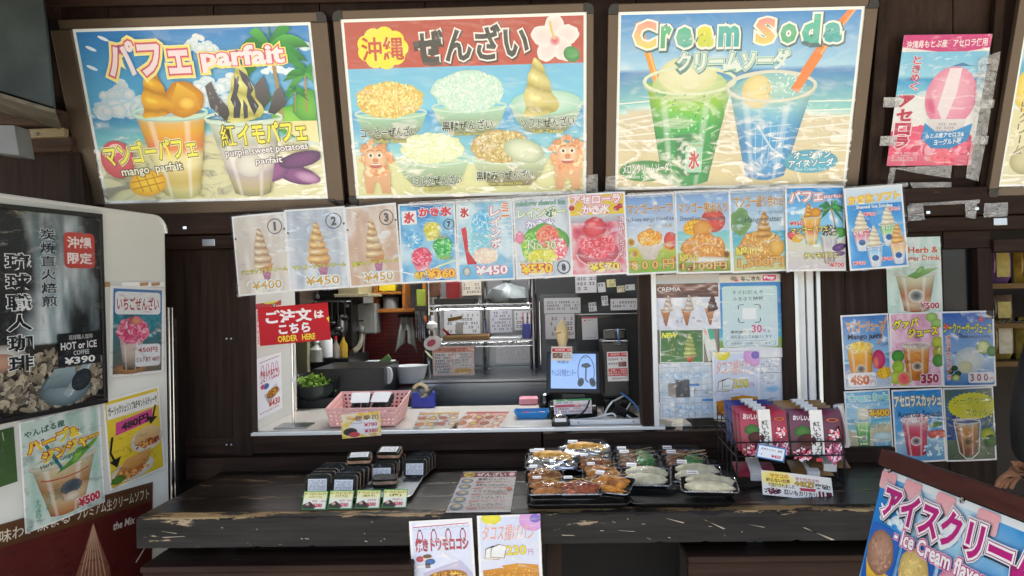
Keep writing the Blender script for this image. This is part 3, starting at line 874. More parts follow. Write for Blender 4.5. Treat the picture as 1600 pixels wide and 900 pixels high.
# ------------------------------------------------------------------ the framed signs over the window
def framed_sign(label, outer, inner, art, frame_m='bronze'):
    """outer / inner: pixel corners TL TR BR BL on the leaning plane"""
    P = px4(signoff(.02), *outer); Q = px4(signoff(.02), *inner)
    Mx, w, h = sheet_frame(P); Mi, wi, hi = sheet_frame(Q)
    t = thing('framed_sign', label, 'sign', M=Mx, group='framed signs over the window')
    iv = Mx.inverted(); c = iv @ Mi.translation
    x0, x1, y0, y1 = c.x - wi / 2, c.x + wi / 2, c.y - hi / 2, c.y + hi / 2
    X0, X1, Y0, Y1 = -w / 2, w / 2, -h / 2, h / 2
    k = .034
    for nm, a, b in (('frame_bar', (X0 + k, y1, -.018), (X1 - k, Y1, .006)), ('frame_bar', (X0 + k, Y0, -.018), (X1 - k, y0, .006)),
                     ('frame_bar', (X0, Y0 + k, -.018), (x0, Y1 - k, .0055)), ('frame_bar', (x1, Y0 + k, -.018), (X1, Y1 - k, .0055))):
        local(MB().box(a, b), nm, M[frame_m], t, bevel=.003)
    for sx, sy in ((-1, -1), (1, -1), (1, 1), (-1, 1)):
        cx, cy = (X0 if sx < 0 else X1), (Y0 if sy < 0 else Y1)
        ix, iy = (x0 if sx < 0 else x1), (y0 if sy < 0 else y1)
        pts = [(ix, iy), (ix, cy - sy * k), (ix, iy)]
        q = [(cx - sx * k, iy), (cx - sx * k, cy)]
        for a in range(5):
            an = R(90 - 22.5 * a); q.append((cx - sx * .022 + sx * .022 * math.cos(an), cy - sy * .022 + sy * .022 * math.sin(an)))
        q += [(cx, cy - sy * k), (ix, cy - sy * k), (ix, iy)]
        local(MB().slab([(x, y, -.019) for x, y in q], (0, 0, .0265)), 'frame_corner', M['black'], t)
    # backlit sheet with its print
    sh = local(MB().box((x0, y0, -.016), (x1, y1, -.004)), 'panel', M['lit_white'], t)
    for part, (V, F, K) in art.L.items():
        part = part.split('#')[0]
        if not V: continue
        me = bpy.data.meshes.new(part); m = .012 * wi
        sx_, sy_ = (wi - 2 * m) / 100, (hi - 2 * m) / art.h
        cl = lambda v, a: max(-a, min(a, v))
        me.from_pydata([(c.x + cl((x - 50) * sx_, wi / 2 - m), c.y + cl((art.h / 2 - y) * sy_, hi / 2 - m), -.004 + z * STEP) for x, y, z in V], [], F)
        me.color_attributes.new('ink', 'FLOAT_COLOR', 'POINT').data.foreach_set('color', [q for cc in K for q in (*mixc(cc, (.80, .88, .70), .07), 1.0)])
        p = bpy.data.objects.new(part, me); COL.objects.link(p); me.materials.append(M['lit_print']); p.parent = t
    n = 16; vs = []; fs = []; rnd = random.Random(len(label))
    for j in range(n + 1):
        for i in range(n + 1):
            x, y = x0 + (x1 - x0) * i / n, y0 + (y1 - y0) * j / n
            lowf = max(0, .55 - j / n) * 2
            z = .006 + .004 * noise.noise(Vector((x * 9, y * 9, len(label)))) + lowf * .003 * rnd.uniform(-1, 1)
            vs.append((x, y, z))
    for j in range(n):
        for i in range(n):
            a = j * (n + 1) + i; fs.append((a, a + 1, a + n + 2, a + n + 1))
    local(MB().add(vs, fs), 'plastic_film', M['sign_film'], t, smooth=True)
    return t
M['lit_white'] = mat('backlit_white', '#eef2ee', .5, var=.01, emit=.07)

# parfait
a = Art(74, 40)
a.sea(0, 0, 100, 74, .48, .66, sky=('#0a7fd0', '#62c4f0'), water=('#1a86cb', '#7fdcd6'), sand=('#efecc0', '#e9e6b6'), cl=.15, seed=2, nx=40, ny=40)
a.cloud(18, 34, 26, 15, 1); a.cloud(13, 27, 12, 9, 2); a.cloud(50, 9, 18, 8, 3); a.cloud(47, 33, 34, 16, 4); a.cloud(95, 9, 12, 6, 5); a.cloud(60, 26, 22, 12, 8); a.cloud(86, 19, 14, 5, 6)
for x, y in ((6, 7), (12, 3), (5, 15), (88, 5)): a.ell(x, y, 2.5, .7, '#e8f6ff', rot=25)
a.ell(94, 40, 12, 8, '#7cc043', '#4c9a3a', rough=.08); a.ell(88, 39, 8, 5, '#8fce52', '#57a63e', rough=.08); a.ell(97, 34, 7, 7, '#6fb944', '#3f8f3a', rough=.1)
a.poly([(82, 40), (100, 40), (100, 50), (90, 47)], '#e8dca0', '#e9e3b0')
a.palm(85, 39, 31, 3, -.06); a.palm(96, 36, 16, 5, .05); a.palm(91, 36, 9, 7, .1); a.palm(82, 37, 7, 9, -.1)
a.cup(36, 35, 71.5, 31, 16, ['#d8e8c8', '#e9a321', '#f0b73a', '#e2552f', '#f2e3a0', '#efe6b0', '#c9a83a', '#d8c98a', '#a8b070'], rim='#bfe6d8')
a.ell(43, 29.5, 9, 7.5, '#e9a723', '#c17b10', rough=.08, seed=4); a.poly([(36, 34), (41, 22), (48, 27), (50, 34)], '#f0bf3c', '#cf8a14'); a.ell(44, 31, 4, 3, '#f6d05a', '#d8951d')
a.swirl(31, 14.5, 36, 15, '#f5c02c', '#cf8a10', 3, -1.5)
a.ell(9, 55, 7.5, 8.5, '#e0607a', '#c24a52', oy=-4); a.ell(9, 50, 3, 2, '#f6c9c0'); a.mango(21, 66, 7.5, False)
a.ell(89, 64, 9, 4, '#8f4f8c', '#5a2f66', rot=14); a.ell(78, 62, 8, 4.5, '#9a5a94', '#6b3a72', rot=-20); a.ell(91, 57, 10, 3.5, '#7a447f', '#4d2a5c', rot=-12); a.ell(93, 65, 6, 2.6, '#c79ac0', '#8a4f8a', rot=16)
a.cup(68, 38, 71.5, 32, 16, ['#c8dcd0', '#d9e3cc', '#b9b8b0', '#dfe0d4', '#e9e2d8', '#b5a6b0', '#c9b88a', '#8d8a6a'], rim='#cfe2d2', band=('#e8e4d8', '#c9c4bc'))
for pts in ([(53, 24), (56, 22), (58, 29), (65, 37), (60, 39), (54, 33)], [(74, 25), (79, 20), (81, 30), (76, 36), (71, 33)], [(83, 27), (86, 25), (88, 32), (82, 37), (79, 36)]):
    a.poly(pts, '#6a646c', '#2b2734')
a.spots(57, 31, 3, 6, 30, .5, ['#8a858a', '#4a4652'], 3); a.swirl(69, 14.5, 39, 17, '#e6e69a', '#b9b25a', 3, -.5)
for pts in ([(68.5, 17), (72, 20), (74, 26), (72.5, 28), (75.5, 33), (73, 37), (71.5, 33), (70.5, 29), (71.5, 25), (69.5, 22)], [(66.5, 20), (68, 24), (66.5, 28), (67.8, 32), (66.4, 38), (63.6, 38), (64.4, 33), (63.4, 30), (65.2, 26)], [(69, 30), (70.5, 33), (70, 38), (68.2, 38.5), (68.4, 34)]): a.poly(pts, '#4f4a5e', '#2c2838')
for x, y, rx, ry, ro in ((67.5, 22, .5, 2, 15), (72.4, 24, .5, 2.2, -15), (65, 32, .5, 1.8, 10), (74, 33, .5, 1.6, -20)): a.ell(x, y, rx, ry, '#8c88a0', '#4f4a5e', rot=ro)
a.text('パフェ', 12.5, 4, 48, 19, '#f2dfe4', [(.05, '#cf4f78'), (.10, '#f7e27a'), (.13, '#f4ecb0')], bold=.035, rot=-1)
a.text('parfait', 53, 7.5, 89, 18, '#f4e3e8', [(.045, '#d4567c'), (.09, '#f6e27e')], bold=.035, rot=-1.5)
a.text('マンゴーパフェ', 3.5, 46.5, 45.5, 56.5, '#f4ec5a', [(.035, '#4d4512'), (.075, '#f4f0c0')], bold=.03, rot=-5)
a.text('mango  parfait', 10, 57.5, 38, 62.5, '#f4efd8', [(.06, '#33301c')], bold=.02, rot=-5)
a.text('紅', 57, 40.8, 63.6, 50.3, '#f2e64e', [(.018, '#3f3914'), (.04, '#3f3914')], bold=.005, rot=-3); a.text('イモパフェ', 64.4, 40, 95, 49.3, '#f2e64e', [(.04, '#3f3914'), (.07, '#e9e3a8')], bold=.03, rot=-3)
a.text('べに', 58, 38, 62, 40, '#5a5222', bold=.02)
a.text('purple sweet potatoes', 58, 50.5, 95, 54.5, '#f2eff0', [(.055, '#58404f')], bold=.015, rot=-4)
a.text('parfait', 71, 55.5, 83, 59, '#f2eff0', [(.055, '#58404f')], bold=.015, rot=-3)
framed_sign('framed parfait poster with mango and purple sweet potato cups on a beach', ((86, 30), (508, 20), (541, 326), (128, 338)), ((110, 46), (485, 34), (513, 309), (166, 320)), a)

# okinawa zenzai
a = Art(72, 40)
a.sea(0, 17, 100, 72, .36, .72, sky=('#6fc0ea', '#7fd2f0'), water=('#2f9fe0', '#9ae0e6'), sand=('#e4e6b4', '#dfe0a2'), cl=.2, seed=5, nx=36, ny=36)
a.rect(0, 0, 100, 18.5, '#b8433a', '#c2473c')
for k in range(9):
    an = 2 * math.pi * k / 9; a.ell(15.5 + 7 * math.cos(an), 10.5 + 5 * math.sin(an), 4, 3.6, '#f6ea2e', n=14)
a.ell(15.5, 10.5, 8.5, 7, '#f6ea2e')
a.text('沖縄', 6.5, 6, 24.5, 15.5, '#c8372f', bold=.02)
a.text('ぜんざい', 29, 2.5, 77, 16.5, '#333338', [(.045, '#f6f3f0'), (.065, '#4b2a28', .4, .5)], bold=.03, rot=-1.5)
for k in range(5):
    an = R(-90 + 72 * k); a.ell(88 + 5 * math.cos(an), 9 + 4.6 * math.sin(an), 5.4, 4, '#f6dcdc', '#f4f0f0', rot=-90 + 72 * k, rough=.06, seed=k)
a.ell(88, 9.5, 2.2, 2, '#d8506a', '#f2c8ce'); a.line([(88, 9), (86.5, 5), (86, 1.8)], 1, '#e8c46a'); a.ell(95, 15, 3.6, 3, '#4aa85a', '#2c8044', rot=30)
def bowl(cx, cy, w, c1, c2):
    a.poly([(cx - w / 2, cy), (cx + w / 2, cy), (cx + w * .42, cy + w * .2), (cx + w * .27, cy + w * .36), (cx - w * .27, cy + w * .36), (cx - w * .42, cy + w * .2)], c1, c2)
    a.arc(cx, cy, w * .5, w * .07, 0, 360, .7, '#cfe8d8', 24)
bowl(17, 37, 31, '#a4dcc0', '#8f8a68'); a.mound(17, 31.5, 14.5, 7.5, ['#ead88a', '#dfc060', '#f0e2a4', '#cfa84a'], 3, 420, .8)
bowl(51, 35, 32, '#ace0c6', '#8f946e'); a.mound(51, 29, 15.5, 8.5, ['#cfeadc', '#c0e4d4', '#dcf2e8', '#b8dccc'], 4, 420, .8)
bowl(84, 35, 31, '#b4e2d0', '#8f8c70'); a.ell(84, 34, 15, 5, '#d6efe2', '#a5d8c4'); a.swirl(82, 16, 39, 16, '#ece39a', '#c2b55e', 3, -2.5)
bowl(34, 57, 32, '#bfe2c0', '#7d8a62'); a.mound(34, 52, 14, 6.5, ['#e9efc4', '#dfeab4', '#f0f2d4', '#d4e2b4'], 5, 300, .8)
bowl(68, 57, 33, '#c9dcb8', '#7a6a4a'); a.mound(64, 52, 13, 7, ['#cdbb84', '#bda468', '#d8cca0', '#a08650'], 6, 300, .7); a.ell(74, 54, 9, 5, '#dfe6cc', '#a9b898', rot=14)
for cx, m_ in ((9, 1), (93, -1)):                       # guardian lion figures
    a.poly([(cx - 5, 71), (cx - 6, 62), (cx - 3, 57), (cx + 4, 57), (cx + 6, 62), (cx + 5.5, 71), (cx + 2, 71), (cx + 1, 66), (cx - 1, 66), (cx - 2, 71)], '#e0b48e', '#d09a70')
    a.spots(cx, 56, 7.5, 7.5, 90, 1.6, ['#d8a078', '#c8855c', '#e8c4a0', '#d89468'], 4 + m_); a.ell(cx, 56, 5, 4.6, '#ecc8a4', '#d8a47c', rough=.06, n=22)
    for e in (-1.9, 1.9): a.ell(cx + e, 54.4, 1.35, 1.2, '#f6f2ea', '#e4d8c8'); a.ell(cx + e, 54.4, .6, .65, '#4a382c'); a.line([(cx + e - 1.5, 52.6), (cx + e, 52), (cx + e + 1.5, 52.6)], .5, '#b87a50')
    a.ell(cx, 56.6, 1.3, .9, '#d08a64', '#c07850'); a.ell(cx, 58.8, 2.6, 1.1, '#c86a64', '#a8504c'); a.line([(cx - 2.2, 58.3), (cx + 2.2, 58.3)], .5, '#f4eee4')
    for e in (-4, 4): a.ell(cx + e, 50.6, 1.4, 1.3, '#d89c70', '#c48458')
for t, x0, x1, y, e in (('コーヒーぜんざい', 3.5, 28, 42.5, 'Coffee Zenzai'), ('黒糖ぜんざい', 39, 61, 40.5, 'Brown Sugar Zenzai'), ('ソフトぜんざい', 73, 96, 40, 'Soft Zenzai'), ('ミルクぜんざい', 25, 46.5, 63.5, 'Milk Zenzai'), ('黒糖みつぜんざい', 53, 78, 62, 'Brown Sugar Honey Zenzai')):
    a.text(t, x0, y, x1, y + 4.2, '#2e2c30', [(.05, '#e9f0ea')], bold=.015, rot=-1)
    a.text(e, x0 + 5, y + 5, x1 - 5, y + 6.7, '#d9d27a', [(.05, '#6b6a3a')], bold=.01)
framed_sign('framed red and blue zenzai poster with five dessert bowls and a hibiscus', ((519, 16), (929, 5), (925, 311), (547, 321)), ((531, 31), (917, 18), (916, 304), (557, 309)), a)

# cream soda
a = Art(72, 40)
a.sea(0, 0, 100, 72, .31, .55, sky=('#2f8ad6', '#a5d6f2'), water=('#1b78c4', '#8fd8cc'), sand=('#d9cfb2', '#e2d2a4'), cl=.28, seed=9, nx=40, ny=40)
for k in range(7): a.line([(0, 36 + 4.5 * k + 3 * math.sin(k)), (30, 34 + 4.5 * k), (60, 36.5 + 4.3 * k), (100, 34.5 + 4.5 * k + 2 * math.cos(k))], .5, '#f2f4ea')
a.line([(7, 3), (12, 16), (17, 31)], 2.8, '#ee9a26'); a.line([(7.6, 3), (12.6, 16), (17.6, 31)], .7, '#f8c878')
a.cup(30, 27, 70, 37, 20, ['#8fc86a', '#a8d828', '#6cc84e', '#2fae52', '#1e9a48', '#2aa552', '#1f9446', '#3aa860'], rim='#d8e4c0', rimh=.14)
a.ell(30, 29, 16, 7, '#cfe0a8', '#b8d088'); a.ell(29, 25, 12.5, 8, '#efeccc', '#d8dca0', oy=-3); a.ell(18, 32, 2.4, 1.4, '#4aa844')
a.arc(30, 27, 19.2, 5.6, 0, 360, 1.1, '#dde8c8', 28)
a.spots(30, 47, 11, 17, 70, .6, ['#6fd08a', '#a9e4a8', '#178a3e'], 5)
a.poly([(24, 50), (32, 49), (36, 67), (27, 68)], '#2b8a58', '#238048'); a.rect(29.5, 53, 37, 66, '#a9d8c0'); a.text('いらっしゃい', 30, 53.4, 36.6, 55, '#e8d84a', [(.05, '#4a6a2a')]); a.vtext('氷', 31, 56, 36, 65, '#c8404a', [(.04, '#f0e8e8')], .04)
a.line([(96, -2), (86, 13), (74.5, 32)], 4, '#ee7f2e'); a.line([(97.4, -2), (87.4, 13), (76, 32)], .9, '#f6b070')
a.cup(65, 30, 68, 36, 17, ['#9cd0c4', '#9ad4dc', '#58b0da', '#3f9cd8', '#3a94d4', '#4aa2dc', '#2f86c8'], rim='#d4ded0', rimh=.15)
a.ell(65, 31.5, 15.5, 7, '#a8d4cc', '#86c0c4'); a.ell(59, 32, 6.5, 7, '#f0e0a0', '#dcc884', oy=-2); a.spots(69, 30, 9, 5, 60, .6, ['#d8eee8', '#86bcc4', '#b8dcd8'], 8)
a.arc(65, 30, 18.6, 6.2, 0, 360, 1.1, '#dcdccc', 28); a.line([(75, 32), (84, 17)], 3.8, '#ee7f2e')
for k in range(6): a.line([(56 + k * 3.4, 46), (58 + k * 2.6, 63)], .5, '#8cc8ea')
a.line([(60, 46), (67, 56), (75, 62)], .9, '#bcd8ee')
for k in range(4): a.line([(63 + k * 2, 47 + k * 3), (74, 46 + k * 3.2)], .4, '#bfe0f0')
x = 5.5
for ch, wd, c1, c2, up in (('C', 10.5, '#ef9a92', '#e6dc6a', 11), ('r', 5.5, '#5cbf8c', '#4db080', 9), ('e', 8, '#56c0a0', '#4ab0a0', 8.4), ('a', 8, '#e6e23a', '#c8d84a', 8.4), ('m', 9.8, '#46b8b0', '#3caab0', 8.4)):
    a.text(ch, x, 13.2 - up + .4, x + wd - 1, 13.6, c1, [(.06, '#f4f6ee'), (.085, '#3f6a72', .4, .5)], bold=.05, c2=c2); x += wd + .9
x = 56.5
for ch, wd, c1, c2, up in (('S', 9.4, '#ef8e92', '#e8d86a', 10.6), ('o', 8, '#4fb98a', '#46ae84', 8.2), ('d', 8.4, '#4cc0a6', '#3fb2a2', 11.6), ('a', 8.4, '#44b8b0', '#3aaab0', 8.2)):
    a.text(ch, x, 12.6 - up + .4, x + wd - 1, 12.8, c1, [(.06, '#f4f6ee'), (.085, '#3f6a72', .4, .5)], bold=.05, c2=c2); x += wd + 1.0
a.text('クリームソーダ', 24, 15.2, 71.5, 23.2, '#e2ece6', [(.055, '#86bcb0'), (.1, '#dcece4'), (.115, '#5c8f8c', .3, .5)], bold=.04)
a.ell(12, 65, 11.5, 4.6, '#3f9a52', '#348a48'); a.text('メロンクリームソーダ', 2, 61.5, 22.5, 66, '#f2f6ee', [(.05, '#1f5a30')], bold=.02, rot=-2); a.text('Melon Cream Soda', 5, 66.5, 20, 68.2, '#dfeee0', bold=.01)
a.ell(84.5, 62, 12, 5, '#48b0cc', '#3a9cbe'); a.text('オーシャン', 77, 57.5, 93, 61, '#f2f8fa', [(.06, '#24627c')], bold=.02, rot=-2); a.text('アイスソーダ', 75, 61, 94.5, 64.4, '#f2f8fa', [(.06, '#24627c')], bold=.02, rot=-2); a.text('Blue Cream Soda', 78, 64.6, 92, 66, '#dcf0f6')
framed_sign('framed cream soda poster with a green and a blue drink on a beach', ((951, 6), (1371, -4), (1340, 304), (945, 311)), ((967, 19), (1351, 9), (1323, 291), (960, 297)), a)

# sliver of a fourth sign
a = Art(72, 40)
a.sea(0, 0, 100, 72, .3, .6, sky=('#48a8e0', '#6fc8e0'), water=('#3f9ed0', '#6fd0c8'), sand=('#ded8a8', '#e6e0c0'), cl=.3, seed=12)
a.ell(6, 34, 7, 9, '#f0dc6a', '#e0c040'); a.ell(9, 62, 7, 6, '#d9d2a8', '#a8a070'); a.vtext('ソフトクリーム', 3, 30, 6.5, 60, '#5a5a42', (), 0)
framed_sign('framed sign cut off at the picture edge beside the pink acerola poster', ((1586, -20), (2010, -30), (1970, 300), (1551, 309)), ((1604, -6), (1994, -16), (1955, 285), (1565, 292)), a)

# ------------------------------------------------------------------ acerola poster on the fascia
a = Art(145, 250)
a.sea(0, 18, 100, 145, .22, .36, sky=('#79c6ec', '#9ad8f2'), water=('#1f96d6', '#7fd4ea'), sand=('#e9eef0', '#f2eef0'), cl=.5, seed=14)
a.poly([(58, 34), (72, 30), (80, 33), (90, 34)], '#4a86b8')
a.spots(28, 122, 34, 20, 90, 8, ['#e0557c', '#c93a62', '#ef8aa2', '#d84a70'], 4); a.spots(70, 128, 36, 16, 90, 8, ['#e86a8c', '#c8405e', '#f2a0b4', '#d8506e'], 5)
a.rect(0, 133, 100, 145, '#e87894', '#e05c80')
a.poly([(0, 0), (100, 0), (100, 14), (75, 18), (40, 18), (0, 13)], '#d43a86', '#cf3a82')
a.text('沖縄県もとぶ産   アセロラ使用', 4, 5, 96, 13.5, '#f8e8f0', bold=.02, rot=-1.5)
a.ell(64, 68, 30, 34, '#f2b6cc', '#e88db0', oy=-14); a.poly([(58, 36), (72, 36), (70, 64), (60, 98), (50, 80)], '#f6e8f0', '#f0e4ee'); a.ell(42, 78, 5, 14, '#d85a86', '#e48ab0', rot=-20)
a.poly([(40, 92), (86, 92), (80, 118), (48, 118)], '#e4e2e6', '#c4c2cc'); a.scribble(52, 96, 76, 108, 3, '#9a98a2', 1)
a.poly([(38, 96), (52, 106), (72, 106), (94, 97), (92, 116), (72, 126), (50, 125), (36, 114)], '#2f98d8', '#2a86c8')
a.text('もとぶ産アセロラ&', 41, 107, 86, 113, '#f4f8fc', bold=.02, rot=-3); a.text('ヨーグルト味', 52, 114, 84, 121, '#f4f8fc', bold=.02, rot=-3)
a.spots(66, 136, 16, 7, 20, 6, ['#d84060', '#e86a80'], 7)
a.vtext('ときめく', 14, 22, 24, 60, '#c8305c', [(.05, '#f8e8ee')], .02); a.vtext('アセロラ', 3, 64, 22, 126, '#c02a52', [(.05, '#f8e8ee')], .05)
a.scribble(4, 129, 34, 140, 4, '#f6dfe6', 2)
poster('poster', 'pink and blue acerola ice cream poster taped to the fascia', 'poster', px4(signoff(.004), (1412, 55), (1557, 53), (1510, 258), (1386, 259)), a, tapes=((-.05, .5, .06, .035, 0), (-.03, .8, .06, .035, 0), (1.06, .52, .05, .03, 0), (1.06, .8, .05, .03, 0)), group='posters on the fascia')
scrap('plastic_scrap', 'crinkled clear plastic hanging beside the acerola poster', 'plastic', [((1528, 92), (1562, 80), (1545, 190), (1520, 190)), ((1522, 190), (1545, 190), (1528, 283), (1508, 278))], 'tape', signoff(.012))
scrap('clear_tape', 'strips of clear tape under the acerola poster', 'tape', [((1390, 262), (1487, 258), (1484, 278), (1440, 272)), ((1420, 285), (1486, 284), (1484, 306), (1430, 302)), ((1400, 262), (1390, 262), (1385, 290), (1394, 290))], 'tape', signoff(.006))
scrap('clear_tape', 'crumpled clear tape along the lintel beside the shaved ice sundae poster', 'tape', [((1417, 322), (1442, 320), (1444, 344), (1418, 346)), ((1507, 318), (1526, 312), (1524, 342), (1508, 340)), ((1537, 318), (1574, 316), (1573, 338), (1536, 340)), ((1420, 318), (1530, 312), (1530, 318), (1420, 322))], 'tape', 2.775)
scrap('clear_tape', 'short clear tape pieces between the zenzai and cream soda signs', 'tape', [((914, 274), (934, 272), (934, 300), (914, 300)), ((946, 276), (962, 274), (962, 296), (946, 298))], 'tape', signoff(.03))
# ------------------------------------------------------------------ the row of price posters under the signs
ROW = 2.735
def rowp(label, q, art, dy=0, bend=None, **k):
    bend = bend or ((.0045 if q[0][0] % 2 else .0025), 0, .5)
    return poster('price_poster', label, 'poster', px4(ROW + dy, *q), art, group='price posters in a row over the window', bend=bend, filmgap=.005, sleeve=.004, **k)
def cone_poster(no, price, bg, sw, name, seed):
    a = Art(141)
    a.photo(3, 3, 97, 138, bg, seed, 1.6, 14, 18, fx=1.6, fy=.7)
    cx = 52
    a.wafer(cx + 6, 92, 132, 22, '#c98aa4', '#9a5a86')
    a.poly([(cx - 14, 88), (cx + 20, 88), (cx + 14, 100), (cx - 6, 100)], '#d29a62', '#b97a44')
    a.swirl(cx, 24, 92, 38, sw[0], sw[1], 6, -4, seed)
    a.circ_no(no, 80, 24, 13, '#55565a')
    a.text(name, 8, 96, 96, 104, '#d2d23a', [(.05, '#8a8a34')], bold=.03, rot=-1)
    a.text('¥' + price, 28, 117, 84, 133, '#c9a24a', [(.05, '#f4f6f8'), (.09, '#b8d4e6')], bold=.02)
    for x, y in ((4, 40), (97, 30)): a.ell(x, y, 2, 2, '#6a5030')
    return a
rowp('first price poster from the left, vanilla soft serve cone at 400 yen', ((357, 339), (443, 331), (455, 455), (378, 463)), cone_poster('1', '400', ['#e6dccb', '#d8d2cc', '#cfc6bc', '#efe9e0'], ('#e9dcc0', '#b9906a'), 'バニラソフトクリーム', 1), .0, (.006, .5, .5))
rowp('price poster number two, caramel soft serve cone at 450 yen', ((441, 328), (538, 322), (545, 449), (455, 456)), cone_poster('2', '450', ['#c5ccd8', '#aab6c6', '#dfe3ea', '#b9c4d2'], ('#ecd08c', '#c98f4a'), 'マンゴーソフトクリーム', 2), -.004, (.005, 2, .6))
rowp('price poster number three, beige soft serve cone on pinkish photo', ((538, 324), (621, 317), (627, 443), (546, 450)), cone_poster('3', '450', ['#d8c4b4', '#c9a890', '#e6dcd4', '#c4b0a4'], ('#ead6ac', '#bf9062'), '黒糖ソフトクリーム', 3), 0.004, (.005, 4, .6))
# shaved ice 7
a = Art(141); a.photo(3, 3, 97, 138, ['#1f6ec0', '#2a86d0', '#7cc0e6', '#cfe8f4'], 4, 1.8)
a.rect(6, 13, 32, 37, '#f2eef0'); a.text('氷', 9, 15, 29, 35, '#d83a44', bold=.06); a.text('かき氷', 36, 8, 94, 25, '#e0333c', [(.06, '#f6f2f2')], bold=.05)
for cx, cy, r, cc in ((58, 48, 15, ('#e6dc4a', '#c9b832', '#f2ee9a')), (26, 66, 15, ('#7cc4ea', '#4aa0d8', '#cfeaf6')), (76, 78, 17, ('#4cba5c', '#2f9a48', '#8fdc8a')), (38, 96, 18, ('#ea5a78', '#d03a5a', '#f4a0b0'))):
    a.poly([(cx - r * .9, cy + r * .3), (cx + r * .9, cy + r * .3), (cx + r * .6, cy + r * 1.3), (cx - r * .6, cy + r * 1.3)], cc[1], cc[2]); a.mound(cx, cy, r, r * .95, list(cc), int(cx), 70, r * .16)
a.text('レモン', 60, 58, 84, 65, '#3f5a1a', [(.06, '#f2f0b0')], rot=-6); a.text('メロン', 70, 96, 92, 102, '#e8e84a', [(.06, '#2a6a34')])
a.circ_no('7', 88, 40, 9, '#2c3a50'); a.line([(44, 122), (70, 112), (97, 104)], 3, '#dff0c0'); a.line([(3, 120), (30, 128), (60, 124)], 2.5, '#e6f4fa')
a.text('各種', 24, 121, 43, 134, '#f2d83a', [(.06, '#c2342e')], bold=.04); a.text('¥360', 46, 118, 95, 134, '#f4c83a', [(.06, '#c2342e'), (.1, '#f6f0e0')], bold=.04)
rowp('blue shaved ice poster number seven with four coloured ices', ((621, 319), (711, 315), (716, 439), (628, 444)), a, 0)
# rainbow tall
a = Art(141); a.photo(3, 3, 97, 138, ['#b5d8ea', '#7fbcdc', '#dff0f6', '#9ccbe4'], 5, 2)
a.rect(6, 10, 24, 32, '#e8f2f6'); a.text('氷', 7, 12, 23, 30, '#c8303a', bold=.05)
a.poly([(8, 50), (16, 46), (34, 112), (18, 118)], '#d8404e', '#c8303c'); a.mound(44, 68, 26, 46, ['#7fc4dc', '#bfe6e6', '#dfeee0', '#8fd0e0'], 7, 150, 3); a.mound(46, 40, 20, 20, ['#5aaee0', '#8fd0ee', '#bfe6f6'], 8, 60, 3); a.mound(50, 98, 22, 14, ['#f2dcc8', '#f0c8b8', '#e8e8c0'], 9, 60, 3)
a.vtext('レインボー', 60, 12, 78, 104, '#f2f2f4', [(.06, '#c86a8a'), (.1, '#dff0f2')], .03); a.vtext('ミニ', 80, 6, 94, 32, '#e8763a', [(.06, '#f6f0e8')], .03)
for k in range(6): a.line([(70, 40 + 8 * k), (84, 36 + 9 * k), (97, 40 + 8 * k)], 1.4, '#e8f6fa')
a.rect(3, 112, 97, 138, '#8cc8ea', '#6ab4e0'); a.text('¥450', 32, 115, 88, 131, '#f4f4f6', [(.055, '#d85a78')], bold=.03); a.ell(16, 124, 7, 9, '#e0ddc4', '#4a86b0')
rowp('pale blue rainbow shaved ice poster with vertical lettering', ((711, 314), (800, 310), (805, 437), (717, 440)), a, .003)
# rainbow 8
a = Art(141); a.photo(3, 3, 97, 138, ['#c9d4e0', '#dfe6ee', '#b5c4d4', '#eef2f6'], 6, 2)
a.text('rainbow shaved ice', 6, 7, 94, 15, '#8ac88e', [(.06, '#4a5a8a')], bold=.01)
a.text('レインボー', 8, 19, 94, 36, '#e6f0e0', [(.05, '#4a7a4a'), (.09, '#f4f2c8')], bold=.04, rot=-1); a.text('かき氷', 22, 40, 74, 56, '#f0f0f4', [(.055, '#5a6ac0'), (.09, '#f2c8d8')], bold=.04)
a.ell(56, 82, 40, 34, '#a8cc5a', '#5aa84a', rough=.08, n=30); a.mound(34, 86, 22, 26, ['#4cae58', '#8cc84e', '#c8dc6a'], 3, 80, 4); a.mound(60, 70, 20, 20, ['#e07a5a', '#e8a084', '#d85a5a'], 4, 70, 4); a.mound(76, 92, 18, 20, ['#e8506a', '#f0909a', '#f6dcd4'], 5, 70, 4); a.mound(48, 104, 26, 14, ['#dcd84a', '#e8e07a', '#c8c83a'], 6, 70, 4)
a.ell(10, 70, 8, 10, '#ee9ab4', '#e07a9c', rough=.2); a.text('No.30', 24, 78, 74, 92, '#eef6d0', [(.05, '#8aa84a')], bold=.0)
a.text('いちご メロン', 8, 108, 60, 114, '#3f6a2a', [(.05, '#eef0c8')]); a.text('¥550', 10, 116, 66, 133, '#f4d43a', [(.06, '#c8342e'), (.1, '#f6f0e0')], bold=.04); a.circ_no('8', 86, 124, 11, '#20242c')
rowp('rainbow shaved ice poster number eight with green and red dome', ((801, 309), (888, 305), (893, 432), (806, 437)), a, 0)
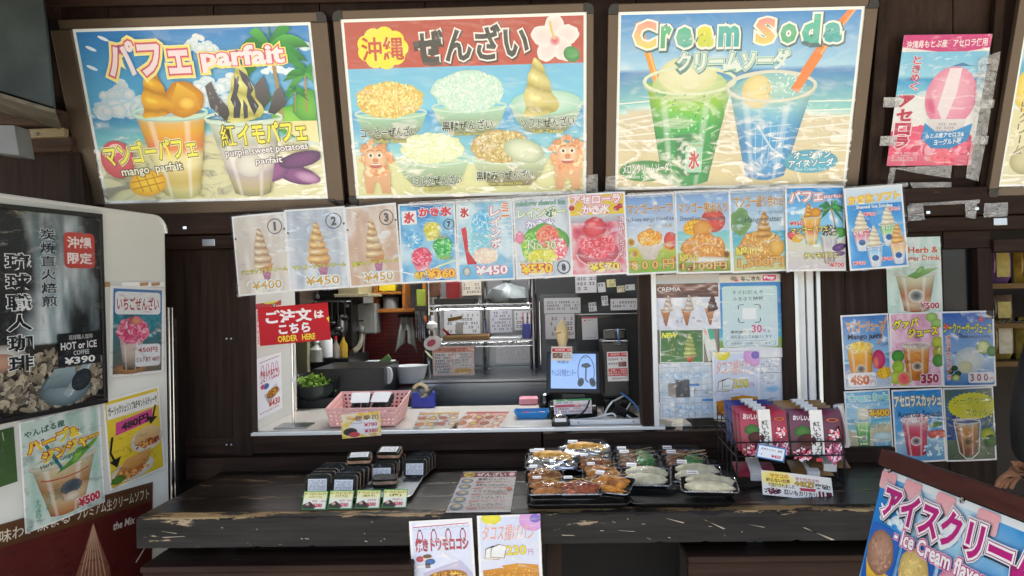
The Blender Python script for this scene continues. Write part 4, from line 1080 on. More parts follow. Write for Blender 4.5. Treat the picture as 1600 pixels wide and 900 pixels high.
# acerola shaved ice
a = Art(141); a.photo(3, 30, 97, 138, ['#c8485e', '#e0788a', '#e8c8cc', '#b8304a'], 7, 4)
a.rect(3, 3, 97, 37, '#d8b82e', '#e8ca34'); a.rect(3, 37, 97, 50, '#c2ccd4', '#b0a8b0')
a.text('アセローラ', 6, 3, 92, 19, '#f4e8ee', [(.06, '#c82a6a'), (.1, '#f8e8ee')], bold=.045); a.text('かき氷', 24, 20, 72, 36, '#f6eef0', [(.06, '#c82a6a'), (.1, '#f8e8ee')], bold=.045)
for x, y in ((84, 28), (90, 24), (6, 24)): a.ell(x, y, 5, 4.5, '#d03040', '#a8202e')
a.ell(48, 102, 36, 24, '#d9707e', '#b8485c'); a.mound(48, 90, 32, 22, ['#e0485a', '#ef7a84', '#c8303f', '#f2a8ac'], 4, 170, 3); a.ell(44, 60, 20, 18, '#e85a60', '#c8323e', rough=.06); a.ell(40, 54, 8, 5, '#f29a94', '#e85a60')
a.arc(48, 100, 38, 26, 10, 170, 1.6, '#f0dce0'); a.vtext('アセローラたっぷり', 86, 42, 95, 112, '#f4e4ea', [(.08, '#b82a52')], .02)
a.text('¥570', 32, 120, 84, 134, '#f2e65a', [(.06, '#a8303a'), (.1, '#f6f2d8')], bold=.03)
rowp('red acerola shaved ice poster at 570 yen', ((888, 304), (979, 299), (980, 428), (892, 432)), a, -.012)
# mango half
a = Art(141)
def mangobg(seed, sun=True):
    a.sea(3, 3, 97, 138, .5, .72, sky=('#7fa8dc', '#bcd2ea'), water=('#7fc8d4', '#a8dcc8'), sand=('#b8c85a', '#7a9a3a'), cl=.4, seed=seed)
a.sea(3, 3, 97, 138, .62, .62, sky=('#6f9cd8', '#d8e4ee'), sand=('#c8cc5a', '#7fae3c'), cl=.5, seed=20)
for x, y in ((12, 84), (18, 104), (88, 96), (94, 118), (12, 122), (80, 122), (56, 124)): a.ell(x, y, 9, 9, '#a8742a', '#eec22e', n=24, spikes=.35)
a.ell(48, 94, 26, 9, '#e0dcd0', '#c8c0b0'); a.poly([(22, 86), (72, 86), (58, 116), (34, 116)], '#dcd4c8', '#c4b8ac'); a.mound(48, 78, 24, 14, ['#eaa83a', '#d88a22', '#f2c86a'], 3, 90, 3); a.ell(48, 66, 7, 5, '#eeaa30', '#d0841c')
a.ell(88, 84, 13, 15, '#e8625a', '#c8443c'); a.ell(84, 92, 9, 7, '#e89a4a', '#d0702a')
a.text('マンゴーハーフ', 8, 17, 94, 35, '#b87a3a', [(.04, '#e8d0a4')], bold=.015); a.text('Half-size mango shaved ice', 5, 41, 97, 51, '#4a5260', bold=.0); a.text('サイズ  1人前', 46, 54, 92, 61, '#c8a84a')
a.text('8 0 0 円', 10, 116, 92, 134, '#e8b86a', [(.04, '#8a7a2e')], bold=.02)
rowp('half-size mango shaved ice poster with sunflowers', ((975, 305), (1058, 300), (1055, 426), (977, 430)), a, .0)
a = Art(141); mangobg(21)
a.mango(34, 62, 18, False); a.ell(68, 52, 22, 20, '#e05a4a', '#c23f34'); a.ell(48, 66, 18, 14, '#e8a84a', '#d08a2c'); a.mound(50, 100, 40, 26, ['#e0a04a', '#c9822e', '#ecc07a', '#d8903a'], 4, 170, 3.4); a.ell(50, 118, 44, 5, '#e9e4d8', '#c8c0b0')
for x, y in ((10, 128), (90, 110), (84, 130), (24, 132)): a.ell(x, y, 7, 7, '#6a4a1e', '#b8862e', n=20, spikes=.3)
a.text('マンゴー果肉入り', 6, 20, 94, 38, '#b8823e', [(.04, '#e4d4b0')], bold=.015); a.text('Shaved ice mango pulp', 8, 43, 90, 54, '#5a6068'); a.text('№10', 6, 108, 38, 120, '#e8d85a', [(.05, '#a88a2e')], bold=.02); a.text('1,100円', 10, 122, 90, 136, '#e8bc78', [(.04, '#8a6a3a')], bold=.02)
rowp('mango shaved ice poster number ten with whole red mango', ((1056, 299), (1145, 296), (1140, 426), (1055, 428)), a, -.004)
a = Art(141); a.sea(3, 3, 97, 138, .52, .8, sky=('#8fb4dc', '#c0d8e8'), water=('#3fa8c4', '#6fc8cc'), sand=('#a8c8a8', '#c8c884'), cl=.5, seed=23)
a.ell(18, 56, 18, 22, '#5a8a4a', '#7aa45a', rough=.15); a.mound(52, 98, 40, 26, ['#d8a44a', '#c48a34', '#e8c47a'], 5, 170, 3.4); a.swirl(58, 40, 84, 30, '#e0b060', '#b47c34', 5, 2); a.ell(80, 100, 14, 16, '#e8bc5a', '#cc922e')
a.text('マンゴー盛り合わせ', 8, 12, 97, 32, '#b8823e', [(.04, '#e4d4b0')], bold=.015); a.text('マンゴースペシャル', 50, 38, 94, 45, '#4a6a7a'); a.text('Mango platter', 26, 48, 92, 60, '#4f5a60'); a.text('№11', 8, 98, 44, 111, '#f0e45a', [(.05, '#a88a2e')], bold=.02); a.text('1,500円', 10, 116, 92, 134, '#e0a85a', [(.04, '#a87a3a')], bold=.03)
rowp('mango platter poster number eleven with soft serve on top', ((1143, 296), (1232, 292), (1226, 423), (1140, 427)), a, .004)
a = Art(141); a.sea(3, 3, 97, 138, .5, .66, sky=('#2f94dc', '#8fd0f0'), water=('#3fa0d8', '#8fdcdc'), sand=('#d8d8c0', '#cfc8d0'), cl=.3, seed=24)
a.cloud(30, 44, 40, 16, 2); a.palm(84, 76, 40, 4, -.2); a.ell(88, 78, 16, 8, '#5aa84a', '#3f8a3a', rough=.1)
a.cup(42, 50, 96, 34, 18, ['#e9b84a', '#eab040', '#d8683a', '#ead8a0', '#c8a85a'], rim='#cfe0d0'); a.swirl(38, 28, 52, 16, '#eeb036', '#c07a14', 4); a.ell(50, 44, 9, 8, '#e8a42a', '#c07a14')
a.cup(72, 82, 128, 30, 16, ['#d0d4d0', '#b8b4bc', '#d8d4d0', '#a89aa4', '#b0a080'], rim='#cfd8d4'); a.mound(72, 74, 13, 9, ['#3a3c58', '#d8d8b0', '#2c2c44'], 6, 40, 3); a.ell(88, 102, 12, 6, '#6a3a86', '#4a2a66', rot=-14); a.ell(90, 112, 8, 4, '#7f4a94', '#5a3070')
a.mango(20, 86, 9, True)
a.text('パフェ', 6, 8, 62, 26, '#f6eef0', [(.06, '#d04a6a'), (.1, '#f4e8c8')], bold=.04, rot=-3); a.text('parfait', 64, 14, 96, 22, '#f2dce0', [(.07, '#d0506e')], bold=.03)
a.text('¥950', 6, 58, 28, 65, '#c8303e', [(.06, '#f6f0f0')], bold=.04); a.text('マンゴーパフェ', 8, 67, 70, 77, '#f0e65a', [(.06, '#4a4018')], bold=.03, rot=-4); a.text('紅イモパフェ', 30, 110, 86, 120, '#efe870', [(.06, '#4a4018')], bold=.03, rot=-3); a.text('¥700', 72, 127, 96, 135, '#c8303e', [(.06, '#f6f0f0')], bold=.04)
rowp('small parfait price poster with palm tree', ((1231, 292), (1325, 290), (1316, 423), (1224, 424)), a, -.006)
a = Art(141); a.photo(3, 3, 97, 138, ['#1a6cc0', '#2a8ad8', '#4aa4e4', '#8fcaf0'], 26, 1.5); a.rect(3, 3, 97, 30, '#d8e8f4', '#a8d0ee')
for cx, y, c1, c2, lab, lc in ((24, 72, '#c84a6a', '#e09ab0', 'いちご', '#c83a5a'), (70, 66, '#6ab85a', '#a8d890', 'メロン', '#3f9a3a'), (44, 100, '#4a9ad8', '#a8d4f0', 'ブルーハワイ', '#2a7ac8'), (84, 98, '#e8a84a', '#f0d4a0', 'マンゴー', '#d88a2a')):
    a.cup(cx, y, y + 36, 30, 17, [c1, c2, '#dfe4ea', '#c8d4e0'], rim='#e8eef0', band=('#2a5a9a', '#3a6aa8')); a.swirl(cx, y - 32, y + 2, 25, '#f0e8d0' if cx != 84 else '#f0c47a', '#cfc0a0' if cx != 84 else '#d0903a', 5); a.text(lab, cx - 13, y + 2, cx + 13, y + 9, '#f6f6f4', [(.08, lc)], bold=.04)
a.text('かき氷 ソフト', 6, 12, 94, 27, '#f6d84a', [(.05, '#d88a2e'), (.09, '#f8f4e0')], bold=.04, rot=-3); a.text('Shaved Ice Sundae', 18, 31, 80, 37, '#f2f8fa', [(.05, '#4a90c8')], bold=.02)
for x, y, t in ((30, 44, '¥530'), (72, 38, '¥530'), (6, 126, '¥530'), (54, 122, '¥580')): a.text(t, x, y, x + 20, y + 6, '#e04a5a', [(.06, '#f4e8f0')], bold=.03)
rowp('shaved ice sundae poster with four soft serve cups, last in the row', ((1325, 294), (1416, 288), (1413, 416), (1321, 424)), a, -.03)
scrap('clear_tape', 'long clear tape strip holding the price posters to the lintel', 'tape', [((640, 316), (890, 300), (890, 308), (640, 324)), ((980, 302), (1230, 290), (1230, 298), (980, 310)), ((1322, 292), (1418, 285), (1418, 292), (1322, 300))], 'tape', ROW - .02)

# ------------------------------------------------------------------ posters on the right wall
def cupsm(cx, y0, y1, w, cols, **k): return a.cup(cx, y0, y1, w, w * .66, cols, band=('#3a2a24', '#d8c8b0'), **k)
WP = YW - .010
def wallp(label, q, art, dy=0, **k):
    k.setdefault('bend', (.0045, 0, .5))
    return poster('drink_poster', label, 'poster', px4(WP + dy, *q), art, group='drink posters on the right wall', **k)
a = Art(141); a.photo(0, 0, 100, 141, ['#d8e8e0', '#b8d8cc', '#e8f0ea', '#a8ccc0'], 31, 2, fx=2, fy=.6)
a.text('Herb &', 40, 18, 96, 30, '#c2542e', [(.05, '#f4f0e4')], bold=.03); a.text('Ginger Drink', 22, 34, 99, 47, '#c2542e', [(.05, '#f4f0e4')], bold=.03); a.text('ハーブジンジャー', 50, 50, 92, 55, '#c88a3a')
a.cup(52, 66, 136, 74, 46, ['#d8d8bc', '#cfc8a4', '#b89a74', '#c07a4a', '#d8c0a0', '#a8643a'], rim='#d0d4c4', band=('#3a3f4c', '#e4e0d0')); a.poly([(36, 72), (60, 60), (96, 58), (72, 70), (52, 78)], '#8fb86a', '#5a8f44'); a.ell(60, 62, 10, 5, '#9ac474', '#5f9448', rot=-40)
a.text('¥500', 58, 122, 94, 134, '#b8304a', [(.06, '#f4eef0')], bold=.04)
wallp('pale green herb and ginger drink poster over the juice posters', ((1386, 372), (1474, 369), (1471, 488), (1385, 490)), a, .002, bend=(.004, 1, .5))
a = Art(141); a.sea(3, 3, 97, 138, .6, .6, sky=('#3a78c0', '#9ac4e6'), sand=('#5a8ac8', '#c4d0de'), cl=.4, seed=33)
a.line([(96, 6), (76, 58)], 4, '#e0a070'); a.cup(36, 60, 130, 54, 40, ['#f2d890', '#f0b02e', '#e89a1c', '#e8981a', '#d8860f', '#c87a1a'], rim='#e8e0cc', band=('#3a2a24', '#e8d8c0')); a.mound(38, 60, 22, 9, ['#f2c43a', '#f6dc84', '#e8a81c'], 3, 50, 3)
a.ell(74, 86, 14, 18, '#d8407a', '#b02a4a'); a.ell(68, 92, 6, 12, '#e88a6a', '#d0506a'); a.mango(84, 112, 14, False); a.ell(84, 112, 3, 14, '#f0c83a')
a.text('マンゴージュース', 10, 12, 88, 32, '#d88a4a', [(.04, '#f0d8b0')], bold=.02); a.text('Mango juice', 12, 36, 84, 50, '#32364a', bold=.02); a.rr(8, 110, 66, 136, 5, '#f2eef0'); a.text('480', 12, 114, 52, 133, '#d06a2e', bold=.05); a.text('円', 54, 124, 64, 133, '#a8442e')
wallp('blue mango juice poster at 480 yen', ((1313, 492), (1390, 490), (1392, 605), (1320, 610)), a)
a = Art(141); a.photo(3, 3, 97, 138, ['#e8b8cc', '#d89ab8', '#f2d4e0', '#e0a8c4'], 34, 3)
for x, y in ((82, 10), (92, 22)): a.ell(x, y, 12, 9, '#a8cc6a', '#7aa84a')
for x, y, c in ((14, 82, '#4a9a3a'), (14, 102, '#a8cc3a'), (8, 122, '#c0d04a'), (92, 58, '#c8d04a'), (94, 76, '#b8b83a'), (92, 92, '#5aa040')): a.ell(x, y, 12, 12, c, tuple(v * .6 for v in lin(c)))
a.cup(50, 62, 126, 52, 40, ['#e8d0b0', '#e09a4a', '#d88a3a', '#d8903f', '#c87a2e', '#b8682a'], rim='#e4dcc8', band=('#3a241e', '#ecd8c4')); a.ell(24, 124, 13, 13, '#e8505a', '#e88a7a'); a.arc(24, 124, 13, 13, 0, 360, 2, '#a8c44a')
a.text('Guava juice', 24, 58, 70, 66, '#f2eee4', [(.06, '#8a5a3a')], bold=.02)
a.text('グァバ', 6, 12, 56, 30, '#f4e83a', [(.06, '#2a2418')], bold=.05, rot=-6); a.text('ジュース', 34, 28, 94, 46, '#f4e83a', [(.06, '#2a2418')], bold=.05, rot=-5); a.text('350', 56, 116, 92, 134, '#a82a4a', [(.05, '#f2e8ec')], bold=.05)
wallp('pink guava juice poster at 350 yen', ((1390, 489), (1470, 487), (1473, 604), (1392, 606)), a, -.003)
a = Art(141); a.sea(3, 3, 97, 138, .55, .62, sky=('#1f5ab0', '#8fb4dc'), water=('#2f74c0', '#8fc0e0'), sand=('#a8c4dc', '#3a78b8'), cl=.35, seed=36)
a.ell(50, 92, 28, 24, '#e4e4d8', '#b8c8d0', rough=.06); a.ell(42, 104, 14, 12, '#dcd4a0', '#c8c8b0'); a.ell(78, 68, 13, 13, '#e6e6b0', '#8fae4a'); a.arc(78, 68, 13, 12, 0, 360, 2, '#7a9a3a'); a.ell(94, 76, 10, 10, '#4a8a3a', '#2a6028')
for x, y in ((14, 112), (22, 106), (28, 116), (22, 122)): a.ell(x, y, 6, 5, '#2f5a2c', '#16301a')
a.ell(24, 124, 7, 6, '#d8d88a', '#8aa04a')
a.text('シークヮーサージュース', 4, 22, 94, 42, '#e8e04a', [(.05, '#3a4a1e')], bold=.03, rot=2); a.text('shikuwasa juice', 32, 44, 92, 52, '#2a3a5a'); a.vtext('さっぱりさわやか', 8, 44, 16, 128, '#d86a4a', [(.08, '#f0dcd4')], .02); a.rr(46, 114, 96, 134, 5, '#e8e8ee'); a.text('3 0 0', 50, 117, 84, 131, '#a8402e', bold=.03); a.text('円', 88, 124, 94, 131, '#a8402e')
for x, y in ((74, 16), (10, 28)): a.ell(x, y, 6, 6, '#e8606a', '#c82a34', n=16, spikes=.4)
wallp('blue citrus juice poster at 300 yen with halved green fruit', ((1470, 487), (1556, 485), (1553, 603), (1473, 605)), a, .002)
a = Art(141); a.sea(3, 3, 97, 138, .36, .5, sky=('#5ab0e0', '#a8dcf0'), water=('#2f9ad0', '#8fdcd8'), sand=('#d8cfae', '#b8a888'), cl=.5, seed=38)
a.cup(36, 56, 108, 34, 22, ['#d8ecc8', '#6ac85a', '#2fa84a', '#2a9a48', '#2f8a48'], rim='#dce8d4', band=('#24402c', '#cfe4d4')); a.ell(38, 44, 14, 12, '#f0eedc', '#d8d8b8'); a.cup(76, 92, 134, 42, 30, ['#a8d8e0', '#5ab4dc', '#3a94d4', '#2f80c0'], rim='#dce8e8', band=('#2a4a7a', '#a8d0ec')); a.ell(76, 86, 20, 7, '#d4ecec', '#a8d4e4')
a.text('Cream Soda', 8, 6, 96, 20, '#8fdce0', [(.06, '#f4f8f4'), (.08, '#4a7a8a')], bold=.05); a.text('クリームソーダ', 22, 23, 76, 32, '#e8f4f4', [(.07, '#7ab8c8')], bold=.03); a.text('¥400', 50, 36, 96, 50, '#f2c43a', [(.07, '#8a4a1e')], bold=.04); a.text('メロンクリームソーダ', 52, 62, 90, 70, '#f0f4e8', [(.08, '#3a7a4a')], bold=.02); a.ell(30, 122, 20, 6, '#4aaad0', '#3a98c4'); a.text('オーシャンソーダ', 16, 119, 44, 125, '#e8f4f8')
wallp('cream soda poster at 400 yen under the mango juice poster', ((1320, 611), (1391, 608), (1397, 726), (1325, 731)), a)
a = Art(141); a.sea(3, 3, 97, 138, .62, .72, sky=('#1e86d0', '#4aa4dc'), water=('#3a94cc', '#8fc8e0'), sand=('#8fb8d4', '#4a90c4'), cl=.3, seed=40)
a.cup(42, 58, 126, 52, 36, ['#eee4e4', '#d8607a', '#c8385a', '#d04a6a', '#b82a4a', '#a8283f'], rim='#ece8ea', band=('#2c1c1e', '#ecdce0')); a.mound(44, 56, 26, 8, ['#f2eeee', '#e8d4d8', '#d88a9a'], 4, 50, 3)
for x in (74, 86, 94): a.ell(x, 88, 8, 8, '#d84038', '#a82420')
a.ell(82, 70, 14, 5, '#3a8a4a', '#2a6a3a', rot=-10); a.spots(74, 118, 22, 12, 40, 3, ['#d8ecf4', '#a8d0e4'], 5)
a.text('アセロラスカッシュ', 4, 12, 96, 34, '#eef2ec', [(.05, '#b8a03a'), (.08, '#4a8aa8')], bold=.03); a.text('Acerola Squash', 8, 42, 95, 58, '#1f3a5a', bold=.01)
wallp('blue acerola squash poster with red drink', ((1394, 609), (1473, 606), (1478, 720), (1398, 724)), a, -.003)
a = Art(141); a.photo(3, 3, 97, 138, ['#1f4a8a', '#3a6aa0', '#4a6a5a', '#5a6a5a', '#2a5a98'], 42, 1.6); a.rect(3, 100, 97, 138, '#5a7058', '#4c5c4c')
a.ell(56, 36, 50, 27, '#ccc81e', '#d8d42a', n=60, spikes=.09); a.text('シークヮーサ', 18, 18, 98, 32, '#6a7a1e', [(.04, '#dede5a')], bold=.01); a.text('スカッシュ', 42, 42, 98, 56, '#6a7a1e', [(.04, '#dede5a')], bold=.01)
a.cup(44, 66, 128, 46, 30, ['#b8b8ac', '#c88a3a', '#b8782a', '#a8662a', '#8a4a24', '#7a3f24'], rim='#ccccc4', band=('#2c2018', '#a8804a')); a.line([(18, 66), (22, 60), (66, 60), (70, 66), (64, 124), (50, 136), (38, 136), (26, 124)], 2, '#e0e0da', True); a.ell(84, 92, 16, 14, '#c8c82a', '#5a8a2a'); a.ell(90, 104, 14, 12, '#3a7a2c', '#24501e')
wallp('dark blue citrus squash poster with yellow burst', ((1474, 606), (1553, 604), (1556, 718), (1478, 722)), a, .001)

# ------------------------------------------------------------------ posters on the sliding glass pane
GP = YW + .008
def panep(name, label, q, art, dy=0, film='film', **k): return poster(name, label, 'poster', px4(GP + dy, *q), art, film=film, group='papers on the glass pane', **k)
a = Art(86); a.photo(0, 0, 100, 86, ['#d8dce8', '#e8e8f0', '#c8cede', '#eeeef4'], 44, 3); a.rect(0, 0, 100, 14, '#cfc4bc', '#b8c4cc'); a.photo(2, 14, 98, 36, ['#4a3230', '#6a4a44', '#8a6258', '#c8b0a8'], 45, 5)
a.text('CREMIA', 4, 19, 40, 26, '#e8e0dc', bold=.01)
for cx, s1, s2 in ((16, '#d8d0c4', '#a89484'), (48, '#d4ccc4', '#b0a094'), (84, '#6a443c', '#3a2420')):
    a.wafer(cx, 54, 80, 16, '#c88a58', '#9a5c34'); a.swirl(cx + 4, 32, 58, 17, s1, s2, 4)
a.scribble(8, 66, 96, 76, 2, '#8a8a98', 3, dens=.35)
panep('cone_menu_sheet', 'menu sheet with three soft serve cones at the top of the glass pane', ((1022, 430), (1124, 428), (1126, 513), (1025, 516)), a, -.002)
a = Art(77); a.rect(2, 2, 98, 75, '#3d7040', '#4a8048'); a.text('NEW', 5, 8, 40, 20, '#f0ec3a', bold=.05, slant=.15); a.scribble(18, 24, 42, 60, 4, '#a8985a', 4, dens=.5); a.wafer(68, 58, 76, 26, '#d8542e', '#b83f22', False); a.swirl(68, 10, 62, 30, '#d8dc8a', '#8a9a44', 6)
for k in range(5): a.line([(58 + k * 5, 44), (66 + k, 20)], 1.2, '#6a7a34')
panep('green_soft_serve_card', 'green card reading NEW with a matcha soft serve on the glass pane', ((1030, 515), (1099, 514), (1100, 567), (1032, 567)), a, -.006)
a = Art(205); a.sea(0, 8, 100, 205, .35, .78, sky=('#3a8ad0', '#2f7ec8'), water=('#2a78c4', '#4ab0c8'), sand=('#7aa84a', '#5a8a44'), cl=.2, seed=47); a.poly([(40, 165), (100, 155), (100, 180), (60, 178)], '#8fae4a', '#6a9040'); a.poly([(0, 180), (60, 178), (100, 182), (100, 205), (0, 205)], '#d8dce4', '#e8eaf0')
a.rect(0, 0, 100, 19, '#d8d0c4', '#dcd8d0'); a.ell(25, 9, 6, 6, '#8a8478', '#b8b4a8'); a.ell(29, 14, 3, 3, '#e05a7a'); a.text('なごきた', 36, 4, 67, 15, '#3f3a38', bold=.04); a.rr(70, 2, 91, 16, 2, '#d8308a'); a.text('Pay', 72, 4, 89, 14, '#f8eef4', bold=.06)
a.rr(6, 28, 92, 178, 5, '#b8d4d4', '#c8dce8'); a.text('すぐに使える', 22, 38, 70, 48, '#46504e', bold=.01); a.text('ふるさと納税', 22, 54, 70, 64, '#46504e', bold=.01)
for sx in (-1, 1):
    for sy in (-1, 1): a.line([(48 + sx * 8, 96 + sy * 22), (48 + sx * 14, 96 + sy * 22), (48 + sx * 17, 96 + sy * 19), (48 + sx * 17, 96 + sy * 11)], 1.6, '#3a4244')
a.rr(37, 82, 59, 110, 1, '#e4eaec')
a.text('寄附金額の', 18, 137, 50, 145, '#4a5450', bold=.01); a.text('30', 51, 124, 67, 143, '#d82a7a', bold=.02); a.text('%', 68, 135, 74, 142, '#d82a7a'); a.text('を', 76, 137, 80, 143, '#4a5450'); a.text('返礼品としてお届けします', 18, 149, 82, 157, '#4a5450', bold=.0); a.line(rrect(10, 163, 88, 175, 5), .7, '#7a8a88', True); a.text('お会計にご利用いただけます', 18, 166, 80, 172, '#4a5450')
panep('payment_poster', 'tall blue poster about donation pay with corner brackets and a big 30', ((1120, 430), (1223, 428), (1223, 558), (1126, 560)), a, -.001)
def taco_art(h=141):
    b = Art(h); b.rect(4, 4, 96, h - 4, '#cdd8f0', '#dfe2ee'); b.ell(22, 6, 16, 12, '#e8e03a', '#d8d02e'); b.ell(88, 10, 22, 22, '#d8a4dc', '#cf94d4'); b.ell(92, 8, 9, 8, '#7a68c0', '#6f5cb4')
    b.text('タコス揚げパン', 8, 18, 90, 48, '#e09a8c', [(.02, '#f0c8b8')], bold=.0, slant=.12)
    for dx in (0, 9): b.poly([(12 + dx, 64 - dx * .3), (24 + dx, 58 - dx * .3), (36 + dx, 62 - dx * .3), (32 + dx, 84 - dx * .3), (10 + dx, 82 - dx * .3)], '#eef2f2', '#dfe6e6'); b.line([(12 + dx, 64 - dx * .3), (24 + dx, 58 - dx * .3), (36 + dx, 62 - dx * .3), (32 + dx, 84 - dx * .3), (10 + dx, 82 - dx * .3)], 1.8, '#a8805a', True)
    b.text('230', 44, 58, 76, 76, '#e8dc4a', [(.03, '#a87a1e')], bold=.02); b.text('円', 79, 66, 87, 76, '#b86a94')
    b.poly([(6, 104), (34, 100), (58, 104), (56, 134), (8, 134)], '#d08a1c', '#a8640c'); b.poly([(36, 96), (62, 92), (94, 96), (96, 128), (70, 134), (48, 112)], '#d8941c', '#b06c0e'); b.spots(66, 114, 24, 14, 40, 2, ['#c47c14', '#e0a838'], 4); b.spots(30, 118, 22, 12, 40, 2, ['#b8700f', '#d8982a'], 5)
    return b
panep('fried_bread_sheet', 'taco fried bread price sheet at 230 yen low on the glass pane', ((1112, 550), (1185, 549), (1190, 653), (1116, 655)), taco_art(), -.010)
a = Art(100); a.photo(0, 0, 100, 100, ['#d4dce4', '#b8ccdc', '#e4e8ee', '#c4d4e0'], 49, 6)
for k in range(9): a.line([(0, 8 + 11 * k), (100, 6 + 11 * k)], .6, '#9aa4ac')
for k in range(8): a.line([(6 + 12 * k, 0), (4 + 12 * k, 100)], .5, '#a8b0b8')
a.spots(50, 26, 48, 10, 60, 3, ['#a8c8e4', '#c8dcec', '#8fb4d8'], 5); a.spots(50, 86, 48, 9, 60, 3, ['#a8c8e4', '#c8dcec', '#8fb4d8'], 6); a.rect(16, 36, 32, 60, '#8a8478', '#a89c90'); a.rect(30, 30, 56, 62, '#5a5e64', '#3f444a'); a.line([(56, 40), (74, 40)], 4, '#4a90d0'); a.line([(78, 68), (98, 68)], 4, '#4a90d0')
panep('map_sheet', 'pale blue printed map sheet at the bottom of the glass pane', ((1029, 568), (1114, 566), (1116, 652), (1032, 655)), a, .002)
a = Art(180); a.rect(0, 0, 100, 180, '#d4dce8', '#dfe4ee'); a.rect(0, 60, 100, 62, '#5a6470'); a.scribble(8, 10, 90, 50, 4, '#7a8490', 5, dens=.5); a.scribble(8, 70, 60, 110, 4, '#8a94a4', 6, dens=.4); a.ell(55, 130, 34, 14, '#8fc4e4', '#c4dcee', rough=.2)
panep('notice_sheet', 'plain pale notice sheet beside the fried bread sheet on the glass', ((1186, 560), (1222, 559), (1222, 626), (1188, 627)), a, .002)
a = Art(200); a.photo(0, 0, 100, 200, ['#e0d8c0', '#c8dcd0', '#e8e4e0', '#d8a8a0'], 51, 4); a.rect(55, 0, 100, 70, '#4aa48c', '#5ab09a')
panep('flower_paper', 'narrow floral and teal paper between the NEW card and the payment poster', ((1101, 514), (1124, 513), (1112, 560), (1102, 566)), a, .001, film=None)
# ------------------------------------------------------------------ posters on the white cabinet
def cabp(name, label, q, art, off=.004, **k):
    return poster(name, label, 'poster', px4((CAB0 + CABN * off, CABN), *q), art, group='posters on the white cabinet', **k)
a = Art(190, 150)
def cofbg(u, v):
    if v < .66:
        q = noise.fractal(Vector((u * 3 + 2, v * 2.2, 1)), 1, 2, 5); r = noise.fractal(Vector((u * 14, v * 3, 4)), 1, 2, 4)
        w_ = max(0, min(1, .75 - abs(u - .55 - .12 * math.sin(v * 6)) * 2.2 + q * .9))
        return mixc(lin('#1c2123'), mixc(lin('#8fa4ad'), lin('#dfe8ec'), max(0, min(1, .4 + r * .9))), w_)
    return lin('#3a342c')
a.grid(0, 0, 100, 132, lambda u, v: cofbg(u, v * .69), 46, 60)
a.rect(0, 128, 100, 190, '#2e2923', '#201c18')
a.spots(50, 162, 60, 28, 520, 3.6, ['#7d7363', '#9a8f7c', '#5e5648', '#b0a590', '#453f36', '#8a7f6c'], 3, stretch=1.15)
a.ell(6, 136, 22, 12, '#e0e2e0', '#8f8a80'); a.ell(6, 140, 14, 8, '#c8a088', '#a8786a')
a.ell(62, 172, 24, 17, '#8fa4ae', '#52666f', rough=.03); a.poly([(40, 170), (52, 152), (72, 152), (72, 172)], '#9fb4bc', '#5f737c'); a.line([(62, 180), (92, 140)], 7, '#9fb2ba'); a.line([(66, 180), (96, 140)], 2, '#c4d0d4'); a.ell(78, 166, 9, 12, '#31393d', '#1c2224', rot=40)
a.vtext('琉球職人珈琲', 12, 38, 33, 152, '#101214', [(.045, '#e9eef0')], .025, gap=.2)
a.vtext('炭焼直火焙煎', 42, 14, 56, 92, '#16181a', [(.05, '#c4d0d6')], .01, gap=.2)
a.rr(64, 17, 95, 53, 5, '#c8473e', '#bd4038'); a.text('沖縄', 67, 21, 92, 33, '#f4e8e6', bold=.03); a.text('限定', 67, 37, 92, 49, '#f4e8e6', bold=.03)
a.rect(55, 118, 98, 151, '#15171a', '#1a1c1f'); a.text('琉球職人珈琲', 66, 120, 90, 125, '#d4d8da'); a.text('HOT or ICE', 58, 127, 94, 134.5, '#eef0f0', bold=.025); a.text('COFFEE', 70, 136, 86, 140.5, '#dfe2e2', bold=.01); a.text('¥390', 61, 142, 92, 149.5, '#f2f4f4', bold=.03)
q = ((-14, 318), (155, 347), (157, 618), (-14, 664))
p = cabp('coffee_poster', 'black framed coffee poster with waterfall, roasted beans and tall white characters', q, a, .008, film='film')
Mx, w, h = sheet_frame(px4((CAB0 + CABN * .008, CABN), *q))
for A_, B_ in (((-w / 2 - .014, h / 2, -.006), (w / 2 + .014, h / 2 + .014, .009)), ((-w / 2 - .014, -h / 2 - .014, -.006), (w / 2 + .014, -h / 2, .009)), ((w / 2, -h / 2, -.006), (w / 2 + .014, h / 2, .009)), ((-w / 2 - .014, -h / 2, -.006), (-w / 2, h / 2, .009))):
    local(MB().box(A_, B_), 'frame_bar', M['black'], p, bevel=.002)
a = Art(165); a.sea(5, 5, 95, 160, .3, .5, sky=('#3f78b8', '#2f6ea8'), water=('#2f8a9a', '#2a7888'), sand=('#3a7a88', '#6a6050'), cl=.1, seed=61)
a.rr(8, 10, 92, 52, 6, '#eceef2'); a.text('いちごぜんざい', 11, 19, 89, 44, '#b02a3a', bold=.02)
a.ell(36, 152, 30, 10, '#b8885a', '#8f6440'); a.cup(38, 92, 152, 44, 30, ['#e8b8c4', '#dcc4c0', '#cfc0b4', '#a89a90', '#3a2a26'], rim='#e8e0e0'); a.mound(40, 82, 30, 24, ['#d8527c', '#e88aa8', '#c23a64', '#f0b4c4'], 5, 130, 4); a.ell(44, 64, 12, 8, '#e0a074', '#d8708a', rough=.15)
a.rr(44, 108, 92, 150, 6, '#e4e8ee'); a.text('450円', 49, 114, 86, 124, '#b02a3a', bold=.02); a.text('ミルクあり 480円', 46, 132, 90, 142, '#8a2a3a', bold=.02)
cabp('dessert_poster', 'strawberry zenzai poster with pink shaved ice on the white cabinet', ((173, 446), (257, 450), (256, 582), (171, 590)), a, .003)
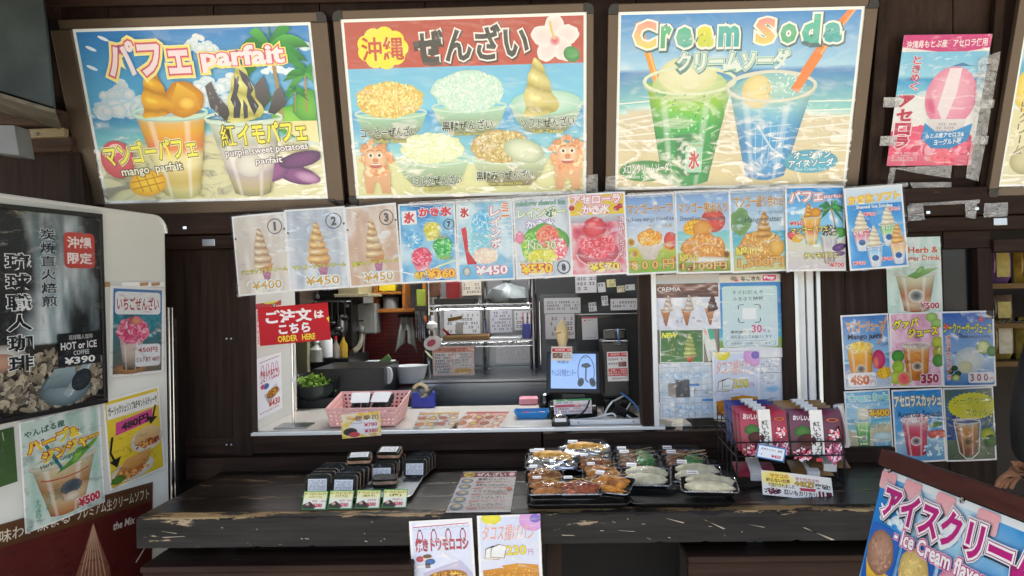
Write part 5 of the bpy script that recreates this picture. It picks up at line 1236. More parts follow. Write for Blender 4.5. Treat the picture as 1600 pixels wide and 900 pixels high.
# torn strip above it
t = thing('torn_paper_strip', 'torn brown and white paper strip above the strawberry zenzai poster', 'paper', cabpt(158, 442))
for x0, x1, m in ((158, 172, 'tan_paper'), (190, 256, 'paper')):
    M.setdefault('tan_paper', mat('tan_paper', '#a8825e', .8))
    MB().slab(px4((CAB0 + CABN * .003, CABN), (x0, 441), (x1, 441), (x1, 448), (x0, 449)), CABN * .0006).build('strip', M[m], t)
for x0, x1 in ((218, 232), (236, 250)):
    MB().slab(px4((CAB0 + CABN * .0042, CABN), (x0, 442), (x1, 441), (x1 - 1, 446), (x0 + 1, 447)), CABN * .0006).build('torn_patch', M['tan_paper'], t)
a = Art(150); a.photo(2, 2, 98, 148, ['#c8dcd4', '#a8ccc0', '#e0ebe6', '#8fbcac'], 63, 2.2, fx=2.4, fy=.5)
a.cup(50, 66, 140, 80, 42, ['#d8d0b4', '#d0c09a', '#c4a47c', '#c08a58', '#d8c09a', '#c8a070', '#b06a3c'], rim='#d0ccb8'); a.ell(56, 108, 14, 10, '#3f4a54', '#6a7478'); a.ell(56, 122, 12, 7, '#e4dccc', '#c0a888'); a.arc(50, 84, 32, 8, 20, 160, 1.6, '#b84a34')
a.line([(24, 30), (46, 80)], 4, '#2f7a80'); a.poly([(38, 84), (56, 70), (98, 44), (90, 56), (64, 76)], '#7ab048', '#4a8a34'); a.ell(66, 66, 12, 6, '#8fc05a', '#5a9640', rot=-60)
a.text('やんばる産', 4, 12, 52, 22, '#2f6a5a', [(.06, '#dfece6')], bold=.03, rot=-6); a.text('ハーブ&', 6, 24, 70, 43, '#f0d83a', [(.06, '#c8342a'), (.1, '#f6ecd8')], bold=.05, rot=-8); a.text('ジンジャー', 22, 42, 96, 60, '#f0d83a', [(.06, '#c8342a'), (.1, '#f6ecd8')], bold=.05, rot=-10)
a.text('Herb & Ginger Drink', 20, 60, 82, 68, '#2f5a44', bold=.01, rot=-10); a.vtext('さっぱり', 24, 104, 30, 130, '#5a9a7a'); a.vtext('すっきり', 12, 110, 18, 136, '#5a9a7a'); a.vtext('さわやか', 34, 96, 40, 120, '#5a9a7a'); a.text('¥500', 63, 128, 93, 142, '#c03048', [(.06, '#f2e8ea')], bold=.05, rot=-4)
cabp('herb_drink_poster', 'green striped herb and ginger drink poster on the lower white cabinet', ((34, 660), (160, 629), (161, 786), (35, 836)), a, .005, bend=(.003, .3, .5))
a = Art(142); a.rect(3, 3, 97, 139, '#e8cc3a', '#e2c634'); a.rect(5, 8, 96, 32, '#efefec'); a.text('ガーリックシュリンプ&チキントルティーヤ', 7, 13, 94, 27, '#1f1f20', bold=.03)
a.poly([(18, 40), (84, 34), (82, 54), (16, 60)], '#d84a94', '#cc4088'); a.text('480円', 26, 41, 76, 55, '#2a1f2a', bold=.05, rot=-4, slant=.1)
a.ell(70, 82, 30, 20, '#e8e4da', '#cfc8ba'); a.poly([(44, 82), (56, 64), (78, 60), (96, 74), (92, 90), (60, 94)], '#e2c490', '#c89a60'); a.spots(70, 88, 24, 6, 60, 3, ['#a8502a', '#d8a04a', '#8a3a1e'], 4)
a.ell(42, 122, 38, 16, '#ece8e0', '#d4ccc0'); a.poly([(8, 124), (30, 102), (76, 98), (70, 118), (44, 134), (18, 134)], '#dca860', '#b87838'); a.spots(40, 126, 28, 7, 60, 3.4, ['#c87a34', '#e0a858', '#a85a24'], 5); a.ell(14, 130, 12, 6, '#5a8a34', '#3f6a24', rough=.2)
a.line([(10, 60), (5, 84), (12, 102)], 3.6, '#1c1c1c'); a.poly([(2, 98), (22, 94), (14, 110)], '#1c1c1c'); a.line([(90, 30), (84, 48)], 3.4, '#1c1c1c'); a.poly([(74, 46), (92, 50), (78, 60)], '#1c1c1c')
cabp('tortilla_poster', 'yellow garlic shrimp tortilla poster with black arrows', ((167, 624), (253, 603), (253, 731), (166, 771)), a, .003)
a = Art(150); a.rect(0, 0, 100, 150, '#3c5a30', '#48683a'); a.line([(70, 8), (72, 30)], 2, '#c8d4b8')
cabp('green_sheet', 'plain dark green sheet at the left picture edge on the cabinet', ((-38, 682), (24, 666), (25, 753), (-38, 774)), a, .003)
# brown premium soft cream banner
a = Art(70); a.rect(0, 0, 100, 70, '#5a1f1c', '#4a1614'); a.rect(0, 0, 100, 13, '#5f4026', '#55361f')
a.text('味わい深まる', 8, 3.4, 45, 10.4, '#e4d8c4', bold=.01); a.text('プレミアム生クリームソフト', 49, 3.2, 97, 10.4, '#e4d8c4', bold=.01); a.text('the Mix', 72, 19, 87, 24, '#e8dfd4', bold=.02, slant=.12)
a.poly([(59, 15), (64, 30), (70, 46), (73, 70), (45, 70), (48, 46), (54, 30)], '#9a6a50', '#6a3a2c')
for k in range(7): a.line([(59, 16), (53 + k * 2, 40), (47 + k * 4, 70)], .7, '#c09a80')
a.line([(88, 50), (94, 43)], .9, '#e8dfd4')
cabp('soft_cream_banner', 'dark red and brown soft cream banner at the foot of the cabinet', ((-30, 826), (236, 755), (240, 912), (-30, 1040)), a, .003)

# ------------------------------------------------------------------ two sheets hanging on the counter front
FY = 2.192
a = Art(150); a.rect(4, 4, 96, 146, '#d4dcf2', '#dfe4f4')
a.poly([(10, 6), (94, 2), (98, 12), (8, 12)], '#e4e4ea', '#f0f0f4'); a.line([(6, 13), (94, 9)], 1.6, '#b82a5a')
for k in range(9): a.arc(10 + 10 * k, 14 - .4 * k, 5, 5, 0, 180, .8, '#b8b8c4')
for k, x in enumerate((16, 38, 61, 84)): a.arc(x, 32, 4, 12, 0, 360, 1.6, '#b82a5a'); a.rect(x - 2, 18, x + 2, 21, '#2a2a2c')
a.text('焼きトウモロコシ', 8, 36, 92, 62, '#b8344a', [(.03, '#7a2030')], bold=.02); a.ell(14, 76, 6, 6, '#c84a5c', '#a83a4c'); a.ell(26, 76, 7, 7, '#e8d8c8', '#d8c0ac'); a.ell(26, 71, 7, 4, '#6a4a34'); a.ell(30, 82, 8, 6, '#2a6ab0', '#2a5a98'); a.rect(22, 84, 30, 94, '#3a3a48')
a.poly([(18, 104), (78, 82), (96, 108), (94, 146), (20, 146)], '#c4c0dc', '#b0acc8'); a.ell(54, 116, 34, 16, '#c8942a', '#a06a1c', rot=-8); a.spots(54, 116, 30, 13, 120, 2.6, ['#8a4a1c', '#e0b444', '#c88a2a', '#6a3414'], 6); a.text('¥430', 44, 126, 90, 144, '#c04a2e', [(.04, '#f0ecec')], bold=.01)
corn_art = a
poster('price_sheet', 'grilled corn price sheet hanging on the counter front', 'poster', px4(FY, (641, 815), (737, 809), (745, 928), (644, 932)), a, group='price sheets on the counter front', filmgap=.004, sleeve=.002)
poster('price_sheet', 'taco fried bread price sheet hanging on the counter front', 'poster', px4(FY - .006, (746, 806), (845, 803), (847, 919), (749, 922)), taco_art(), group='price sheets on the counter front', filmgap=.004, sleeve=.002)

# ------------------------------------------------------------------ leaning ice cream board
def brd(px, py, off=0): return hit(px, py, (BRD0 + BRDN * off, BRDN))
tl = BRD0.copy()
dn = BRDDN - BRDD * BRDDN.dot(BRDD); dn.normalize()
LB = .76; HB = .56
bt = thing('ice_cream_board', 'leaning brown framed ice cream flavour board with magenta lettering', 'sign board', tl + dn * HB - BRDD * LB / 2)
def bp(s_, t_, o=0): return tl - BRDD * s_ + dn * t_ + BRDN * o
rb = wood('reddish_brown_board', '#3d2220', '#54312c', 'y', rough=.5, wear='#7a5a50', wearth=.66)
MB().slab([bp(-.012, -.004, .012), bp(LB, -.004, .012), bp(LB, .038, .012), bp(-.012, .038, .012)], BRDN * -.04).build('top_rail', rb, bt, bevel=.003)
MB().slab([bp(0, .036), bp(LB, .036), bp(LB, HB), bp(0, HB)], BRDN * -.02).build('backing', M['black'], bt)
for s_ in (0.02, LB - .06): MB().slab([bp(s_, .05, -.021), bp(s_ + .04, .05, -.021), bp(s_ + .04, HB + .1, -.021), bp(s_, HB + .1, -.021)], BRDN * -.03).build('leg', rb, bt)
for s_ in (.03, .3): MB().lathe([(0, .005), (.007, .003), (.008, 0)], n=10).xf(Matrix.Translation(bp(s_, .046, .001)) @ BRDN.to_track_quat('Z', 'Y').to_matrix().to_4x4()).build('rivet', M['chrome'], bt)
a = Art(66, 60)
a.photo(0, 0, 100, 66, ['#1f7cc8', '#3a98dc', '#a8d4ea', '#e4eef2'], 71, 2.2, 30, 24)
a.rect(0, 0, 100, 2.2, '#dfe8ec'); a.cloud(14, 16, 18, 5, 3); a.cloud(40, 12, 30, 6, 4)
for x in (0, 14, 31, 50): a.rr(x, .5, x + 9, 6.5, 1, '#e8a4ac', '#e4b8bc')
for k in range(6): a.ell(5 + 3 * k, 12 + (k % 3) * 2, 1.6, .5, '#e8f4fa', rot=30)
for i in range(5):
    x = 1.5 + i * 19; a.rr(x, 18, x + 17, 43, 1.8, '#2a62b8', '#2456a8'); a.rr(x, 47, x + 17, 66, 1.8, '#2a62b8', '#2456a8')
for i, (c1, c2, cc, lab, en) in enumerate((('#b08a74', '#8a6450', '#e8c03a', 'チョコレート', 'Chocolate'), ('#d8c078', '#b89c58', '#e8d8a0', 'バニラ', 'Vanilla'), ('#e8b0c0', '#c87a94', '#e8c03a', 'いちご', 'Strawberry'), ('#8fc0a0', '#5a9a74', '#e8d8a0', '抹茶', 'Matcha'), ('#c8b0d8', '#8f6aa8', '#e8c03a', '紅イモ', 'Purple yam'))):
    cx = 9.5 + 19 * i
    a.poly([(cx - 7, 30), (cx + 7, 32), (cx + 5, 37), (cx + 2.5, 40), (cx - 3, 39), (cx - 5, 35)], cc, '#c89a2a')
    a.ell(cx, 26.5, 7.6, 7.2, c1, c2, oy=-3, rough=.04, seed=i, n=26); a.spots(cx, 27, 6.4, 5.4, 40, .9, [c1, c2, tuple(v * .85 for v in lin(c1))], i)
    a.text(lab, cx - 8, 39, cx + 8, 43, '#f4f2f0', [(.08, '#2a2024')], bold=.04); a.text(en, cx - 6, 44, cx + 5, 46.4, '#1f1f22', bold=.01)
a.text('アイスクリーム', 6, 4.2, 78, 14.8, '#b8267c', [(.06, '#f4eef2'), (.085, '#9a2a6a'), (.12, '#dfe6ec'), (.14, '#2a3a4a', .3, .4)], bold=.04)
a.text('- Ice Cream flavors -', 16, 15.8, 66, 20.8, '#f4f0f2', [(.05, '#b0307a'), (.09, '#e8b8d0')], bold=.03)
q = [bp(.004, .043, .001), bp(.004 + .70, .043, .001), bp(.004 + .70, HB - .02, .001), bp(.004, HB - .02, .001)]
Mx, w, h = sheet_frame(q)
sh = MB().box((-w / 2, -h / 2, -.0008), (w / 2, h / 2, 0)).xf(Mx).build('sheet', M['paper'], bt)
for part, (V, F, K) in a.L.items():
    part = part.split('#')[0]
    me = bpy.data.meshes.new(part); cl = lambda v, z: max(-z, min(z, v))
    me.from_pydata([tuple(Mx @ Vector((cl((x - 50) * w / 100, w / 2), cl((a.h / 2 - y) * h / a.h, h / 2), z * STEP))) for x, y, z in V], [], F)
    me.color_attributes.new('ink', 'FLOAT_COLOR', 'POINT').data.foreach_set('color', [z for cc in K for z in (cc[0], cc[1], cc[2], 1.0)])
    p = bpy.data.objects.new(part, me); COL.objects.link(p); me.materials.append(M['print']); p.parent = bt; p.matrix_parent_inverse = bt.matrix_basis.inverted()
# ------------------------------------------------------------------ kitchen behind the serving window
M['counter_w'] = mat('pale_counter', '#c9c4bb', .3, var=.04)
M['tile'] = None
def brickmat():
    m, nt, b, L = newmat('red_tiles')
    tc = nt.nodes.new('ShaderNodeTexCoord'); mp = nt.nodes.new('ShaderNodeMapping'); mp.inputs['Rotation'].default_value = (R(90), 0, 0)
    bt_ = nt.nodes.new('ShaderNodeTexBrick'); bt_.inputs['Scale'].default_value = 9
    bt_.inputs['Color1'].default_value = (*lin('#9c3034'), 1); bt_.inputs['Color2'].default_value = (*lin('#ac3a3a'), 1); bt_.inputs['Mortar'].default_value = (*lin('#5a2a28'), 1)
    bt_.inputs['Mortar Size'].default_value = .02; bt_.inputs['Brick Width'].default_value = .9; bt_.inputs['Row Height'].default_value = .22
    L.new(tc.outputs['Object'], mp.inputs['Vector']); L.new(mp.outputs[0], bt_.inputs['Vector']); L.new(bt_.outputs['Color'], b.inputs['Base Color']); b.inputs['Roughness'].default_value = .35
    return m
M['tile'] = brickmat()
def kbox(name, label, cat, x0, y0, x1, y1, y, dep, m, bevel=.004, group=None, part='body', smooth=False):
    a_, b_ = at(x0, (y0 + y1) / 2, y), at(x1, (y0 + y1) / 2, y); t_, u_ = at((x0 + x1) / 2, y0, y), at((x0 + x1) / 2, y1, y)
    t = thing(name, label, cat, ((a_.x + b_.x) / 2, y + dep / 2, u_.z), group=group)
    MB().box((a_.x, y, u_.z), (b_.x, y + dep, t_.z)).build(part, m, t, bevel=bevel)
    return t
def kpart(t, part, x0, y0, x1, y1, y, dep, m, bevel=.002):
    a_, b_ = at(x0, (y0 + y1) / 2, y), at(x1, (y0 + y1) / 2, y); t_, u_ = at((x0 + x1) / 2, y0, y), at((x0 + x1) / 2, y1, y)
    return MB().box((a_.x, y, u_.z), (b_.x, y + dep, t_.z)).build(part, m, t, bevel=bevel)
# unseen ceiling lamp, added to brighten the kitchen
lt = thing('ceiling_lamp', 'long fluorescent ceiling lamp inside the kitchen, out of view', 'lamp', (-.2, 4.0, 2.56))
MB().box((-.95, 3.92, 2.54), (.55, 4.08, 2.598)).build('housing', M['white'], lt)
MB().tube([(-.9, 4.0, 2.50), (.5, 4.0, 2.50)], .016, 8).build('tube', mat('lit_tube', '#ffffff', emit=85, var=0), lt)
# inner serving counter
t = thing('service_counter', 'pale inner serving counter behind the window sill', 'counter', (-.2, 3.15, 0))
MB().box((XL - .05, YW + .062, ZS - .03), (xr0 + .2, 3.50, ZS - .004)).build('top', M['counter_w'], t, bevel=.003)
MB().box((XL - .05, YW + .07, .02), (xr0 + .2, 3.48, ZS - .031)).build('base', M['darkwall'], t)
# white reveal beside the opening
RX = XL - .012
MB().box((XL - .05, YW + .052, ZS - .003), (RX, 3.42, ZL0 - .02)).build('reveal_panel', M['white'], front)
RP = (Vector((RX + .0015, 3, 1)), Vector((1, 0, 0)))
b = Art(200); b.rect(6, 4, 94, 196, '#dfe2ea', '#e6e8ee'); b.line([(10, 16), (92, 10)], 2, '#a82a4a')
for k, x in enumerate((22, 42, 62, 80)): b.arc(x, 44, 5, 18, 0, 360, 2, '#b8345a')
b.text('焼きトウモロコシ', 12, 44, 92, 86, '#a8304a', bold=.03); b.ell(34, 100, 12, 10, '#2a5a9a', '#3a6aa8'); b.ell(20, 98, 8, 8, '#c04a5a')
b.poly([(24, 128), (76, 102), (92, 132), (40, 162)], '#c8c4c8', '#b0acb4'); b.ell(60, 130, 26, 15, '#a8701c', '#7a4a14', rot=-18); b.spots(60, 130, 22, 12, 60, 3, ['#6a3a14', '#c8942a'], 3)
b.text('¥430', 42, 152, 90, 176, '#b8442e', bold=.02)
for k in range(8): b.rect(8 + k * 10, 182, 13 + k * 10, 186, '#a84a6a')
poster('corn_sheet', 'small grilled corn price sheet on the white window reveal', 'poster', px4(RP, (401, 562), (439, 550), (441, 638), (403, 656)), b, film=None)
b = Art(190); b.rect(0, 0, 100, 190, '#d8c8c8', '#e0d4d4'); b.rect(0, 0, 100, 24, '#a8343a'); b.scribble(6, 30, 94, 184, 12, '#8a4a50', 7); b.ell(60, -2, 30, 12, '#d8d84a')
poster('printed_notice', 'red printed notice half hidden behind the red order sign', 'poster', px4(RP, (398, 474), (440, 470), (441, 528), (400, 544)), b, film=None)

# red order sign on a stand
od = 2.985
t = thing('order_sign', 'red order here sign with white lettering on a chrome stand', 'sign', atz(458, 655, ZS))
q = [at(398, 481, 2.885), at(508, 474, 2.97), at(521, 529, 2.95), at(411, 541, 2.868)]
Mx, w, h = sheet_frame(q)
b = Art(52); b.rect(0, 0, 100, 52, '#c21a24', '#b8161f')
b.text('ご注文', 10, 5, 76, 24, '#f2eef0', bold=.045); b.text('は', 79, 10, 93, 21, '#f2eef0', bold=.045); b.text('こちら', 27, 25, 72, 39, '#f2eef0', bold=.045); b.text('ORDER   HERE', 25, 41, 78, 49.5, '#f0d83a', bold=.03); b.poly([(96, 22), (100, 20), (100, 28)], '#f0d83a')
for part, (V, F, K) in b.L.items():
    me = bpy.data.meshes.new(part)
    me.from_pydata([tuple(Mx @ Vector(((x - 50) * w / 100, (b.h / 2 - y) * h / b.h, .0022 + z * STEP))) for x, y, z in V], [], F)
    me.color_attributes.new('ink', 'FLOAT_COLOR', 'POINT').data.foreach_set('color', [z for cc in K for z in (cc[0], cc[1], cc[2], 1.0)])
    p = bpy.data.objects.new(part, me); COL.objects.link(p); me.materials.append(M['print']); p.parent = t; p.matrix_parent_inverse = t.matrix_basis.inverted()
MB().box((-w / 2, -h / 2, -.002), (w / 2, h / 2, .002)).xf(Mx).build('sign_plate', M['red'], t, bevel=.001)
pb = atz(458, 656, ZS); px_ = at(457, 600, od + .01)
MB().tube([(px_.x, od + .012, ZS + .004), (px_.x, od + .012, at(457, 535, od).z)], .0055, 8).build('pole', M['chrome'], t, smooth=True)
MB().tube([(px_.x, od + .012, at(457, 598, od).z), (px_.x, od + .012, at(457, 590, od).z)], .010, 8).build('collar', M['white_p'], t, smooth=True)
MB().box((px_.x - .06, od - .05, ZS - .003), (px_.x + .07, od + .07, ZS + .003)).build('base_plate', M['steel'], t, bevel=.001)
for px in (428, 488):
    c = at(px, 481, od - .004); MB().cb((c.x, c.y, c.z), (.014, .012, .03)).build('clip', M['chrome'], t, bevel=.002)

# pink perforated basket with two packs
def perf(P, nx, ny, skip=2):
    vs = []; fs = []
    for j in range(ny + 1):
        for i in range(nx + 1):
            vs.append(P[0].lerp(P[1], i / nx).lerp(P[3].lerp(P[2], i / nx), j / ny))
    for j in range(ny):
        for i in range(nx):
            if i % 2 == 1 and j % 2 == 1 and j < ny - 1: continue
            k = j * (nx + 1) + i; fs.append((k, k + 1, k + nx + 2, k + nx + 1))
    return vs, fs
y0_, y1_ = 2.935, 3.20
xa, xb = at(509, 650, y0_).x, at(622, 650, y0_).x; zb_ = ZS - .002; zt_b = zb_ + .075
t = thing('basket', 'pink plastic basket with square holes on the window counter', 'basket', ((xa + xb) / 2, (y0_ + y1_) / 2, zb_))
fl = .014
B0 = [Vector((xa + fl, y0_ + fl, zb_ + .002)), Vector((xb - fl, y0_ + fl, zb_ + .002)), Vector((xb - fl, y1_ - fl, zb_ + .002)), Vector((xa + fl, y1_ - fl, zb_ + .002))]
T0 = [Vector((xa, y0_, zt_b)), Vector((xb, y0_, zt_b)), Vector((xb + .005, y1_, zt_b + .034)), Vector((xa - .005, y1_, zt_b + .034))]
for i, (nx, ny) in enumerate(((31, 9), (23, 9), (31, 13), (23, 9))):
    j = (i + 1) % 4
    vs, fs = perf([B0[i], B0[j], T0[j], T0[i]], nx, ny)
    o = MB().add(vs, fs).build('side', M['pink'], t); s = o.modifiers.new('s', 'SOLIDIFY'); s.thickness = .003
MB().add(B0, [(0, 1, 2, 3)]).build('bottom', M['pink'], t)
MB().tube(T0 + [T0[0], T0[1]], .0045, 6, False).build('rim', M['pink'], t, smooth=True)
nori = mat('nori', '#1b1d15', .45, var=.5, scale=60, bump=.4, bscale=150, spec=.15)
rice = mat('rice', '#d8d4c4', .6, var=.1, scale=120, bump=.5, bscale=200)
def roll_pack(label, x, y, rz):
    t = thing('roll_pack', label, 'food pack', M=Matrix.Translation((x, y, zb_ + .062)) @ Matrix.Rotation(rz, 4, 'Z') @ Matrix.Rotation(R(32), 4, 'X') @ Matrix.Diagonal((1.25, 1.25, 1.25, 1)), group='packs in the pink basket')
    m = MB()
    for s in (-1, 1): m = MB().tube([(s * .016, -.032, .02), (s * .016, .032, .02)], .015, 10); local(m, 'rice_roll', nori, t, True)
    local(MB().slab([(p[0], p[1], 0) for p in rrect(-.036, -.04, .036, .04, .01)], (0, 0, .045)), 'clear_tub', M['lid'], t)
    local(MB().slab([(p[0], p[1], .0455) for p in rrect(-.03, -.026, .03, .026, .004)], (0, 0, .0006)), 'label', M['paper'], t)
    local(MB().slab([(-.03, -.041, .004), (.03, -.041, .004), (.026, -.041, .03), (-.026, -.041, .03)], (0, -.0006, 0)), 'front_label', M['paper'], t)
p0 = at(563, 640, y0_ + .075); roll_pack('clear tub of sushi rolls in the pink basket, nearer the order sign', p0.x, y0_ + .10, .1)
p0 = at(597, 640, y0_ + .075); roll_pack('clear tub of sushi rolls in the pink basket, nearer the tape dispenser', p0.x, y0_ + .11, -.15)
b = Art(62); b.photo(0, 0, 100, 62, ['#e8b83a', '#f0d46a', '#f2ead0', '#e0a82a'], 81, 3); b.ell(58, 34, 38, 20, '#f0eef0', '#e8e4e8'); b.text('巻寿司', 34, 6, 96, 20, '#7a4a1a', [(.04, '#f6ecd0')], bold=.02); b.text('ちゃんぷるー', 24, 21, 60, 28, '#3a3a4a'); b.text('¥780', 58, 26, 92, 36, '#c83a4a', bold=.03); b.text('¥380', 58, 42, 92, 52, '#c83a4a', bold=.03); b.ell(22, 46, 18, 10, '#2a2a2e', '#4a3a34'); b.ell(32, 54, 14, 7, '#d04a52')
c4 = [at(532, 649, 2.836), at(594, 642, 2.836), at(595, 681, 2.828), at(535, 685, 2.828)]
poster('price_card', 'yellow sushi roll price card on the front of the pink basket', 'price card', c4, b, film=None, group='price cards')

# salad bowl
c = at(491, 600, 3.56); zz = at(491, 626, 3.56).z
t = thing('salad_bowl', 'clear bowl of chopped green lettuce behind the order sign', 'bowl', M=Matrix.Translation((c.x, 3.6, zz)) @ Matrix.Rotation(R(14), 4, 'X'))
rB = at(527, 590, 3.56).x - c.x
o = local(MB().lathe([(.05, 0), (rB * .7, .02), (rB * .93, .06), (rB, .105), (rB * 1.02, .108), (rB * .98, .104), (rB * .9, .06), (rB * .66, .025), (0, .006)], n=24), 'bowl', mat('bowl_glass', '#3d4442', .1, .3, var=.1), t, True)
lt_m = mat('lettuce', '#7fa03f', .5, var=.45, scale=25)
for k in range(18):
    rr = random.Random(k); an = rr.uniform(0, 6.28); rd = rr.uniform(0, rB * .62); n = 7; vs = []; fs = []
    for j in range(n + 1):
        for i in range(n + 1):
            u, v = i / n - .5, j / n - .5
            vs.append(Vector((u * .07, v * .06, .018 * math.sin(u * 9 + k) * math.cos(v * 8 + k) + .012 * noise.noise(Vector((u * 12, v * 12, k))))))
    for j in range(n):
        for i in range(n):
            q_ = j * (n + 1) + i; fs.append((q_, q_ + 1, q_ + n + 2, q_ + n + 1))
    m = MB().add(vs, fs).xf(Matrix.Translation((rd * math.cos(an), rd * math.sin(an), .05 + rr.uniform(0, .03) + .035 * (1 - rd / rB))) @ Matrix.Rotation(rr.uniform(0, 6), 4, 'Z') @ Matrix.Rotation(rr.uniform(-.9, .9), 4, 'X'))
    local(m, 'lettuce_leaf', lt_m, t, True)
# dark work bench, stove
t = kbox('stove_bench', 'dark stove and sink bench behind the pink basket', 'bench', 455, 622, 662, 700, 3.52, .55, M['black'])
kpart(t, 'burner_box', 488, 576, 600, 622, 3.60, .4, mat('charcoal_steel', '#26282a', .35, .5))
kpart(t, 'top_plate', 478, 620, 662, 627, 3.53, .5, M['blackg'])
t = kbox('sink_cabinet', 'dark sloping cooker cover beside the bottles', 'cooker', 478, 560, 545, 600, 4.05, .5, M['black'])
kbox('pale_post', 'pale beige post behind the order sign pole', 'post', 464, 520, 481, 645, 3.9, .05, mat('beige', '#8a8468', .6))
kbox('dark_rack', 'dark brown cupboard side at the left of the kitchen', 'cupboard', 448, 430, 470, 640, 4.0, .4, mat('brown_cup', '#3a2c22', .6))
# bottles
def bottle(label, px, py, y, hgt, r, m, cap):
    p = at(px, py, y); t = thing('bottle', label, 'bottle', p, group='bottles by the stove')
    local(MB().lathe([(0, 0), (r, 0), (r, hgt * .55), (r * .35, hgt * .75), (r * .3, hgt * .85), (0, hgt * .86)], n=12), 'body', m, t, True)
    local(MB().lathe([(0, hgt), (r * .36, hgt), (r * .4, hgt * .85), (0, hgt * .85)], n=10), 'cap', cap, t, True)
bottle('white squeeze bottle with spray top by the stove', 510, 558, 4.0, .17, .035, M['white_p'], M['white_p'])
bottle('short pale bottle next to the spray bottle', 495, 565, 3.98, .12, .04, mat('pale_bottle', '#a8aaa4', .4), M['white_p'])
# dark machine with valves
t = kbox('coffee_machine', 'black machine with knobs under the range hood', 'machine', 452, 432, 550, 545, 4.35, .3, M['black'])
for k in range(6):
    r_ = random.Random(k); p = at(500 + r_.uniform(-12, 40), 448 + 15 * k * .9, 4.34)
    MB().tube([(p.x, 4.35, p.z), (p.x + r_.uniform(-.05, .05), 4.24, p.z - .01)], .012, 6).build('knob', M['grey'], t, smooth=True)
MB().tube([at(505, 525, 4.3), at(540, 520, 4.28)], .012, 6).build('handle', M['chrome'], t)
MB().lathe([(0, .03), (.03, .03), (.036, -.03), (.03, -.07)], at(534, 500, 4.27), 16).build('steam_head', M['steel'], t, smooth=True)
t = kbox('range_hood', 'beige range hood hanging over the stove', 'range hood', 528, 400, 560, 461, 4.2, .4, mat('hood_beige', '#a09878', .4))
kpart(t, 'lip', 522, 459, 575, 464, 4.18, .44, mat('hood_lip', '#b0a888', .4))
# water heater
t = kbox('water_heater', 'grey wall water heater with round dial above red tiles', 'water heater', 548, 474, 588, 522, 4.5, .16, mat('heater_grey', '#8a8c88', .4, .2), .012)
p = at(564, 513, 4.49)
MB().lathe([(0, .014), (.02, .012), (.024, 0)], n=16).xf(Matrix.Translation(p) @ Matrix.Rotation(R(90), 4, 'X')).build('dial', M['alu'], t, smooth=True)
kpart(t, 'badge', 560, 500, 568, 502, 4.497, .004, M['black'])
pts = [at(565, 522, 4.52), at(565, 530, 4.5), at(562, 540, 4.45), at(555, 548, 4.4), at(550, 550, 4.36)]
MB().tube(pts, .016, 8).build('spout', mat('spout', '#8f8a78', .4), t, smooth=True)
MB().tube([at(570, 522, 4.55), at(566, 570, 4.55)], .004, 5).build('hose', M['white_p'], t)
# red tiled wall
kwl = MB().box((at(528, 500, 4.80).x, 4.80, 1.0), (at(660, 500, 4.80).x, 4.83, at(600, 488, 4.80).z)).build('tiled_wall', M['tile'])
tag(kwl, 'dark red tiled kitchen wall behind the towel', 'wall', None, 'structure')
# wooden shelf
t = thing('wall_shelf', 'open wooden wall shelf with two bays', 'shelf', at(622, 487, 4.6))
wm = wood('orange_wood', '#7a4a1e', '#a86a30', 'x', rough=.5)
for nm, x0, y0, x1, y1 in (('bottom', 583, 482, 664, 488), ('upright', 583, 425, 589, 481.5), ('divider', 628, 425, 633, 481.5), ('upright', 660, 425, 665, 481.5), ('middle_shelf', 589.5, 456, 627.5, 460)):
    kpart(t, nm, x0, y0, x1, y1, 4.55, .2, wm)
kpart(t, 'back', 583, 425, 665, 482, 4.76, .01, M['darkwall'])
p = at(611, 482, 4.62)
t = thing('cooking_pot', 'small dark pot with a lid on the wooden shelf', 'pot', p)
local(MB().lathe([(0, 0), (.05, 0), (.052, .065), (.055, .068), (.03, .082), (0, .086)], n=16), 'pot', M['grey'], t, True); local(MB().lathe([(0, .1), (.012, .1), (.01, .086), (0, .086)], n=8), 'lid_knob', M['black'], t, True)
kbox('yellow_tub', 'yellow plastic tub on top of the wooden shelf bay', 'tub', 592, 443, 618, 455, 4.58, .1, mat('yellow', '#c8b41e', .4))
t = thing('utensil_caddy', 'clear and green utensils on the shelf beside the wire rack', 'utensils', at(650, 482, 4.5))
kpart(t, 'green_cloth', 651, 452, 664, 478, 4.50, .03, mat('olive', '#7a8a2a', .7)); kpart(t, 'clear_box', 634, 462, 652, 482, 4.52, .06, M['lid']); kpart(t, 'black_basket', 648, 478, 666, 492, 4.46, .06, M['black']); kpart(t, 'orange_scoop', 657, 494, 667, 503, 4.46, .05, mat('orange_p', '#b8582a', .5))
for k in range(5): MB().tube([at(649 + 3 * k, 486, 4.44), at(650 + 3.4 * k, 528 + 4 * (k % 3), 4.42)], .006, 5).build('ladle', M['chrome'], t)
# towel
vs = []; fs = []; n = 12
for j in range(n + 1):
    for i in range(n + 1):
        u, v = i / n, j / n
        px = 626 + 18 * u + (v * (u - .5) * 18); py = 496 + v * (56 - 14 * math.sin(math.pi * u) * 1.2)
        p = at(px, py, 4.60); p.y -= .02 * math.sin(u * 14) * (.3 + v); vs.append(p)
for j in range(n):
    for i in range(n):
        if abs(i - n / 2 + .5) < 1 and j > n * .45: continue
        q_ = j * (n + 1) + i; fs.append((q_, q_ + 1, q_ + n + 2, q_ + n + 1))
t = thing('towel', 'pale grey towel hanging in front of the red tiles', 'towel', at(634, 550, 4.6))
MB().add(vs, fs).build('cloth', mat('towel_cloth', '#8f8f8c', .9, bump=.3), t, smooth=True); MB().tube([at(622, 494, 4.61), at(655, 494, 4.61)], .012, 6).build('rail', M['black'], t)
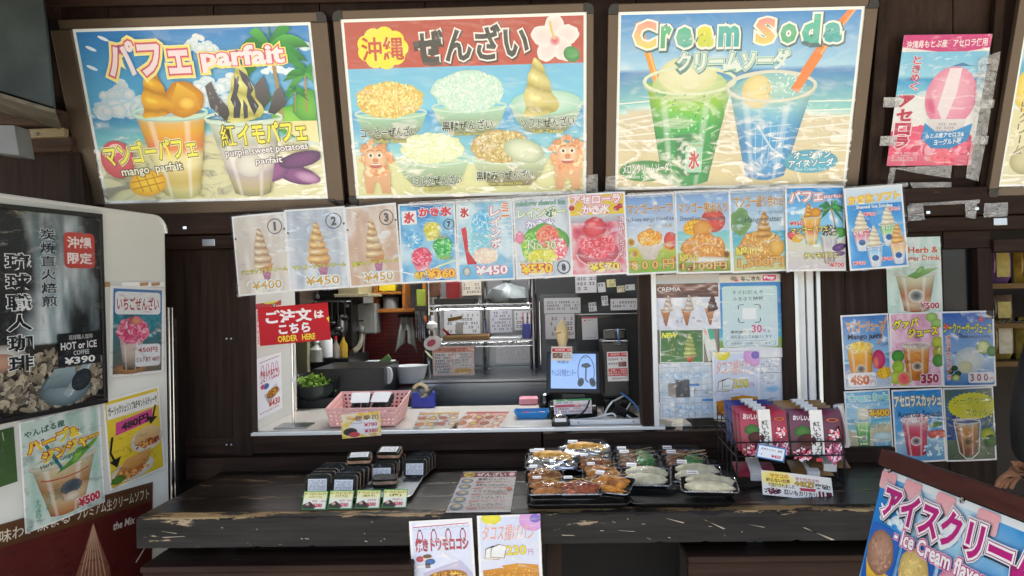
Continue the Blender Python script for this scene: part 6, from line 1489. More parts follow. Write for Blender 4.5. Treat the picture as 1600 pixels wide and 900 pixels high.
# tub, cutting board, white bowl, handle
t = kbox('wash_tub', 'low white tub standing at the sink', 'tub', 560, 568, 606, 577, 4.2, .25, M['white_p'])
t = thing('cutting_board', 'green cutting board leaning in the white tub', 'cutting board', at(596, 575, 4.2))
q = px4(4.16, (580, 574), (606, 553), (612, 562), (592, 575)); MB().slab(q, (0, .014, 0)).build('board', mat('green_board', '#54733a', .5), t, bevel=.003)
c = at(642, 597, 4.0); rw = at(668, 590, 4.0).x - c.x
t = thing('mixing_bowl', 'white plastic mixing bowl with a spout', 'bowl', c)
local(MB().lathe([(0, 0), (rw * .75, 0), (rw * .92, .05), (rw, .088), (rw * 1.04, .09), (rw * .97, .085), (rw * .8, .02), (0, .01)], n=24), 'bowl', M['white_p'], t, True); local(MB().slab([(-rw * .95, -.01, .085), (-rw * 1.3, 0, .082), (-rw * .95, .01, .085)], (0, 0, .006)), 'spout', M['white_p'], t)
t = thing('pan_handle', 'white rounded paddle handle beside the mixing bowl', 'paddle', at(607, 600, 3.7))
q = [(599 + 6 * math.cos(R(k * 30)) + (4 if 60 < k * 30 < 300 else 8), 587 + 14 * math.sin(R(k * 30))) for k in range(12)]
MB().slab([at(x, y, 3.68) for x, y in q], (0, .02, 0)).build('paddle', M['white_p'], t, bevel=.004)
# tape dispenser
p = atz(661, 636, ZS)
t = thing('tape_dispenser', 'blue tape dispenser beside the pink basket', 'tape dispenser', (p.x, p.y + .02, ZS - .003))
prof = [(-.055, 0), (.055, 0), (.055, .065), (.045, .078), (.03, .05), (-.01, .045), (-.03, .07), (-.05, .075)]
local(MB().slab([(x, -.025, z) for x, z in prof], (0, .05, 0)), 'body', M['blue'], t, bevel=.004)
local(MB().tube([(-.015 + .033 * math.cos(a_), -.0, .075 + .033 * math.sin(a_)) for a_ in [k * math.pi / 8 for k in range(17)]], .009, 6, False), 'tape_roll', mat('tape_roll', '#c8b890', .4), t, True)
# steel work table and wire rack
t = kbox('steel_table', 'long stainless steel work table below the wire rack', 'table', 664, 597, 860, 700, 3.95, .5, M['steel'])
kpart(t, 'top_edge', 655, 592, 870, 597, 3.93, .55, M['steel'])
t = thing('wire_rack', 'chrome wire shelf rack on the steel table', 'rack', at(752, 595, 4.1))
for px, yy in ((670, 4.06), (834, 4.06), (686, 4.38), (758, 4.38), (829, 4.38)):
    a_ = at(px, 500, yy); MB().tube([(a_.x, yy, at(px, 600, 4.0).z), (a_.x, yy, 2.3)], .010, 8).build('post', M['chrome'], t, smooth=True)
xa, xb = at(670, 500, 4.06).x, at(834, 500, 4.06).x
for py in (476, 533):
    z = at(750, py, 4.06).z
    for yy in (4.06, 4.38):
        MB().tube([(xa, yy, z), (xb, yy, z)], .004, 5).build('shelf_wire', M['chrome'], t); MB().tube([(xa, yy, z - .028), (xb, yy, z - .028)], .004, 5).build('shelf_wire', M['chrome'], t)
        zig = [(xa + (xb - xa) * k / 22, yy, z - (.028 if k % 2 else 0)) for k in range(23)]; MB().tube(zig, .003, 4).build('truss_wire', M['chrome'], t)
    g_ = MB()
    for k in range(24): x = xa + (xb - xa) * (k + .5) / 24; g_.tube([(x, 4.06, z + .004), (x, 4.38, z + .004)], .002, 4)
    tag(g_.build('deck_wires', M['chrome'], t), kind='stuff')
kbox('red_box', 'red box with a dark chair picture on the wire rack', 'box', 697, 440, 718, 468, 4.1, .08, mat('red_box', '#9a2228', .5))
kbox('black_tray', 'black tray on the top deck of the wire rack', 'tray', 678, 466, 743, 476, 4.08, .2, M['black'])
kbox('brown_box', 'brown carton at the end of the rack top', 'carton', 672, 437, 686, 464, 4.15, .1, mat('carton', '#6a4634', .7))
vs = MB().lathe([(0, 0), (.11, .002), (.125, .04), (.10, .09), (.045, .125), (.02, .14), (.035, .17), (0, .165)], n=26)
vs.v = [p * (1 + .22 * noise.noise(p * 26) + .08 * noise.noise(p * 60)) for p in vs.v]
t = thing('plastic_bag', 'tied grey plastic bag on the wire rack', 'bag', at(793, 476, 4.2)); local(vs, 'bag', mat('bag_plastic', '#6f7678', .45, var=.2, scale=12, bump=.6, bscale=30), t, True); t.scale = (.95, .8, .9)
kbox('cardboard_strip', 'flat cardboard piece on the middle deck of the rack', 'cardboard', 692, 524, 764, 532, 4.09, .2, mat('cardboard', '#8a6a44', .8))
kbox('white_box_file', 'flat white box on the middle deck of the rack', 'box', 765, 527, 815, 532, 4.09, .2, M['white_p'])
t = kbox('pen_cup', 'blue pen cup with pens on the wire rack', 'pen cup', 816, 506, 829, 529, 4.08, .05, M['blue'])
for k in range(4): MB().tube([at(818 + 3 * k, 508, 4.1), at(817 + 3.4 * k, 488 + 3 * (k % 2), 4.11)], .003, 5).build('pen', (M['red'], M['white_p'], M['black'], M['white_p'])[k], t)
t = thing('scissors_bundle', 'tape rolls and red handled tools on the rack', 'tools', at(700, 530, 4.2))
MB().tube([at(700, 500, 4.2), at(722, 496, 4.2)], .012, 6).build('roll', mat('kraft', '#a8885a', .7), t); MB().tube([at(692, 514, 4.15), at(706, 527, 4.15)], .008, 5).build('red_tool', M['red'], t); kpart(t, 'carton', 712, 505, 722, 530, 4.25, .05, M['white_p'])
# fridge doors with papers
t = kbox('steel_fridge', 'tall stainless fridge with papers behind the rack', 'fridge', 676, 400, 838, 640, 4.56, .4, M['steel'])
for x0, x1, y0, y1 in ((680, 754, 430, 572), (762, 836, 430, 572), (680, 754, 575, 640), (762, 836, 575, 640)): kpart(t, 'door', x0, y0, x1, y1, 4.54, .018, mat('fridge_door', '#85878a', .3, .6), .004)
kpart(t, 'door_seal', 755, 430, 761, 640, 4.545, .012, M['black'])
def note(label, x0, y0, x1, y1, y, rows, col='#5a5a60', bg='#c4c4c8', cat='paper', extra=None, film=None):
    b = Art(100 * (y1 - y0) / (x1 - x0)); b.rect(0, 0, 100, b.h, bg, bg); b.scribble(8, 8, 92, b.h - 8, rows, col, x0, dens=.6)
    if extra: extra(b)
    poster('paper_note', label, cat, px4(y, (x0, y0), (x1, y0 - 1), (x1, y1 - 1), (x0, y1)), b, film=film, group='papers inside the kitchen')
note('grey paper sheet on the fridge door above the cardboard', 694, 486, 750, 526, 4.53, 5)
note('large lilac paper sheet on the right fridge door', 766, 484, 800, 520, 4.53, 6, bg='#b4b4c0')
note('narrow paper sheet at the edge of the right fridge door', 804, 486, 830, 516, 4.53, 4)
note('wide paper behind the lower rack on the fridge', 775, 542, 830, 568, 4.53, 6, '#8a8a90', '#a8a8ac')
note('lined sheet on the upper fridge door', 722, 440, 752, 462, 4.53, 3, bg='#b8b0a0')
# menu hanging on the rack
b = Art(72); b.rect(0, 0, 100, 72, '#d8b8b4', '#e0c8bc'); b.rect(2, 2, 98, 14, '#c86a5a', '#d8907a'); b.rect(4, 15, 47, 69, '#e4e0e4'); b.rect(52, 15, 96, 52, '#e4e0e4'); b.scribble(6, 17, 38, 67, 7, '#2a2a30', 3, dens=.9); b.scribble(54, 17, 86, 50, 5, '#2a2a30', 4, dens=.9); b.scribble(39, 17, 46, 67, 7, '#c03a44', 5); b.scribble(88, 17, 95, 50, 5, '#c03a44', 6)
for x, y in ((60, 60), (70, 61), (80, 60), (88, 62)): b.ell(x, y, 7, 6, '#c8902e', '#e0b860')
b.scribble(10, 4, 90, 12, 1, '#8a2a24', 8)
poster('rack_menu', 'red bordered price list hanging on the wire rack', 'menu', px4(4.03, (676, 542), (740, 541), (742, 586), (676, 588)), b)
# fan-shaped tag
t = thing('round_fan', 'oval white paper fan with pink print on the rack', 'fan', at(676, 550, 3.99))
c = [at(676 + 14 * math.cos(a_) * .98 + 3 * math.sin(a_), 536 + 11 * math.sin(a_) - 4 * math.cos(a_), 3.99) for a_ in [k * math.pi / 9 for k in range(18)]]
MB().slab(c, (0, .004, 0)).build('fan', M['paper'], t); c2 = [at(674 + 7 * math.cos(a_), 536 + 5.5 * math.sin(a_) - 2 * math.cos(a_), 3.987) for a_ in [k * math.pi / 6 for k in range(12)]]
MB().slab(c2, (0, .001, 0)).build('print', mat('fan_print', '#c85a74', .6), t); MB().tube([at(664, 548, 3.99), at(676, 560, 3.99)], .005, 5).build('fan_handle', mat('fan_h', '#c8c89a', .5), t)
t = thing('hanging_ladle', 'white ladle hanging on the rack post', 'ladle', at(675, 510, 4.02)); MB().tube([at(675, 493, 4.03), at(675, 505, 4.03)], .008, 6).build('grip', M['white_p'], t); MB().lathe([(0, -.03), (.03, -.01), (.03, .01), (0, .03)], at(675, 509, 4.03), 10).build('cup', M['white_p'], t, smooth=True)
# dark cupboard at the right with notes
t = kbox('dark_cupboard', 'dark steel cupboard behind the till', 'cupboard', 840, 400, 1040, 700, 4.3, .5, mat('dark_steel', '#43464a', .35, .5))
kpart(t, 'door', 846, 460, 905, 640, 4.285, .014, mat('cup_door', '#55585c', .35, .5)); kpart(t, 'handle', 843, 470, 845, 570, 4.27, .02, M['chrome'])
note('white sheet with small diagrams on the cupboard door', 850, 466, 907, 490, 4.28, 3, '#4a4a50', '#b4b4b8'); note('second diagram sheet below it on the cupboard', 852, 491, 898, 530, 4.278, 4, '#7a5a5a', '#b8b8bc')
note('white note high on the cupboard above the till', 899, 430, 932, 458, 4.28, 3); note('small white slip beside the high note', 934, 442, 946, 457, 4.28, 2); note('yellow edged slip at the top of the cupboard', 948, 437, 962, 449, 4.28, 2, bg='#d0c890'); note('beige slip in the row of notes', 964, 447, 976, 457, 4.28, 2, bg='#c8c0a0'); note('white slip at the right end of the notes', 977, 445, 992, 454, 4.28, 1); note('wide white label with a bold mark above the big monitor', 954, 467, 996, 485, 4.28, 2); note('small square slip on the cupboard', 940, 463, 950, 478, 4.28, 2); note('tiny slip beside the diagram sheets', 920, 473, 932, 487, 4.28, 2)
# black panel and card terminal
t = kbox('black_monitor', 'big black monitor back behind the till', 'monitor', 901, 490, 1000, 655, 3.42, .05, M['black'], .008); kpart(t, 'edge', 903, 492, 998, 497, 3.414, .006, M['blackg'])
b = Art(140); b.rect(0, 0, 100, 140, '#d4d4d8', '#dcdce0'); b.rect(0, 0, 100, 9, '#c83a54'); b.ell(20, 20, 6, 6, '#d84a64'); b.scribble(32, 15, 84, 24, 1, '#8a8a90', 3); b.scribble(16, 124, 84, 134, 1, '#8a8a90', 4)
poster('pay_card', 'white pay card with a red top edge on the black monitor', 'card', px4(3.405, (909, 496), (933, 495), (935, 530), (910, 531)), b)
t = kbox('card_terminal', 'black receipt machine with a white and red notice', 'terminal', 941, 532, 985, 622, 3.12, .16, M['black'], .01); kpart(t, 'printer_top', 946, 515, 978, 531, 3.16, .1, M['blackg'], .006); kpart(t, 'slot', 958, 534, 972, 540, 3.117, .004, M['blackg'])
kpart(t, 'foot', 944, 622, 984, 660, 3.14, .14, M['blackg'], .006)
b = Art(145); b.rect(0, 0, 100, 145, '#dcd8da', '#e4e0e2'); b.rect(4, 5, 96, 24, '#c83a40'); b.scribble(8, 8, 92, 20, 1, '#f2e0e0', 2); b.scribble(6, 30, 94, 46, 1, '#3a3a44', 3); b.rect(54, 50, 92, 74, '#8a4a44', '#6a3a3a'); b.scribble(6, 52, 50, 66, 1, '#3a3a44', 5); b.rect(4, 82, 96, 120, '#c2343c'); b.scribble(8, 85, 92, 118, 3, '#f0dcdc', 6); b.scribble(20, 126, 80, 138, 1, '#7a4a4a', 7)
poster('terminal_notice', 'red and white notice stuck on the receipt machine', 'notice', px4(3.115, (949, 550), (981, 549), (982, 595), (949, 596)), b)
# till screen
t = thing('till_display', 'tilted till screen with a light blue drawing on it', 'till', atz(895, 640, ZS))
q = [at(855, 549, 3.10), at(938, 549, 3.10), at(938, 615, 3.05), at(853, 613, 3.05)]
Mx, w, h = sheet_frame(q)
MB().box((-w / 2, -h / 2, -.03), (w / 2, h / 2, -.001)).xf(Mx).build('casing', M['black'], t, bevel=.004)
b = Art(76); b.rect(0, 0, 100, 76, '#8fb0e4', '#9ab8ea'); b.text('休憩は', 14, 14, 40, 22, '#2f3a50'); b.text('やんばる物産センター', 2, 34, 56, 50, '#2f3a50', bold=.0)
b.arc(78, 40, 18, 36, 150, 390, 1.6, '#3f4858', 30); b.ell(78, 26, 10, 5, '#545c60', '#4a5258', rough=.2); b.line([(78, 30), (77, 56), (82, 62)], 3, '#4a5258'); b.ell(66, 62, 7, 10, '#3f454c', '#5a6068', rot=20); b.ell(92, 62, 7, 10, '#3f454c', '#5a6068', rot=-20); b.scribble(70, 6, 88, 10, 1, '#4a5468', 3)
for part, (V, F, K) in b.L.items():
    me = bpy.data.meshes.new(part); ws, hs = w * .84, h * .84
    me.from_pydata([tuple(Mx @ Vector(((x - 50) * ws / 100, (b.h / 2 - y) * hs / b.h + .004, .0005 + z * STEP))) for x, y, z in V], [], F)
    me.color_attributes.new('ink', 'FLOAT_COLOR', 'POINT').data.foreach_set('color', [z for cc in K for z in (cc[0], cc[1], cc[2], 1.0)])
    p = bpy.data.objects.new('screen' if part == 'picture' else 'screen_lettering', me); COL.objects.link(p); me.materials.append(M['screen']); p.parent = t; p.matrix_parent_inverse = t.matrix_basis.inverted()
kpart(t, 'neck', 880, 614, 915, 626, 3.08, .06, M['black']); a_ = at(895, 640, 3.1)
MB().box((a_.x - .1, 3.07, ZS - .003), (a_.x + .1, 3.26, ZS + .05)).build('base', M['blackg'], t, bevel=.006)
b = Art(40); b.rect(0, 0, 100, 40, '#e0dce2', '#e4e0e6'); b.rect(0, 0, 100, 5, '#4aa06a'); b.scribble(4, 6, 50, 12, 1, '#3a3a44', 1); b.rect(2, 14, 70, 21, '#d85a74'); b.scribble(4, 15, 96, 36, 3, '#a83a54', 2)
poster('till_notice', 'white notice with red lines below the till screen', 'notice', px4(3.05, (865, 625), (924, 622), (925, 646), (866, 648)), b)
# cone decoration and small card on the screen
t = thing('cone_ornament', 'soft serve cone ornament standing on the till', 'ornament', at(879, 548, 3.06))
p = at(879, 548, 3.07)
MB().lathe([(0, 0), (.014, 0), (.018, .03), (.024, .055), (.027, .07), (.022, .095), (.012, .115), (.003, .128), (0, .13)], p, 14).build('cone', mat('cone_cream', '#cdb88a', .5, var=.15, scale=30, bump=.4), t, smooth=True)
MB().tube([p + Vector((.027 * math.cos(k * .5), .027 * math.sin(k * .5), .05 + k * .003)) for k in range(10)], .003, 5).build('cone_band', mat('cone_b', '#a87a44', .6), t)
b = Art(80); b.rect(0, 0, 100, 80, '#d4ccc0', '#dcd4cc'); b.rect(4, 10, 96, 30, '#c0303a'); b.scribble(8, 13, 92, 26, 1, '#f0dcdc', 2); b.photo(6, 36, 54, 66, ['#8a7a70', '#6a4a3a', '#b8a898'], 3, 4); b.scribble(58, 34, 94, 70, 3, '#5a6a8a', 4)
poster('small_card', 'small red and white card clipped to the till screen', 'card', px4(3.035, (862, 543), (895, 540), (893, 565), (861, 562)), b, film=None)
# menus lying on the counter
for lab, qd, sd_ in (('picture menu sheet lying on the window counter near the basket', ((655, 645), (722, 643), (712, 670), (641, 672)), 1), ('picture menu sheet with rows of bowls lying beside the blue tray', ((722, 643), (790, 643), (789, 669), (712, 670)), 2)):
    b = Art(70); b.photo(2, 2, 98, 68, ['#2f6aa8', '#d8c07a', '#c8d8e4', '#a84a3a'] if sd_ == 1 else ['#d8b0a0', '#c87a5a', '#e4dcd0', '#b8503a'], sd_, 5)
    for k in range(8): b.ell(14 + 24 * (k % 4), 26 + 24 * (k // 4), 10, 8, ['#c87a4a', '#e0c060', '#a8483a', '#e8dcc0'][k % 4], '#8a5a3a')
    b.rect(2, 2, 98, 10, '#c8a43a' if sd_ == 1 else '#b8483a')
    poster('menu_sheet', lab, 'menu', [atz(x, y, ZS) for x, y in qd], b, filmgap=.002, group='menus on the window counter')
# blue tray, pebble, napkins, scanner, bell, rail, cables
c = atz(832, 652, ZS); 
t = thing('coin_tray', 'light blue plastic coin tray on the window counter', 'tray', (c.x, c.y + .03, ZS - .003))
n = 4; o1 = rrect(-.075, -.055, .075, .055, .015); o0 = rrect(-.06, -.042, .06, .042, .012); k = len(o1)
local(MB().add([(x, y, .003) for x, y in o0] + [(x, y, .028) for x, y in o1] + [(x * 1.04, y * 1.04, .028) for x, y in o1] + [(x * 1.02, y * 1.02, 0) for x, y in o0], [tuple(range(k))] + [(i, (i + 1) % k, k + (i + 1) % k, k + i) for i in range(k)] + [(k + i, k + (i + 1) % k, 2 * k + (i + 1) % k, 2 * k + i) for i in range(k)] + [(2 * k + i, 2 * k + (i + 1) % k, 3 * k + (i + 1) % k, 3 * k + i) for i in range(k)]), 'tray', M['ltblue'], t, True)
for nm, dx, dy, sx, m in (('red_sachet', -.028, .01, .026, M['red']), ('white_pebble', .006, -.006, .03, M['white_p']), ('pink_sachet', .04, .01, .02, M['pink'])):
    tt = thing(nm, {'red_sachet': 'red sachet in the blue tray', 'white_pebble': 'smooth white pebble in the blue tray', 'pink_sachet': 'small pink sachet in the blue tray'}[nm], nm.split('_')[1], (c.x + dx, c.y + .03 + dy, ZS + .0005))
    local(MB().lathe([(0, 0), (sx * .8, .001), (sx, .008), (sx * .7, .016), (0, .018)], n=14, sy=.62), 'body', m, tt, True)
c = atz(826, 632, ZS); t = thing('napkin_pack', 'folded pink cloth pack behind the blue tray', 'cloth', (c.x, c.y + .05, ZS)); local(MB().slab([(p[0], p[1], -.003) for p in rrect(-.045, -.05, .045, .05, .01)], (0, 0, .03)), 'pack', mat('pink_cloth', '#d08a98', .8), t, bevel=.006)
c = atz(852, 642, ZS); t = thing('barcode_scanner', 'black handheld scanner standing beside the till', 'scanner', (c.x, c.y + .02, ZS - .003))
local(MB().lathe([(0, 0), (.026, 0), (.028, .02), (.024, .05), (.018, .072), (0, .08)], n=14, sy=.8), 'body', M['blackg'], t, True); local(MB().lathe([(0, 0), (.006, 0), (.006, .003), (0, .003)], (0, -.024, .04), 8), 'button', M['white_p'], t)
c = atz(876, 664, ZS); t = thing('service_bell', 'small service bell with a white tag on the counter', 'bell', (c.x, c.y + .012, ZS - .003))
local(MB().rbox((0, 0, .009), (.07, .05, .018), .008), 'base', M['black'], t); local(MB().lathe([(.03, .018), (.028, .03), (.015, .042), (0, .046)], n=18), 'dome', M['chrome'], t, True); local(MB().lathe([(.004, .045), (.004, .055), (0, .056)], n=8), 'button', M['chrome'], t); local(MB().box((-.022, -.0305, .018), (.022, -.029, .032)), 'tag', M['paper'], t)
a_, b_ = at(890, 661, 2.93), at(1016, 658, 2.93)
t = thing('cable_rail', 'white aluminium rail along the sill below the till', 'rail', ((a_.x + b_.x) / 2, 2.93, ZS)); MB().box((a_.x, 2.915, ZS - .003), (b_.x - .03, 2.95, ZS + .017)).build('rail', M['alu_w'], t, bevel=.002)
for px in (904, 990): p = at(px, 661, 2.9148); MB().cb((p.x, 2.9145, ZS + .007), (.006, .002, .006)).build('screw', M['grey'], t)
t = thing('cable_bundle', 'tangle of white, blue and black cables behind the rail', 'cables', atz(985, 655, ZS))
wm_, bm_ = M['white_p'], mat('blue_cable', '#3f78b8', .4)
def cab_(nm, m, r, pts):
    P = [at(x, y, d) for x, y, d in pts]; Q = []
    for i in range(len(P) - 1):
        p0 = P[max(0, i - 1)]; p1 = P[i]; p2 = P[i + 1]; p3 = P[min(len(P) - 1, i + 2)]
        for s in range(6):
            u = s / 6; Q.append(.5 * ((2 * p1) + (p2 - p0) * u + (2 * p0 - 5 * p1 + 4 * p2 - p3) * u * u + (3 * p1 - p0 - 3 * p2 + p3) * u ** 3))
    MB().tube(Q + [P[-1]], r, 6).build(nm, m, t, smooth=True)
cab_('white_cable', wm_, .004, [(975, 618, 3.1), (955, 630, 3.05), (945, 648, 3.0), (952, 657, 2.98), (962, 652, 2.98), (955, 646, 2.98), (930, 653, 2.98), (895, 656, 2.98)])
cab_('white_cable', wm_, .0035, [(985, 630, 3.05), (978, 645, 3.0), (988, 654, 2.98), (1000, 656, 2.98)])
cab_('blue_cable', bm_, .004, [(970, 614, 3.08), (985, 625, 3.02), (997, 638, 3.0), (1004, 650, 2.98)]); cab_('blue_cable', bm_, .003, [(965, 514, 3.15), (966, 524, 3.11), (968, 538, 3.11)])
cab_('black_cable', M['black'], .0035, [(922, 622, 3.06), (915, 640, 3.02), (900, 652, 3.0), (885, 656, 2.98)])
for k in range(5): cab_('black_cable', M['black'], .005, [(958 + 3 * k, 628, 3.02), (972 - 4 * k, 638 + 2 * k, 3.0), (985 - 6 * k, 645, 2.99), (996 - 4 * k, 652, 3.0)])

# more kitchen clutter on the stove side
rk_ = random.Random(21)
for k, (px, py, yy, nm, c) in enumerate(((470, 560, 4.02, 'brown sauce bottle left of the spray bottle', '#5a2a18'), (482, 562, 4.05, 'dark green bottle left of the spray bottle', '#2a3a24'), (525, 562, 4.1, 'red capped seasoning bottle right of the spray bottle', '#8a8478'), (537, 562, 4.12, 'small yellow seasoning bottle by the heater spout', '#b8962e'))):
    bottle(nm, px, py, yy, .13 + .02 * (k % 2), .024, mat('bottle_%d' % k, c, .25), M['red'] if k == 2 else M['black'])
t = thing('utensil_rail', 'steel rail of hanging ladles and tongs above the stove', 'utensil rail', at(500, 470, 4.15))
MB().tube([at(472, 472, 4.15), at(548, 470, 4.15)], .006, 6).build('rail', M['chrome'], t)
for k in range(7):
    x = 478 + k * 10; L_ = 22 + 8 * (k % 3)
    MB().tube([at(x, 472, 4.14), at(x + 1, 472 + L_, 4.13)], .0045, 5).build('handle', M['chrome'] if k % 2 else M['black'], t)
    MB().lathe([(0, -.022), (.02, -.014), (.026, 0), (.022, .004), (0, .004)], at(x + 1, 474 + L_, 4.13), 10).build('ladle_head', M['steel'] if k % 2 else M['black'], t, smooth=True)
# ------------------------------------------------------------------ food on the counter
def tray(label, x0, x1, y0, y1, m, group, rimh=.016, r=.025):
    t = thing('tray', label, 'tray', ((x0 + x1) / 2, (y0 + y1) / 2, ZC + .001), group=group)
    hx, hy = (x1 - x0) / 2, (y1 - y0) / 2
    o1 = rrect(-hx, -hy, hx, hy, r, 5); o0 = rrect(-hx + .01, -hy + .01, hx - .01, hy - .01, r, 5); k = len(o1)
    vs = [(x, y, .003) for x, y in o0] + [(x, y, rimh) for x, y in o1] + [(x * 1.012, y * 1.012, rimh - .001) for x, y in o1] + [(x, y, .0005) for x, y in o0]
    fs = [tuple(range(k))] + [(a_ * k + i, a_ * k + (i + 1) % k, (a_ + 1) * k + (i + 1) % k, (a_ + 1) * k + i) for a_ in range(3) for i in range(k)]
    local(MB().add(vs, fs), 'tray', m, t, True)
    return t
ys = lambda px, py: atz(px, py, ZC)
f0, f1, bk = ys(470, 786), ys(640, 786), ys(600, 704)
tray('grey steel tray of rice sandwich packs on the counter', f0.x, f1.x, f0.y, min(bk.y, 2.74), mat('tray_steel', '#a4a8a8', .35, .6), 'trays on the counter')
# rice sandwich packs
def musubi_proto(x, y, z, rz, tilt, label, lab=True):
    Mx = Matrix.Translation((x, y, z)) @ Matrix.Rotation(rz, 4, 'Z') @ Matrix.Rotation(tilt, 4, 'X') @ Matrix.Diagonal((.86, .86, .82, 1))
    t = thing('rice_sandwich_pack', label, 'food pack', M=Mx, group='rice sandwich packs on the steel tray')
    return t
blk = MB().slab([(p[0], -.014, p[1]) for p in rrect(-.047, .004, .047, .078, .012)], (0, .028, 0)).mesh('nori_block')
wrp = MB().slab([(p[0], -.017, p[1]) for p in rrect(-.050, .001, .050, .082, .014)], (0, .034, 0)).mesh('wrap')
rcs = MB().slab([(p[0], -.006, p[1]) for p in rrect(-.0478, .0035, .0478, .0786, .012)], (0, .012, 0)).mesh('rice_layer')
lbl = MB().box((-.036, -.0190, .012), (.036, -.0184, .060)).mesh('label')
prn = Art(66); prn.scribble(6, 6, 94, 60, 7, '#7a7a84', 3, dens=.75)
lp = bpy.data.meshes.new('label_print'); V, F, K = prn.L['lettering']; lp.from_pydata([((x - 50) * .072 / 100, -.01925, .060 - y * .048 / 66) for x, y, z in V], [], F); lp.color_attributes.new('ink', 'FLOAT_COLOR', 'POINT').data.foreach_set('color', [q for c in K for q in (*c, 1.0)])
for me, m in ((blk, nori), (wrp, M['wrap']), (rcs, mat('rice_and_meat', '#a8846a', .6, var=.4, scale=60)), (lbl, M['paper']), (lp, M['print'])): me.materials.append(m)
def musubi(x, y, z, rz, tilt, label, lab=True):
    t = musubi_proto(x, y, z, rz, tilt, label)
    for nm, me in (('nori_block', blk), ('rice_layer', rcs), ('wrap', wrp)) + ((('label', lbl), ('label_print', lp)) if lab else ()):
        o = bpy.data.objects.new(nm, me); COL.objects.link(o); o.parent = t
zt = ZC + .004; rn = random.Random(5)
ordn = ('frontmost', 'second', 'third', 'fourth', 'rearmost')
for ci, (px, py, cnt, nm, lab) in enumerate(((497, 775, 5, 'leftmost row', 1), (538, 777, 5, 'row next to the leftmost', 1), (596, 757, 5, 'middle row behind the lying pack', 1), (650, 749, 5, 'rightmost row by the tray rim', 1))):
    p = ys(px, py)
    for k in range(cnt):
        musubi(p.x + .004 * k + rn.uniform(-.003, .003), min(p.y + .036 * k, 2.73), zt + .002 + .0012 * k, rn.uniform(-.06, .06), R(-14 + rn.uniform(-3, 3)), '%s rice sandwich pack of the %s' % (ordn[k], nm), True)
p = ys(597, 772); musubi(p.x - .0, p.y + .045, zt + .020, .12, R(-86), 'rice sandwich pack lying flat at the front of the tray', False)
p = ys(556, 766); musubi(p.x, p.y + .045, zt + .079, .1, R(-78), 'rice sandwich pack lying on top between the rows, nearer the left')
p = ys(602, 757); musubi(p.x, p.y + .045, zt + .081, -.08, R(-76), 'topmost rice sandwich pack over the middle row')
# green price cards along the tray
for i, px in enumerate((490, 531, 574, 616)):
    b = Art(70); b.rect(0, 0, 100, 70, '#4a9a3a', '#3f8a34'); b.rect(3, 3, 97, 67, '#e4e4d0', '#e8eadc'); b.rect(3, 3, 97, 30, '#e0dc9a', '#e8e4b8'); b.poly([(3, 67), (3, 52), (30, 40), (60, 60), (50, 67)], '#2a2c28', '#4a4a44'); b.ell(22, 50, 9, 6, '#d8b8a4', '#a86a5a')
    b.text('ポークたまごおにぎり', 5, 5, 95, 15, '#6a5a14', [(.04, '#f0e88a')], bold=.02); b.text(['(プレーン)', '(ツナマヨ)', '(油みそ)', '(梅)'][i], 26, 17, 76, 28, '#6a5a14', [(.04, '#f0e88a')], bold=.02); b.scribble(40, 34, 94, 44, 1, '#c06a7a', i); b.text('¥380', 46, 47, 84, 62, '#c83050', bold=.03)
    a_, b_ = ys(px - 22, 797 - i), ys(px + 16, 797 - i); up = Vector((.012, .028, .048))
    poster('price_card', 'green rice sandwich price card, %s from the left' % ('first', 'second', 'third', 'fourth')[i], 'price card', [a_ + up + Vector((0, 0, .002)), b_ + up + Vector((0, 0, .002)), b_ + Vector((0, 0, .002)), a_ + Vector((0, 0, .002))], b, film=None, group='price cards along the steel tray')
# zenzai menu lying on the counter
b = Art(92); b.rect(0, 0, 100, 92, '#cfcac8', '#d4d0cc'); b.rect(0, 2, 100, 15, '#7a2230'); b.ell(13, 8.5, 10, 6, '#d8c02e', '#e0cc3a'); b.text('沖縄', 6, 5, 20, 12, '#7a3a1e', bold=.02); b.text('ぜんざい', 27, 3.5, 82, 13.5, '#f0e4e0', bold=.03); b.ell(92, 8, 6, 5, '#e8d4d4', '#d8a0a4')
for k, s_ in enumerate(('黒糖ぜんざい', '黒糖みつぜんざい', 'ミルクぜんざい', 'ソフトぜんざい', 'コーヒーぜんざい')):
    y = 18 + 14.5 * k; b.ell(14, y + 7, 11, 6, '#8fa8b8', '#4a6a8a'); b.ell(14, y + 6, 7, 3.6, '#d8c8a0', '#a88a5a'); b.text(s_, 32, y, 86, y + 6, '#3a3434', bold=.01); b.line([(28, y + 8), (96, y + 8)], .5, '#c06a6a'); b.text('¥450', 30, y + 9, 46, y + 12.6, '#c0303c', bold=.02); b.scribble(50, y + 9, 90, y + 12.6, 1, '#b8585a', k)
b.ell(92, 46, 5, 4, '#c86a3a')
poster('counter_menu', 'laminated zenzai menu lying on the counter', 'menu', [ys(x, y) + Vector((0, 0, .0015)) for x, y in ((720, 738), (803, 737), (803, 800), (702, 801))], b, sleeve=.006)
